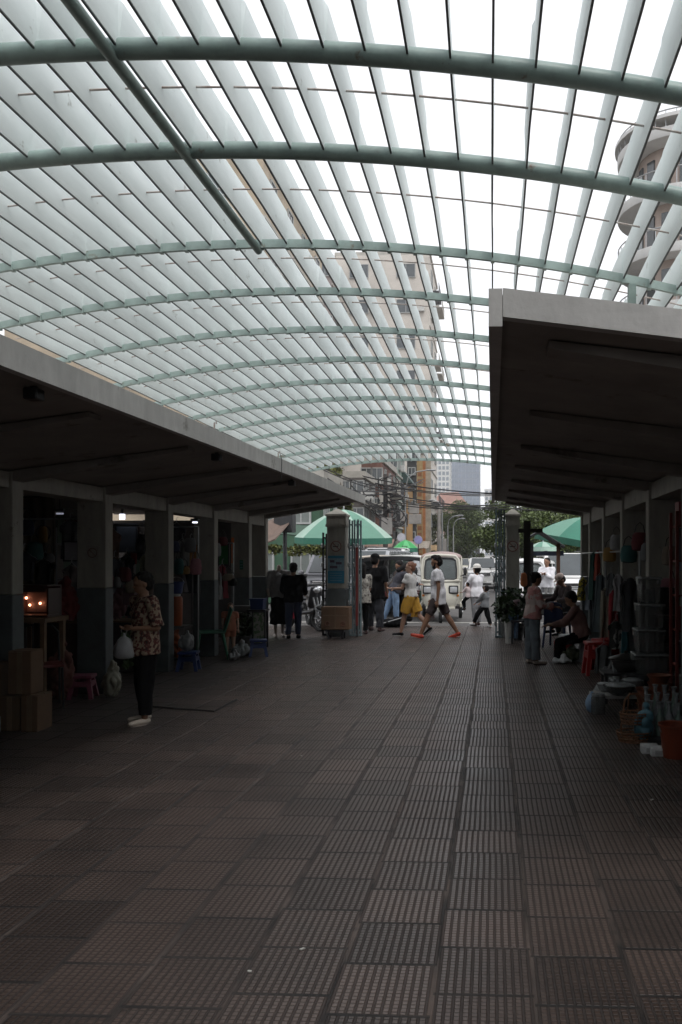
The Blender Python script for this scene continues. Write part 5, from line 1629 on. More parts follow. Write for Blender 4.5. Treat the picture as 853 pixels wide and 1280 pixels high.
# round shop lamp signs
for px, py, Y, cm, lb in ((523, 675, 50, (.35, .33, .62), 'round lilac shop sign above the parked vehicles'), (502, 672, 48, (.55, .55, .60), 'round pale shop sign on the meter-box lamp post')):
    t = thing('round_sign', lb, 'sign', P(px, py, Y))
    MB().cyl((0, .05, 0), (0, -.05, 0), .24, n=24).build('disc', mat('disc_%d' % px, cm, .5), t)
    MB().tube([(.25 * math.cos(2 * PI * i / 24), 0, .25 * math.sin(2 * PI * i / 24)) for i in range(24)], .02, n=6, closed=True).build('rim', M['steel'], t)
    zb_2 = P(px, py, Y).z
    MB().cyl((0, .1, -zb_2 - .05), (0, .1, -.1), .03).build('pole', M['dark_steel'], t)
# ================================================================ STALLS
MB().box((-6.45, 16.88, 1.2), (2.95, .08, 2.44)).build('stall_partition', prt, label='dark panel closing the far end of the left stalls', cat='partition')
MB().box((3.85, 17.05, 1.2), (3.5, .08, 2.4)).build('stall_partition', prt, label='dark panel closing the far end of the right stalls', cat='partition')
red = mat('red_plastic', (.36, .02, .02), .4, .15, 8)
blue = mat('blue_plastic', (.018, .04, .15), .4, .15, 8)
pinkp = mat('pink_plastic', (.24, .06, .10), .4, .15, 8)
greenp = mat('mint_green_plastic', (.05, .20, .12), .4, .15, 8)
orange = mat('orange_plastic', (.30, .06, .01), .45, .15, 8)
clearp = mat('clear_plastic', (.26, .27, .28), .22, .25, 30, spec=.9, bump=.4)
clearp2 = mat('smoky_plastic', (.13, .135, .14), .2, .3, 25, spec=.9, bump=.5, alpha=.6)
wood = mat('plain_wood', (.20, .12, .07), .7, .25, 5)
rattan = mat('rattan_cane', (.19, .08, .035), .6, .3, 30, bump=.4)
def stool(label, loc, w, h, m_, rz=0, group=None):
    t = thing('plastic_stool', label, 'stool', loc, rz, group)
    s = MB().box((0, 0, h - .02), (w, w, .04)).bevel(.012)
    s.build('seat', m_, t, smooth=True)
    for sx in (-1, 1):
        for sy in (-1, 1):
            MB().rings([[Vector((sx * (w * .5 - .02 - a), sy * (w * .5 - .02 - b_), h - .041)) for a, b_ in ((0, 0), (.05, 0), (.05, .05), (0, .05))],
                        [Vector((sx * (w * .5 + .02 - a), sy * (w * .5 + .02 - b_), 0)) for a, b_ in ((0, 0), (.045, 0), (.045, .045), (0, .045))]]).build('leg', m_, t)
        MB().box((sx * (w * .5 - .02), 0, h * .62), (.02, w * .86, h * .22)).build('apron', m_, t)
        MB().box((0, sx * (w * .5 - .02), h * .62), (w * .86, .02, h * .22)).build('apron', m_, t)
    return t
PAPER = mat('paper_scrap_white', (.42, .41, .38), .8)
for i, (px, py, lb) in enumerate(((312, 1215, 'tiny pale paper scrap on the tiles near the bottom of the picture'), (378, 1187, 'tiny yellowish scrap on the tiles in the near middle of the passage'), (377, 945, 'tiny pale scrap on the tiles left of the middle of the passage'), (704, 878, 'small flat pale wrapper on the tiles near the right stalls'), (815, 1000, 'small pale wrapper on the tiles below the dark orange bucket'), (650, 805, 'tiny white scrap on the tiles near the right gate pillar'), (378, 821, 'tiny white scrap on the tiles near the poster pillar'), (603, 790, 'white scrap on the paving behind the walking man'))):
    MB().box((0, 0, .003), (.016 + .008 * (i % 3), .012, .004), Euler((0, .1, i)).to_matrix()).build('paper_scrap', PAPER, label=lb, cat='litter', loc=G(px, py))
stool('pink plastic stool at the foot of the second left column', G(104, 872), .25, .27, pinkp, .2)
stool('blue plastic stool under a pale plastic bag behind the floral-shirted woman', G(236, 838), .27, .28, blue, .15)
stool('blue plastic stool right of the green chair in front of the last left columns', G(323, 820), .28, .28, blue, .3)
for i, (px, py, hh) in enumerate(((745, 843, .46), (757, 838, .46))):
    stool(('nearer', 'farther')[i] + ' red plastic stool under the hanging clothes on the right', G(px, py), .30, hh, red, .1 + i * .3)
stool('low stool under the woman in the pinkish brown top', G(735, 826), .28, .34, mat('grey_plastic', (.12, .12, .13), .5))
stool('tall dark stool under the person in the pale cap', G(713, 795), .30, .50, M['black'])
# green armchair
def chair(label, loc, rz, m_):
    t = thing('plastic_chair', label, 'chair', loc, rz)
    MB().sheet(lambda u_, v_: ((u_ - .5) * .42, (v_ - .5) * .42, .42 + .03 * (2 * u_ - 1) ** 2), 8, 8, .018).build('seat', m_, t, smooth=True)
    MB().sheet(lambda u_, v_: ((u_ - .5) * (.40 - .08 * v_), .21 + .12 * v_ - .03 * math.cos((u_ - .5) * 3), .42 + .43 * v_ - .05 * v_ * (2 * u_ - 1) ** 2), 10, 8, .018).build('backrest', m_, t, smooth=True)
    for sx in (-1, 1):
        for sy, o in ((-1, -.03), (1, .06)):
            MB().limb((sx * .18, sy * .18, .42), (sx * .20, sy * .20 + o, .012), .026, .018, round0=False, round1=False).build('leg', m_, t, smooth=True)
    return t
chair('mint green plastic chair seen from the side beside the small child', G(264, 824), R(-70), greenp)
chair('dark blue plastic chair between the drink stall and the standing woman', Vector((X(697, 15.2), 15.2, 0)), R(160), mat('navy_plastic', (.012, .022, .07), .4))
chair('grey plastic chair behind the potted plants at the right gate pillar', Vector((X(650, 16.6), 16.6, 0)), R(30), mat('grey_plastic', (.12, .12, .13), .5))
# cartons
def carton(label, lo, hi_, m_=None, rz=0, open_=False, group='brown cartons stacked at the left edge'):
    c = (Vector(lo) + Vector(hi_)) / 2
    d = Vector(hi_) - Vector(lo)
    t = thing('cardboard_box', label, 'box', (c.x, c.y, lo[2]), rz, group)
    MB().box((0, 0, d.z / 2), tuple(d)).bevel(.006, 1).build('carton', m_ or M['carton'], t)
    MB().box((0, -d.y / 2 - .002, d.z / 2), (.05, .002, d.z * .98)).box((0, 0, d.z + .001), (.05, d.y * .98, .002)).build('tape', mat('brown_tape', (.20, .13, .08), .4), t)
    for s in (-1, 1):
        MB().box((0, s * d.y * .25, d.z + .006 + (s + 1) * .001), (d.x * .99, d.y * .47, .006)).build('flap', m_ or M['carton'], t)
    return t
g0 = G(34, 915)
bx, by = g0.x, g0.y
carton('lower brown carton nearest the passage in the left stack', (bx - .06, by, 0), (bx + .10, by + .26, .33))
carton('lower brown carton behind the small bottle at the left edge', (bx - .28, by + .02, 0), (bx - .08, by + .30, .32), mat('darker_cardboard', (.12, .075, .045), .85))
carton('tall upper brown carton with pale open flaps on top of the left stack', (bx - .20, by + .03, .342), (bx + .02, by + .25, .74))
carton('tall brown carton cut by the left edge of the picture', (bx - .50, by + .06, .0), (bx - .30, by + .34, .62), mat('darker_cardboard', (.12, .075, .045), .85))
bt = thing('bottle', 'small white plastic jug standing before the lower carton at the left edge', 'bottle', (bx - .27, by - .10, 0))
MB().lathe((0, 0, 0), [(.06, 0), (.068, .02), (.068, .15), (.03, .21), (.02, .23)]).build('jug_body', mat('dull_white_plastic', (.30, .31, .32), .4), bt, smooth=True)
MB().lathe((0, 0, .231), [(.024, 0), (.024, .03)]).build('cap', blue, bt)
# table with glowing display
Yd = 8.95
tx0, tx1 = X(14, Yd), X(66, Yd)
zt_ = Z(40, 771, Yd)
t = thing('stall_table', 'narrow wooden table under the glowing glass display at the first left stall', 'table', ((tx0 + tx1) / 2, Yd + .1, 0))
MB().box((0, 0, zt_ - .03), (tx1 - tx0, .50, .05)).build('table_top', wood, t)
for sx in (-1, 1):
    for sy in (-1, 1): MB().box((sx * ((tx1 - tx0) / 2 - .05), sy * .2, (zt_ - .056) / 2), (.05, .05, zt_ - .056)).build('leg', wood, t)
t = thing('display_case', 'dark glass-fronted display case with four small glowing bulbs', 'display case', ((tx0 + tx1) / 2 + .01, Yd + .08, zt_ + .001))
w_ = tx1 - tx0 - .06
MB().box((0, .14, .17), (w_, .02, .34)).box((0, 0, .012), (w_, .3, .02)).box((-w_ / 2 + .011, 0, .17), (.02, .258, .29)).box((w_ / 2 - .011, 0, .17), (.02, .258, .29)).box((0, .0, .345), (w_, .30, .015)).build('case', mat('dark_brown_case', (.05, .025, .02), .4), t)
MB().box((0, .125, .17), (w_ - .05, .006, .26)).build('lining', mat('grey_pink_lining', (.16, .13, .13), .6), t)
for dx, dz in ((-.17, .20), (-.13, .12), (-.01, .14), (.12, .17)):
    MB().ell((dx, .09, dz), (.012, .012, .014), None, 10, 7).build('bulb', emis('warm_bulb', (1, .35, .18), 7), t)
MB().box((0, -.148, .30), (w_ - .04, .004, .05)).build('label_strip', mat('dark_strip', (.06, .03, .025), .5), t)
# backdrop with ring motifs
Yb = 10.9
x0_, x1_ = X(18, Yb), X(69, Yb)
z0_, z1_ = Z(40, 738, Yb), Z(40, 622, Yb)
t = thing('patterned_curtain', 'hanging beige curtain with ring motifs behind the glowing display', 'curtain', ((x0_ + x1_) / 2, Yb, z0_))
wd, hd_ = x1_ - x0_, z1_ - z0_
MB().sheet(lambda u_, v_: ((u_ - .5) * wd, .02 * math.sin(u_ * 22), hd_ * v_), 30, 3, .01).build('cloth', mat('beige_curtain', (.17, .14, .10), .9, .2, 3), t, smooth=True)
for cx_, cz, r_ in ((-.10, .78, .13), (.14, .62, .10), (-.06, .30, .14), (.15, .22, .08), (-.2, .55, .07)):
    MB().tube([(cx_ + r_ * math.cos(2 * PI * i / 24), -.03, hd_ * cz + r_ * math.sin(2 * PI * i / 24)) for i in range(24)], .012, n=6, closed=True).build('ring_motif', mat('dark_motif', (.06, .045, .035), .8), t)
MB().cyl((-wd / 2 - .05, 0, hd_ + .01), (wd / 2 + .05, 0, hd_ + .01), .012).build('rail', M['dark_steel'], t)
def panel(name, label, cat, px0, px1, py0, py1, Y, m_, framem=None, depth=.02):
    a, b_ = X(px0, Y), X(px1, Y)
    zb, zt2 = Z(px0, py1, Y), Z(px0, py0, Y)
    t = thing(name, label, cat, ((a + b_) / 2, Y, zb))
    MB().box((0, 0, (zt2 - zb) / 2), (b_ - a, depth, zt2 - zb)).build('face', m_, t)
    if framem:
        f = MB()
        w, h = b_ - a, zt2 - zb
        for c, d in (((0, 0, h), (w + .03, depth * 1.6, .02)), ((0, 0, 0), (w + .03, depth * 1.6, .02)), ((-w / 2 - .005, 0, h / 2), (.02, depth * 1.5, h - .022)), ((w / 2 + .005, 0, h / 2), (.02, depth * 1.5, h - .022))): f.box(c, d)
        f.build('frame', framem, t)
    return t
panel('white_board', 'small pale board leaning high in the first left stall', 'board', 81, 99, 677, 701, 10.6, mat('pale_board', (.42, .42, .46), .5), M['dark_steel'])
panel('wall_poster', 'pale blue-grey poster in the second left stall', 'poster', 146, 171, 655, 690, 12.4, mat('pale_blue_poster', (.13, .15, .18), .6, .25, 6), M['dark_steel'])
panel('wall_poster', 'small red sheet below the pale blue-grey poster', 'poster', 164, 171, 691, 705, 12.35, mat('dull_red_sheet', (.2, .02, .02), .7))
panel('green_sign', 'bright green sheet in the gap before the last left columns', 'sign', 274, 286, 681, 706, 15.6, mat('bright_green_sheet', (.04, .26, .07), .6), M['dark_steel'])
panel('hanging_strip', 'narrow bright orange strip hanging beside the green sheet', 'banner', 289.5, 293, 672, 704, 15.5, mat('bright_orange_sheet', (.7, .17, .03), .6))
panel('leaning_panel', 'tall pale panel with a green leaf pattern leaning above the blue stool', 'panel', 317, 331, 765, 806, 14.3, blotch('leaf_print', [(.30, .30, .26), (.10, .17, .09), (.30, .30, .26)], 12), M['dark_steel'])
panel('grey_cabinet', 'plain grey cabinet behind the plant between the far left columns', 'cabinet', 291, 317, 757, 797, 15.2, mat('dull_grey_cabinet', (.15, .15, .14), .6), None, .35)
# bag piles
def softbag(label, loc, w, d, h, m_, name='plastic_bag', cat='bag', seed=0):
    r_ = random.Random(seed)
    b_ = MB().ell((0, 0, h * .42), (w / 2, d / 2, h * .42)).ell((w * .1, 0, h * .68), (w * .3, d * .35, h * .25)).limb((0, 0, h * .7), (.02, 0, h), w * .10, w * .16)
    o = b_.remesh(name, m_, .014, None, smooth=1, fold=.035, label=label, fscale=14, seed=seed)
    o['category'] = cat
    o.location = loc
    return o
softbag('dark red cloth sack slung beside the glowing display', Vector((X(80, 9.7), 9.7, .86)), .42, .3, .46, mat('dark_red_cloth', (.14, .015, .015), .9), 'cloth_sack', 'sack', 3)
t = thing('stall_counter', 'dark low counter under the cloth sack in the first left stall', 'counter', (X(80, 9.9), 10.0, 0))
MB().box((0, 0, .42), (.62, .5, .84)).bevel(.01, 1).build('cabinet', mat('dark_brown_case', (.05, .025, .02), .4), t)
MB().box((0, 0, .850), (.68, .56, .018)).build('counter_top', wood, t)
softbag('salmon pink bag standing under the cloth sack', Vector((X(76, 9.3), 9.3, 0)), .34, .26, .62, mat('salmon_cloth', (.16, .06, .05), .8), 'shopping_bag', 'bag', 4)
softbag('pale plastic bag of goods on the floor left of the floral-shirted woman', G(140, 872), .22, .2, .4, mat('yellowish_plastic', (.30, .28, .22), .4), seed=5)
softbag('pink packed bag in the second left stall', Vector((X(148, 11.6), 11.6, .75)), .26, .2, .48, mat('dusty_pink_plastic', (.22, .10, .12), .5), seed=6)
panel('packet_board', 'pale pink packet beside the pink packed bag in the second left stall', 'packet', 156, 170, 731, 756, 11.5, mat('pale_pink_packet', (.24, .14, .16), .6), None, .12)
t = thing('stall_counter', 'dark counter carrying the pink bag in the second left stall', 'counter', (X(155, 11.8), 11.8, 0))
MB().box((0, 0, .36), (.9, .6, .70)).build('cabinet', mat('dark_counter', (.04, .035, .035), .6), t)
MB().box((0, 0, .725), (.95, .65, .02)).build('counter_top', wood, t)
softbag('crumpled pale plastic bag on the blue stool behind the floral-shirted woman', G(233, 838) + Vector((0, 0, .282)), .24, .2, .28, mat('dim_plastic', (.24, .24, .25), .35, .2, 14), seed=7)
softbag('clear crumpled bag on the floor between the green chair and the blue stool', G(301, 822), .30, .26, .26, clearp, seed=8)
softbag('small white bundle on the floor at the feet of the child', G(292, 825), .22, .2, .14, mat('dim_plastic', (.24, .24, .25), .35, .2, 14), seed=9)
# orange water barrel and blue bucket beside third column
t = thing('water_dispenser', 'tall orange plastic drum beside the third left column', 'drum', Vector((X(221, 12.4), 12.4, .60)))
MB().lathe((0, 0, 0), [(.075, 0), (.085, .02), (.09, .40), (.08, .44), (.05, .45)]).build('drum', orange, t, smooth=True)
MB().lathe((0, 0, .451), [(.06, 0), (.06, .03)]).build('lid', mat('white_pot', (.45, .44, .42), .5), t)
t = thing('bucket', 'blue plastic bucket above the orange drum by the third left column', 'bucket', Vector((X(221, 12.4), 12.4, 1.09)))
MB().lathe((0, 0, 0), [(.08, 0), (.11, .18), (.118, .18), (.118, .165)]).build('pail', blue, t, smooth=True)
MB().tube([(.11 * math.cos(a), 0, .17 + .08 * math.sin(a)) for a in [PI * i / 10 for i in range(11)]], .005).build('handle', M['steel'], t)
t = thing('goods_rack', 'dark shelf post holding the orange drum by the third left column', 'rack', Vector((X(223, 12.5), 12.52, 0)))
for z in (.10, .585): MB().box((0, -.05, z), (.34, .36, .025)).build('shelf', M['dark_steel'], t)
for sx in (-1, 1): MB().box((sx * .16, .14, .7), (.02, .02, 1.4)).build('post', M['dark_steel'], t)
softbag('bright orange netted bag under the orange drum', Vector((X(220, 12.4), 12.4, .115)), .22, .2, .4, orange, 'net_bag', 'bag', 12)
t = thing('storage_tub', 'blue lidded tub standing on the pale panel by the last left column', 'tub', Vector((X(323, 14.9), 14.9, .70)))
MB().box((0, 0, .09), (.22, .2, .18), taper=(1.12, 1.12)).build('tub', blue, t)
MB().box((0, 0, .19), (.27, .25, .02)).build('lid', blue, t)
t = thing('side_table', 'narrow dark side table under the blue lidded tub', 'table', Vector((X(323, 14.9), 14.9, 0)))
MB().box((0, 0, .685), (.34, .3, .026)).build('table_top', M['dark_steel'], t)
for sx in (-1, 1):
    for sy in (-1, 1): MB().box((sx * .14, sy * .12, .336), (.03, .03, .672)).build('leg', M['dark_steel'], t)
# black tubular chair at first stall
g = G(70, 880)
t = thing('metal_chair', 'black tubular metal chair between the cartons and the pink stool', 'chair', (g.x - .02, g.y - .25, 0), R(35))
fr_ = MB()
fr_.tube([(-.2, .2, 0), (-.2, .22, .45), (-.19, .26, .80), (-.12, .27, .88), (.12, .27, .88), (.19, .26, .80), (.2, .22, .45), (.2, .2, 0)], .012)
fr_.build('back_frame', M['black'], t)
for sx in (-1, 1): MB().tube([(sx * .19, -.2, 0), (sx * .18, -.18, .44), (sx * .19, .21, .45)], .012).build('leg', M['black'], t)
MB().box((0, .02, .465), (.4, .4, .03)).bevel(.01).build('seat', mat('red_vinyl', (.16, .02, .02), .5), t)
for x_ in (-.06, .06): MB().tube([(x_, .25, .5), (x_, .275, .87)], .008).build('back_bar', M['black'], t)
# ---- lamps in the stalls (lit)
def stall_lamp(label, px, py, Y, w, m_, e=1):
    t = thing('stall_lamp', label, 'lamp', P(px, py, Y), 0, 'lit lamps in the left stalls')
    MB().box((0, 0, 0), (w, .03, .022)).build('lamp_tube', m_, t)
    MB().box((0, 0, .045), (w + .04, .08, .03)).build('housing', M['dark_steel'], t)
    MB().cyl((0, 0, .06), (0, 0, max(.1, 2.42 - P(px, py, Y).z)), .006, n=6).build('cord', M['black'], t)
coolw = emis('cool_white_lamp', (.82, .85, 1), 1.3)
dimw = emis('dim_cool_lamp', (.7, .72, .9), .16)
tl = thing('stall_lamp', 'small square white lamp shining in the second left stall', 'lamp', P(153, 646, 12.2), 0, 'lit lamps in the left stalls')
MB().box((0, 0, 0), (.075, .05, .085)).bevel(.01).build('lamp_face', coolw, tl)
MB().cyl((0, 0, .045), (0, 0, .12), .02).build('socket', M['black'], tl)
stall_lamp('thin white tube lamp in the third left stall', 244, 653, 12.9, .075, coolw)
stall_lamp('dim upright-looking tube lamp at the right of the second left stall', 184, 655, 12.6, .05, dimw)
stall_lamp('dim pale lamp high in the first left stall', 75, 642, 10.9, .09, dimw)
# ---- garments
def garment(label, px, py, Y, w, h, m_, kind='shirt', rz=0, group='clothes hanging in the stalls', zabs=None):
    z = Z(px, py, Y) if zabs is None else zabs
    t = thing('hanging_' + kind, label, kind, (X(px, Y), Y, z), rz, group)
    q = MB()
    sd_ = (px * 7.3) % 6
    def fn(u_, v_):
        s = (u_ - .5) * 2
        if kind == 'shirt': hw_ = w / 2 * (1.0 if v_ < .35 else .74) * (1 if v_ > .06 else .55)
        elif kind == 'dress': hw_ = w / 2 * (.55 + .45 * v_)
        elif kind == 'trousers': hw_ = w / 2 * (.9 - .15 * v_)
        else: hw_ = w / 2
        return (s * hw_, .035 * math.sin(s * 5 + sd_ + v_ * 2) * (.4 + v_), -h * v_ - .05 * abs(s) * (v_ < .2))
    q.sheet(fn, 14, 14, .03)
    q.build('cloth', m_, t, smooth=True)
    MB().tube([(-w * .32, 0, -.04), (0, 0, .03), (w * .32, 0, -.04), (-w * .32, 0, -.04)], .004, n=5).tube([(0, 0, .03), (0, 0, .09), (.02, 0, .11), (.03, 0, .09)], .004, n=5).build('hanger', M['steel'], t)
    return t
cl = lambda r_, g_, b_: tone((r_, g_, b_), .9, 'garment', var=.25)
L = [(88, 650, 11.4, .30, .55, cl(.10, .10, .11), 'shirt', 'grey shirt hanging above the pale board in the first left stall'),
     (30, 690, 9.9, .3, .35, cl(.03, .03, .05), 'shirt', 'dark top bunched below the ring-patterned curtain'),
     (55, 700, 10.2, .32, .34, cl(.02, .02, .02), 'shirt', 'black top hanging right of the ring-patterned curtain'),
     (90, 706, 10.3, .24, .30, cl(.22, .18, .18), 'shirt', 'speckled grey top under the pale board'),
     (141, 662, 11.6, .22, .5, cl(.16, .09, .07), 'shirt', 'brown top beside the second left column'),
     (143, 698, 11.5, .3, .42, cl(.13, .13, .15), 'shirt', 'grey top hanging low beside the second left column'),
     (158, 694, 11.9, .24, .42, cl(.02, .02, .025), 'shirt', 'black top under the pale blue-grey poster'),
     (180, 694, 12.0, .12, .3, cl(.28, .28, .18), 'shirt', 'pale yellow garment behind the head of the floral-shirted woman'),
     (221, 655, 13.0, .3, .6, cl(.03, .03, .035), 'shirt', 'black shirt at the left of the third left stall'),
     (228, 675, 12.7, .26, .4, cl(.20, .20, .19), 'shirt', 'light grey shirt in the third left stall'),
     (238, 676, 12.8, .22, .45, cl(.28, .12, .03), 'shirt', 'ochre and dark garment in the third left stall'),
     (226, 704, 12.6, .22, .45, cl(.16, .14, .15), 'dress', 'pale grey dress low in the third left stall'),
     (240, 702, 12.9, .34, .5, cl(.02, .02, .03), 'shirt', 'dark shirt under the ochre garment'),
     (278, 706, 14.6, .2, .6, cl(.20, .02, .03), 'dress', 'dark red dress below the green sheet'),
     (274, 714, 14.4, .1, .5, cl(.24, .24, .24), 'dress', 'thin pale dress left of the dark red dress'),
     (362, 716, 18.2, .20, 1.02, cl(.30, .02, .04), 'dress', 'long crimson cloth hanging beside the mannequin')]
for px, py, Y, w_, h_, m_, kd, lb in L: garment(lb, px, py, Y, w_, h_, m_, kd)
for i, (px0, px1, Y, z) in enumerate(((22, 98, 10.2, 2.12), (138, 186, 11.8, 2.1), (214, 248, 12.8, 2.12), (270, 292, 14.5, 1.9))):
    a, b_ = X(px0, Y), X(px1, Y)
    t = thing('clothes_rail', 'horizontal clothes rail in the %s left stall' % ('first', 'second', 'third', 'fourth')[i], 'rail', ((a + b_) / 2, Y, 0))
    MB().cyl((-(b_ - a) / 2, 0, z), ((b_ - a) / 2, 0, z), .012).build('rail', M['steel'], t)
    for s in (-1, 1): MB().cyl((s * (b_ - a) / 2, 0, 0), (s * (b_ - a) / 2, 0, z), .012).build('upright', M['steel'], t)
# mannequin
Ym = 16.9
t = thing('mannequin', 'headless mannequin in a grey draped top and black skirt by the left stalls', 'mannequin', (X(349, Ym), Ym, 0), R(25))
b_ = MB()
for s in (-1, 1):
    b_.limb((s * .09, 0, .86), (s * .08, .02 * s, .46), .075, .05).limb((s * .08, .02 * s, .46), (s * .07, 0, .09), .05, .03).limb((s * .07, .02, .05), (s * .08, -.12, .03), .04, .03)
b_.ell((0, 0, .92), (.15, .10, .12)).ell((0, 0, 1.14), (.12, .08, .18)).limb((-.16, 0, 1.33), (.16, 0, 1.33), .05, .05).limb((0, 0, 1.35), (0, 0, 1.46), .05, .045)
for s in (-1, 1): b_.limb((s * .18, 0, 1.33), (s * .25, -.04, 1.05), .045, .035).limb((s * .25, -.04, 1.05), (s * .23, -.14, .85), .035, .025)
b_.remesh('body', mat('mannequin_skin', (.40, .30, .25), .4), .014, t)
q = MB().ell((0, 0, 1.16), (.17, .12, .24)).limb((-.18, 0, 1.33), (.18, 0, 1.33), .07, .07)
q.rings([[Vector((rx * math.cos(2 * PI * i / 20), rx * .7 * math.sin(2 * PI * i / 20), z)) for i in range(20)] for rx, z in ((.23, .84), (.19, 1.05), (.16, 1.3))])
for s in (-1, 1): q.limb((s * .19, 0, 1.32), (s * .30, -.03, .98), .07, .09, round1=False)
q.remesh('draped_top', mat('grey_drape', (.27, .26, .26), .9, .25, 9), .014, t, fold=.03)
q = MB().rings([[Vector((rx * math.cos(2 * PI * i / 20), rx * .8 * math.sin(2 * PI * i / 20), z)) for i in range(20)] for rx, z in ((.20, .28), (.17, .6), (.17, .9), (.14, 1.0))])
q.remesh('skirt', M['black_cloth'], .014, t, fold=.02)
t = thing('garment_stand', 'thin dark stand holding up the long crimson cloth', 'stand', (X(362, 18.2), 18.24, 0))
MB().cyl((0, 0, 0), (0, 0, Z(362, 708, 18.2)), .014).box((0, 0, .012), (.3, .3, .02)).build('pole', M['dark_steel'], t)
t = thing('pole', 'dark pole in front of the green house left of the umbrella', 'pole', (X(356.5, 24.2), 24.2, -.06))
MB().cyl((0, 0, 0), (0, 0, 3.0), .06).build('shaft', M['dark_steel'], t)
MB().box((0, 0, 2.75), (.55, .5, .55)).bevel(.04).build('speaker_box', M['black'], t)
for i, (px, py) in enumerate(((343, 690), (371, 692), (391, 690), (408, 692))):
    t = thing('hanging_plant', '%s leafy plant hanging before the green house' % ('leftmost', 'second', 'third', 'rightmost')[i], 'plant', P(px, py - 4, 26.5), 0, 'plants hanging before the green house')
    f_ = MB()
    leafy(f_, rp, (0, 0, -.02), (.36, .3, .16), 200, .13)
    f_.build('foliage', LEAF2, t)
    MB().lathe((0, 0, -.1), [(.08, 0), (.12, .14)]).build('pot', mat('dark_pot', (.05, .05, .05), .6), t)
    MB().tube([(-.1, 0, .04), (0, 0, .5), (.1, 0, .04)], .006).build('hanging_wire', M['black'], t)
t = thing('awning', 'dark green flat awning spanning over the hanging plants by the green house', 'awning', (X(375, 27), 27.2, 0))
MB().sheet(lambda u_, v_: ((u_ - .5) * 3.6, -1.0 * v_, 2.75 - .35 * v_ + .02 * math.sin(u_ * 20)), 14, 4, .04).build('canvas', mat('dull_green_awning', (.045, .085, .06), .8, .2, 3), t)
for s in (-1, 1): MB().cyl((s * 1.75, -.9, -.06), (s * 1.75, -.9, 2.42), .025).build('pole', M['dark_steel'], t)
# signs on columns
def col_sign(label, px, py, Y, w_, h_, m_, ring=False):
    t = thing('notice', label, 'sign', (X(px, Y), Y, Z(px, py, Y)))
    MB().box((0, 0, 0), (w_, .004, h_)).build('sheet', m_, t)
    if ring: MB().tube([(w_ * .36 * math.cos(2 * PI * i / 20), -.004, w_ * .36 * math.sin(2 * PI * i / 20)) for i in range(20)], .007, n=5, closed=True).limb((-w_ * .24, -.004, w_ * .24), (w_ * .24, -.004, -w_ * .24), .006, .006).build('ring', mat('dull_ring', (.16, .10, .09), .7), t)
    else:
        g_ = MB()
        for k in range(3): g_.box((0, -.003, h_ * (.3 - .3 * k)), (w_ * .7, .002, h_ * .08))
        g_.build('lines', mat('pale_ink', (.20, .33, .42), .6), t)
for c_, lb, px in ((9.78, 'faded square no smoking notice on the second left column', 116),):
    col_sign(lb, px, 691, 9.78 - .112, .15, .16, mat('faded_notice', (.30, .28, .25), .7), True)
col_sign('small green notice on the fifth left column', 302, 706, 15.6 - .112, .07, .18, mat('green_notice', (.03, .16, .10), .6))
# flood lamps under the left canopy edge
for i, (Y, lb) in enumerate(((5.0, 'nearest small dark lamp box under the left canopy'), (8.4, 'second small dark lamp box under the left canopy'), (11.6, 'third small dark lamp box under the left canopy'))):
    t = thing('lamp_box', lb, 'lamp', (XEL - .22, Y, ztL(Y) - .02), 0, 'small lamp boxes under the left canopy')
    MB().box((0, 0, 0), (.09, .10, .07)).bevel(.008, 1).build('box', M['black'], t)
    MB().box((0, 0, .05), (.03, .03, .05)).build('bracket', M['black'], t)
for i, (px, lb) in enumerate(((272, 'small rusty hook standing on the left canopy edge'), (351, 'small hook with a dangling wire on the left canopy edge'))):
    k_ = (px - PX0) / F
    Yh = XEL * (ca + k_ * sa) / (k_ * ca - sa)
    t = thing('wire_hook', lb, 'hook', (XEL - .03, Yh, ztL(Yh) + .166))
    MB().tube([(0, 0, 0), (0, 0, .07), (.02, 0, .09), (.02, 0, .06)], .008).build('hook', mat('rusty_rod', (.3, .2, .1), .6), t)
    if i: MB().tube([(.02, 0, .07), (.045, 0, -.02), (.04, .0, -.28)], .004, n=5).build('wire', M['black'], t)
# drain in floor
t = MB()
gA, gB, gC = G(190, 884), G(268, 890), G(296, 875)
t.tube([gA + Vector((0, 0, .004)), gB + Vector((0, 0, .004)), gC + Vector((0, 0, .004))], .012, n=4)
t.build('drain_joint', mat('black_gap', (.01, .01, .01), .9), kind='structure')

# ================================================================ RIGHT SIDE
# drink stall with grey awning
Ys = 18.6
t = thing('drink_stall', 'small drink stall with a peaked grey awning and brown posts beyond the standing woman', 'stall', (X(683, Ys), Ys, 0))
xl, xr = X(661, Ys) - X(683, Ys), X(704, Ys) - X(683, Ys)
za_, zb2, zc_ = Z(661, 672, Ys), Z(672, 665, Ys), Z(704, 684, Ys)
MB().sheet(lambda u_, v_: (xl + (xr - xl) * u_, -.5 + 1.0 * v_, (za_ + (zb2 - za_) * u_ / .3 if u_ < .3 else zb2 + (zc_ - zb2) * (u_ - .3) / .7) + .02 * math.sin(v_ * 12)), 12, 6, .03).build('awning', mat('dark_grey_tarp', (.06, .06, .065), .7, .3, 5), t, smooth=True)
MB().box((0, -.35, Z(680, 692, Ys)), (xr - xl - .05, .06, .10)).build('crossbar', mat('dark_blue_bar', (.03, .04, .07), .5), t)
for x_, m_ in ((X(696.5, Ys) - X(683, Ys), mat('brown_post', (.12, .06, .04), .7)), (xl + .05, M['dark_steel'])):
    MB().box((x_, -.36, 1.0), (.08, .05, 2.0)).build('post', m_, t)
MB().box((.03, -.2, .62), (.62, .45, .42)).bevel(.01, 1).build('counter', mat('grey_counter', (.17, .17, .17), .5, .2, 5), t)
MB().box((.03, -.2, .85), (.70, .52, .03)).build('counter_top', M['steel'], t)
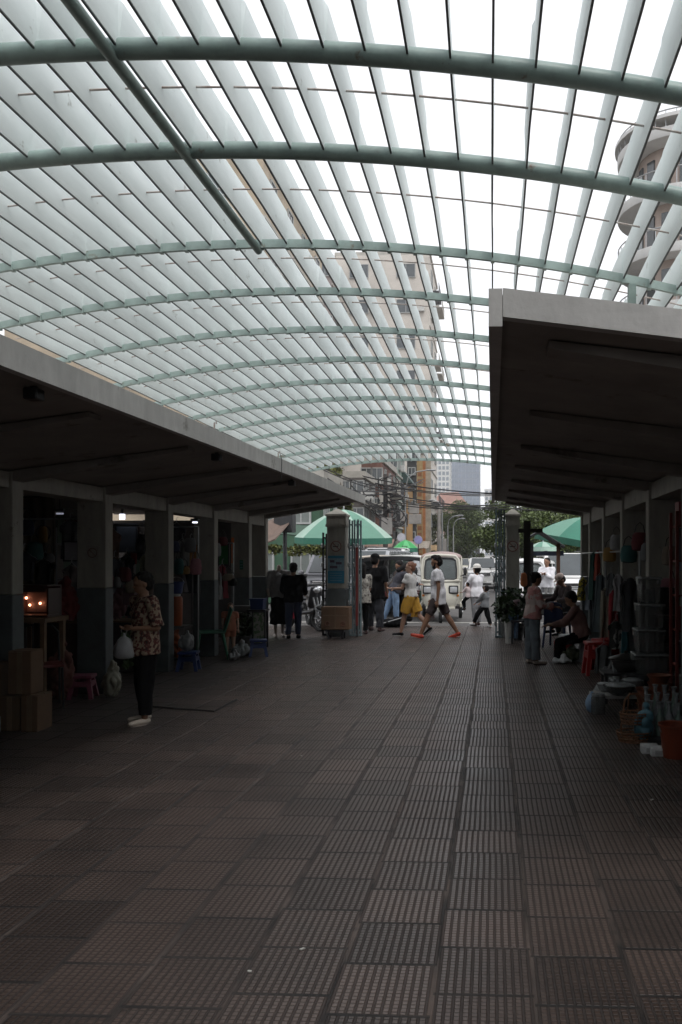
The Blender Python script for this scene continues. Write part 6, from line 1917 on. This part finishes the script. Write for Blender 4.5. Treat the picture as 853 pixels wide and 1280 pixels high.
for sx in (-1, 1):
    for sy in (-1, 1): MB().box((.03 + sx * .28, -.2 + sy * .18, .2), (.03, .03, .42)).build('leg', M['dark_steel'], t)
t = thing('cup_stack', 'short white cups on the counter of the drink stall', 'cups', (X(688, 18.4), 18.3, .866))
for k_ in range(3): MB().lathe(((k_ - 1) * .10, 0, 0), [(.03, 0), (.042, .11), (.044, .11), (.04, .1)]).build('cup', mat('white_plastic', (.55, .55, .55), .5), t, smooth=True)
t = thing('food_jar', 'white squat jar at the right end of the drink stall counter', 'jar', (X(698, 18.4), 18.35, .866))
MB().lathe((0, 0, 0), [(.06, 0), (.08, .04), (.08, .14), (.05, .18)]).build('jar_body', mat('white_plastic', (.55, .55, .55), .5), t, smooth=True)
MB().lathe((0, 0, .181), [(.055, 0), (.055, .03)]).build('lid', red, t)
sg2 = thing('hanging_bag', 'small orange bag hanging beside the right gate pillar', 'bag', P(655, 712, 16.9))
MB().limb((0, 0, -.12), (0, 0, -.28), .06, .075, fy=.5).build('pouch', mat('dark_orange_cloth', (.42, .12, .04), .8), sg2, smooth=True)
MB().tube([(-.03, 0, -.08), (0, 0, .04), (.03, 0, -.08)], .005).build('strap', M['black'], sg2)
t = thing('post', 'dark timber post standing just right of the right gate pillar', 'post', (X(659, 17.0), 17.0, 0))
MB().box((0, 0, 1.2), (.14, .10, 2.4)).build('timber', mat('dark_timber', (.03, .025, .022), .8), t)
MB().box((.07, 0, 2.2), (.5, .05, .08)).build('cross_arm', mat('dark_timber', (.03, .025, .022), .8), t)
# jeans on the bench
t = thing('bench', 'low dark bench behind the standing woman at the right gate pillar', 'bench', (X(652, 15.9), 15.9, 0))
MB().box((0, 0, .43), (.42, .3, .035)).build('seat', M['dark_steel'], t)
for sx in (-1, 1): MB().box((sx * .18, 0, .206), (.03, .26, .41)).build('leg', M['dark_steel'], t)
garment('faded blue jeans hanging over the bench by the plants', 642, 765, 15.9, .20, .50, mat('light_denim', (.17, .26, .40), .9), 'trousers', zabs=.60)
# red crate, plates
g = G(705, 822)
t = thing('plastic_crate', 'red plastic crate on the floor before the seated woman', 'crate', (g.x, g.y, 0))
cw, cd, ch = .30, .34, .26
MB().box((0, -cd / 2, ch / 2), (cw, .012, ch)).box((0, cd / 2, ch / 2), (cw, .012, ch)).box((-cw / 2 + .007, 0, ch / 2), (.012, cd - .014, ch)).box((cw / 2 - .007, 0, ch / 2), (.012, cd - .014, ch)).box((0, 0, .01), (cw - .03, cd - .03, .012)).build('crate_body', red, t)
for k_ in range(3): MB().box((-.035 + .035 * k_, -cd / 2 - .008, ch * .55), (.014, .003, .08), Matrix.Rotation(R(28), 3, 'Y')).build('white_mark', mat('white_plastic', (.55, .55, .55), .5), t)
MB().box((0, 0, ch + .004), (cw - .04, cd - .04, .02)).build('lid', red, t)
t = thing('plate_stack', 'stack of grey enamel plates on the red crate', 'plates', (g.x + .03, g.y + .02, ch + .015))
for k_ in range(5): MB().lathe((0, 0, k_ * .022), [(.05, 0), (.115, .016), (.12, .018), (.115, .013), (.05, .004)]).build('plate', mat('grey_enamel', (.35, .37, .40), .3), t, smooth=True)
softbag('pale crumpled sheet on the floor beside the red crate', G(703, 829), .30, .22, .09, M['bag_plastic'], seed=31)
softbag('dark sack of greens on the floor between the crate and the seated woman', G(715, 826), .30, .26, .22, mat('dark_green_sack', (.05, .06, .03), .8), 'sack', 'sack', 32)
# hanging clothes right
Rr = [(729, 722, 15.2, .22, .42, blotch('yellow_print', [(.35, .26, .02), (.06, .05, .03), (.42, .33, .03)], 14), 'dress', 'yellow and black printed dress at the far end of the right stalls'),
      (737, 728, 15.0, .16, .5, cl(.20, .23, .27), 'shirt', 'pale grey-blue shirt right of the yellow printed dress'),
      (742, 690, 13.9, .14, .8, cl(.03, .08, .07), 'dress', 'dark teal cloth hanging on the third right column from the gate'),
      (747, 688, 13.8, .08, .5, cl(.30, .05, .03), 'dress', 'thin rust red cloth beside the dark teal cloth'),
      (751, 718, 13.0, .24, .9, cl(.13, .16, .18), 'dress', 'slate blue long dress in the right stalls'),
      (758, 735, 12.4, .26, .95, cl(.36, .33, .27), 'dress', 'long cream coat hanging in the right stalls'),
      (764, 716, 12.2, .18, .34, cl(.18, .19, .20), 'shirt', 'grey crumpled top above the cream coat'),
      (767, 738, 11.8, .18, .75, cl(.34, .03, .04), 'dress', 'bright red dress between the cream coat and the white blouse'),
      (773, 717, 11.5, .16, .52, cl(.42, .40, .42), 'shirt', 'white and lilac blouse hanging in the right stalls'),
      (770, 776, 11.2, .20, .38, blotch('black_white_trim', [(.03, .03, .03), (.30, .28, .27), (.02, .02, .02)], 5), 'shirt', 'black garment with white trim above the red stools'),
      (755, 806, 11.1, .26, .38, cl(.13, .13, .14), 'trousers', 'grey trousers draped over the red stools'),
      (782, 745, 11.0, .10, .8, cl(.03, .12, .15), 'dress', 'narrow teal garment left of the stacked storage boxes'),
      (788, 722, 10.8, .26, .7, cl(.04, .04, .045), 'shirt', 'dark jacket left of the stacked storage boxes'),
      (795, 740, 11.4, .14, .2, cl(.36, .20, .02), 'shirt', 'small mustard yellow top behind the stacked storage boxes')]
for px, py, Y, w_, h_, m_, kd, lb in Rr: garment(lb, px, py, Y, w_, h_, m_, kd, rz=.25)
a, b_ = Vector((X(728, 15.2), 15.25, 0)), Vector((X(800, 10.6), 10.6, 0))
t = thing('clothes_rail', 'long rail carrying the clothes along the right stalls', 'rail', (0, 0, 0))
MB().cyl(a + Vector((0, 0, 1.72)), b_ + Vector((0, 0, 1.72)), .012).build('rail', M['steel'], t)
for q_ in (a, a.lerp(b_, .5), b_): MB().cyl(q_, q_ + Vector((0, 0, 1.72)), .014).build('upright', M['steel'], t)
# stacked clear storage boxes
Yx = 9.25
t = thing('low_table', 'dark low table under the stacked storage boxes', 'table', (X(815, Yx), Yx + .05, 0))
zz_ = Z(815, 842, Yx)
MB().box((0, 0, zz_ - .02), (.62, .5, .04)).build('table_top', M['dark_steel'], t)
for sx in (-1, 1):
    for sy in (-1, 1): MB().box((sx * .27, sy * .2, (zz_ - .042) / 2), (.04, .04, zz_ - .042)).build('leg', M['dark_steel'], t)
tiers = [(812, 842, 814, .36, 'lowest'), (811, 812, 781, .30, 'second'), (812, 779, 747, .28, 'third'), (811, 745, 711, .22, 'topmost')]
z_ = zz_ + .002
for px, yb, yt_, w_, nm in tiers:
    h_ = (yb - yt_) / 1033 * YC(X(px, Yx), Yx) * .97
    t = thing('storage_box', '%s clear plastic storage box in the tall stack on the right' % nm, 'storage box', (X(px, Yx), Yx, z_), 0, 'clear storage boxes stacked on the right')
    MB().box((0, 0, h_ * .43), (w_ * .88, .3, h_ * .84), taper=(1.1, 1.1)).bevel(.015).build('tub', clearp2, t, smooth=True)
    MB().box((0, 0, h_ * .90), (w_ * 1.04, .36, h_ * .09)).bevel(.008, 1).build('lid', clearp, t)
    for s in (-1, 1): MB().box((s * w_ * .52, 0, h_ * .78), (.025, .10, .06)).build('clip', clearp, t)
    z_ += h_ + .004
for i in range(3):
    t = thing('storage_box', '%s dark wrapped box behind the clear stack on the right' % ('lower', 'middle', 'upper')[i], 'storage box', (X(833, 9.4) + .02, 9.55, zz_ + .002 + i * .32), 0, 'dark wrapped boxes on the right')
    MB().box((0, 0, .14), (.22, .28, .28)).bevel(.02).build('tub', mat('dark_wrap', (.045, .045, .05), .3), t, smooth=True)
    MB().box((0, 0, .295), (.24, .30, .028)).build('lid', mat('dark_wrap', (.045, .045, .05), .3), t)
# bowls etc.
Yt = 9.0
t = thing('low_stand', 'pale low stand holding the wrapped bowls on the right', 'stand', (X(776, 8.75), 8.85, 0))
zs = Z(776, 868, 8.75)
MB().box((0, 0, zs - .02), (.60, .34, .03)).build('table_top', mat('pale_stand', (.35, .34, .33), .6), t)
for sx in (-1, 1): MB().box((sx * .2, -.1, (zs - .037) / 2), (.05, .05, zs - .037)).build('leg', mat('pale_stand', (.35, .34, .33), .6), t)
def bowl(label, loc, r, h, m_, name='bowl', group='wrapped bowls on the right'):
    t = thing(name, label, 'bowl', loc, 0, group)
    MB().lathe((0, 0, 0), [(r * .45, 0), (r * .8, h * .35), (r, h), (r * 1.03, h), (r * .95, h * .9), (r * .4, h * .2)]).build('bowl_body', m_, t, smooth=True)
    MB().ell((0, 0, h), (r * .9, r * .9, h * .25)).build('plastic_wrap', clearp, t, smooth=True)
bowl('wide plastic-wrapped bowl at the front of the low stand', (X(775, 8.7), 8.72, zs + .001), .17, .10, clearp2)
bowl('small plastic-wrapped bowl at the left of the low stand', (X(757, 8.9), 8.95, zs + .001), .09, .08, clearp)
bowl('plastic-wrapped bowl at the right of the low stand', (X(795, 8.7), 8.95, zs + .001), .12, .12, clearp)
t = thing('cooking_pot', 'dark wide-rimmed cooking pot behind the wrapped bowls', 'pot', (X(783, 9.45), 9.45, .34))
MB().lathe((0, 0, 0), [(.12, 0), (.16, .05), (.17, .13), (.2, .14), (.2, .15), (.05, .2)]).build('pot_body', mat('dark_pot_metal', (.05, .045, .045), .35, metal=.5), t, smooth=True)
MB().lathe((0, 0, .2), [(.02, 0), (.025, .03)]).build('knob', M['black'], t)
t = thing('jar', 'small pale-capped jar left of the dark cooking pot', 'jar', (X(769, 9.45), 9.42, .34))
MB().lathe((0, 0, 0), [(.03, 0), (.035, .02), (.035, .09)]).build('jar_body', clearp, t, smooth=True)
MB().lathe((0, 0, .091), [(.036, 0), (.036, .035)]).build('cap', mat('cream_cap', (.6, .55, .45), .5), t)
t = thing('low_table', 'dark low table under the cooking pot', 'table', (X(780, 9.45), 9.45, 0))
MB().box((0, 0, .325), (.5, .4, .026)).build('table_top', M['dark_steel'], t)
for sx in (-1, 1):
    for sy in (-1, 1): MB().box((sx * .22, sy * .17, .155), (.03, .03, .31)).build('leg', M['dark_steel'], t)
for i, (px, nm) in enumerate(((745, 'left'), (751, 'right'))):
    t = thing('glass_jar', '%s clear jar on the floor at the left end of the low stand' % nm, 'jar', G(px, 893), 0, 'clear jars on the floor')
    MB().lathe((0, 0, 0), [(.045, 0), (.05, .02), (.05, .17), (.04, .19)]).build('jar_body', clearp2, t, smooth=True)
    MB().lathe((0, 0, .191), [(.045, 0), (.045, .025)]).build('cap', clearp, t)
softbag('small light blue bag beside the clear jars on the right floor', G(738, 890), .12, .14, .20, mat('light_blue_plastic', (.20, .30, .45), .4), seed=41)
# two-tier cane basket
g = G(793, 926)
t = thing('cane_basket', 'tiered brown cane basket with a looped handle on the right floor', 'basket', g, .15)
def ringz(z, r, w_=.012): return [(r * math.cos(2 * PI * i / 20), r * .8 * math.sin(2 * PI * i / 20), z) for i in range(20)]
for (z0b, z1b, r_) in ((.0, .085, .135), (.16, .25, .11)):
    q = MB()
    for k_ in range(4): q.tube(ringz(z0b + (z1b - z0b) * k_ / 3, r_ * (1 + .06 * k_)), .007, n=6, closed=True)
    for i in range(20):
        a = 2 * PI * i / 20
        q.tube([(r_ * math.cos(a), r_ * .8 * math.sin(a), z0b), (r_ * 1.18 * math.cos(a), r_ * 1.18 * .8 * math.sin(a), z1b)], .004, n=5)
    q.lathe((0, 0, z0b), [(r_ * .97, 0), (r_ * .97, .006)], 20)
    q.build('tray', rattan, t)
for s in (-1, 1): MB().tube([(s * .12, 0, .08), (s * .115, 0, .16)], .009).build('upright', rattan, t)
MB().tube([(-.10, 0, .25), (-.085, 0, .36), (-.04, 0, .415), (.04, 0, .415), (.085, 0, .36), (.10, 0, .25)], .009).tube([(-.05, .03, .25), (-.04, .03, .39)], .006).tube([(.05, .03, .25), (.04, .03, .39)], .006).build('handle', rattan, t)
# orange terracotta stacks
for i, (px, py, n_, lb) in enumerate(((824, 884, 6, 'tall stack of terracotta bowls behind the light blue bag'), (812, 888, 4, 'shorter stack of terracotta bowls left of the tall one'))):
    Yc_ = 8.3
    t = thing('bowl_stack', lb, 'bowls', (X(px, Yc_), Yc_ + .1 * i, 0), 0, 'stacks of terracotta bowls')
    for k_ in range(n_):
        MB().lathe((0, 0, k_ * .075), [(.08, 0), (.115, .085), (.122, .085), (.115, .075), (.07, .012)]).build('bowl', mat('terracotta', (.20, .06, .028), .6, .2, 12), t, smooth=True)
softbag('light blue drawstring bag leaning on the bottles at the lower right', G(806, 927), .17, .16, .32, mat('sky_blue_cloth', (.09, .22, .29), .6), seed=44)
# bottle bundle
bp_ = thing('tray', 'shallow dark tray holding the upright wrapped bottles at the lower right', 'tray', G(838, 927) + Vector((0, .12, 0)))
MB().box((0, 0, .012), (.44, .34, .02)).build('base', M['black'], bp_)
for s in (-1, 1): MB().box((0, s * .165, .04), (.44, .012, .034)).build('rim', M['black'], bp_)
gm1, gm2 = mat('greenish_wrap', (.16, .22, .20), .2, .3, 22, spec=.9), mat('greyish_wrap', (.22, .23, .25), .2, .3, 22, spec=.9)
bt0 = None
spots = [(r_, c_) for r_ in range(3) for c_ in range(5)]
for r_, c_ in spots:
    loc = bp_.location + Vector((-.17 + .083 * c_, -.10 + .10 * r_, .023))
    lb = '%s wrapped tall bottle in the %s row of the tray at the lower right' % (('leftmost', 'second', 'middle', 'fourth', 'rightmost')[c_], ('front', 'middle', 'back')[r_])
    t = thing('wrapped_bottle', lb, 'bottle', loc, rp.uniform(0, 3), 'wrapped bottles in the tray')
    hh = .27 + .05 * r_ + rp.uniform(-.02, .02)
    MB().lathe((0, 0, 0), [(.033, 0), (.036, .02), (.036, hh * .7), (.016, hh * .86), (.014, hh)]).build('bottle_body', gm1 if (r_ + c_) % 2 else gm2, t, smooth=True)
    MB().lathe((0, 0, hh + .001), [(.017, 0), (.017, .03), (.03, .06)]).build('wrap_knot', clearp, t)
# bucket, cups
g = G(845, 946)
t = thing('bucket', 'dark orange plastic bucket at the lower right edge of the stalls', 'bucket', g)
MB().lathe((0, 0, 0), [(.105, 0), (.13, .25), (.142, .255), (.142, .27), (.125, .265), (.1, .02)]).build('pail', mat('dark_orange_plastic', (.19, .035, .012), .45), t, smooth=True)
MB().tube([(.14 * math.cos(a), -.03, .25 - .09 * math.sin(a)) for a in [PI * i / 10 for i in range(11)]], .005).build('handle', M['steel'], t)
for i, (px, nm, w_) in enumerate(((812, 'left', .14), (822, 'right', .12))):
    t = thing('paper_pack', '%s of two small white packs on the floor beside the dark orange bucket' % nm, 'pack', G(px, 941 + 3 * i), 0, 'white packs on the floor')
    MB().box((0, 0, .035), (w_, .12, .07)).bevel(.01).build('pack_body', mat('white_plastic', (.55, .55, .55), .5), t, smooth=True)
    MB().box((0, -.062, .035), (w_ * .5, .003, .035)).build('printed_label', mat('grey_print', (.3, .3, .3), .6), t)
# red shelf at the right edge
Ye = 8.7
t = thing('display_shelf', 'red-framed display shelf cut by the right edge of the picture', 'shelf', (X(862, Ye), Ye, 0))
for x_ in (-.16, .16):
    for y_ in (-.15, .15): MB().box((x_, y_, 1.05), (.03, .03, 2.1)).build('post', mat('dark_red_frame', (.16, .02, .015), .5), t)
for k_ in range(6): MB().box((0, 0, .15 + .36 * k_), (.29, .27, .02)).build('shelf_board', mat('dark_red_frame', (.16, .02, .015), .5), t)
for k_ in range(6):
    t2 = thing('packet', '%s packet row on the red-framed display shelf' % ('lowest', 'second', 'third', 'fourth', 'fifth', 'topmost')[k_], 'packets', (X(862, Ye), Ye, .162 + .36 * k_), 0, 'packets on the red shelf')
    for j in range(3): MB().box((-.09 + .09 * j, 0, .12), (.075, .18, .24 - .03 * (j % 2))).build('packet_body', mat('packet_%d' % ((k_ + j) % 3), ((.35, .34, .33), (.12, .10, .14), (.25, .05, .06))[(k_ + j) % 3], .5), t2)
# more dark clutter further inside both rows so the bays are not empty
rq = random.Random(77)
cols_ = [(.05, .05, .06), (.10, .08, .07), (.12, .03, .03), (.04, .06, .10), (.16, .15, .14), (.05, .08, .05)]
k_ = 0
names_ = ['first', 'second', 'third', 'fourth', 'fifth', 'sixth']
for side, xs_, ys_, sname in ((-1, -6.9, (5.2, 7.2, 9.1, 11.2, 13.2, 14.9), 'left'), (1, 3.2, (5.4, 7.3, 9.3, 11.2, 13.2, 15.1), 'right')):
    for i, Y in enumerate(ys_):
        t = thing('goods_shelf', 'dark shelving full of boxed goods at the back of the %s %s stall' % (names_[i], sname), 'shelf', (xs_, Y, 0), R(90) * -side, 'shelving at the back of the stalls')
        for s in (-1, 1): MB().box((s * .78, 0, 1.05), (.04, .4, 2.1)).build('upright', M['dark_steel'], t)
        for z in (.2, .75, 1.3, 1.85):
            MB().box((0, 0, z), (1.52, .4, .03)).build('shelf_board', M['dark_steel'], t)
            x_ = -.72
            while x_ < .6:
                w_ = rq.uniform(.12, .3); h_ = rq.uniform(.18, .42)
                MB().box((x_ + w_ / 2, rq.uniform(-.05, .05), z + .017 + h_ / 2), (w_ * .92, rq.uniform(.2, .34), h_)).bevel(.006, 1).build('boxed_goods', tone(rq.choice(cols_), .7, 'goods'), t)
                x_ += w_

# ---- more hanging goods, so that the bays read as crammed
def hung_bag(label, px, py, Y, w, h, m_, group):
    t = thing('hanging_bag', label, 'bag', P(px, py, Y), rq.uniform(-.6, .6), group)
    MB().rings([[Vector((w / 2 * a * math.cos(2 * PI * i / 14), w * .28 * a * math.sin(2 * PI * i / 14), -z)) for i in range(14)] for a, z in ((.6, .10), (.85, .13), (1, h * .7), (.9, h * .95), (.5, h))]).build('pouch', m_, t, smooth=True)
    MB().tube([(-w * .3, 0, -.11), (-w * .2, 0, -.02), (0, 0, .02), (w * .2, 0, -.02), (w * .3, 0, -.11)], .006, n=6).build('handle', M['black'], t)
cn = {'dark brown': (.06, .035, .025), 'maroon': (.14, .02, .025), 'grey': (.14, .14, .15), 'navy': (.02, .03, .08), 'beige': (.26, .21, .16), 'pink': (.30, .12, .15), 'teal': (.02, .10, .10), 'black': (.015, .015, .015), 'white': (.36, .36, .37), 'ochre': (.28, .15, .03)}
lay = [('first', (26, 34, 44, 54, 62), 10.4, (662, 640, 668, 648, 682)), ('second', (138, 147, 156, 165, 176, 183), 11.4, (708, 712, 700, 716, 664, 720)), ('third', (217, 224, 231, 238, 245), 12.4, (668, 690, 700, 664, 690)), ('fourth', (272, 279, 286, 291), 14.3, (672, 664, 710, 716))]
ck = list(cn)
ix = 0
for nm, pxs, Y, pys in lay:
    for px, py in zip(pxs, pys):
        c_ = ck[ix % 10]; ix += 3
        hung_bag('small %s bag hanging in the %s left stall' % (c_, nm), px, py, Y + rq.uniform(-.2, .2), rq.uniform(.13, .24), rq.uniform(.22, .36), tone(cn[c_], .7, 'bag'), 'bags hanging in the left stalls')
for px, py, Y, c_, lb in ((800, 655, 9.9, 'maroon', 'maroon bag hanging above the stacked storage boxes'), (812, 668, 9.8, 'grey', 'grey bag hanging just over the topmost storage box'), (826, 652, 9.7, 'navy', 'navy bag hanging right of the stacked storage boxes'),
                          (838, 672, 9.6, 'beige', 'beige bag hanging near the right edge of the picture'), (836, 712, 9.6, 'pink', 'pink bag hanging low near the right edge of the picture'), (786, 672, 10.6, 'teal', 'teal bag hanging left of the maroon bag in the right stalls'),
                          (762, 676, 12.6, 'ochre', 'ochre bag hanging over the cream coat'), (771, 660, 11.9, 'white', 'white bag hanging over the lilac blouse')):
    hung_bag(lb, px, py, Y, .22, .32, tone(cn[c_], .7, 'bag'), 'bags hanging in the right stalls')
for px, py, w_, h_, m_, lb in ((756, 872, .26, .20, clearp, 'crumpled clear bag behind the small wrapped bowl'), (786, 884, .24, .22, clearp2, 'smoky wrapped bundle at the foot of the low stand'), (768, 868, .22, .26, clearp, 'crumpled clear bundle left of the dark cooking pot'),
                               (800, 872, .26, .34, clearp2, 'tall smoky wrapped bundle beside the terracotta bowls'), (836, 872, .30, .44, clearp, 'large crumpled clear bag behind the tray of bottles'), (800, 850, .28, .30, mat('olive_sack', (.08, .07, .04), .85), 'olive sack beside the low table of storage boxes'),
                               (764, 856, .20, .30, mat('dark_wrap', (.045, .045, .05), .3), 'dark wrapped bundle behind the red stools'), (775, 850, .2, .36, mat('brown_wrap', (.13, .08, .05), .7), 'brown paper bundle right of the red stools')):
    softbag(lb, G(px, py), w_, w_ * .8, h_, m_, seed=px)
# ================================================================ HAZE over the street
hm_ = bpy.data.materials.new('street_air')
hm_.use_nodes = True
hn = hm_.node_tree
hn.nodes.clear()
ho = hn.nodes.new('ShaderNodeOutputMaterial')
hv = hn.nodes.new('ShaderNodeVolumePrincipled')
hv.inputs['Color'].default_value = (.90, .92, .95, 1)
hv.inputs['Density'].default_value = .00075
hv.inputs['Anisotropy'].default_value = .2
hn.links.new(hv.outputs[0], ho.inputs['Volume'])
MB().box((0, 700, 29.5), (3040, 2040, 63)).build('haze', hm_, kind='stuff')
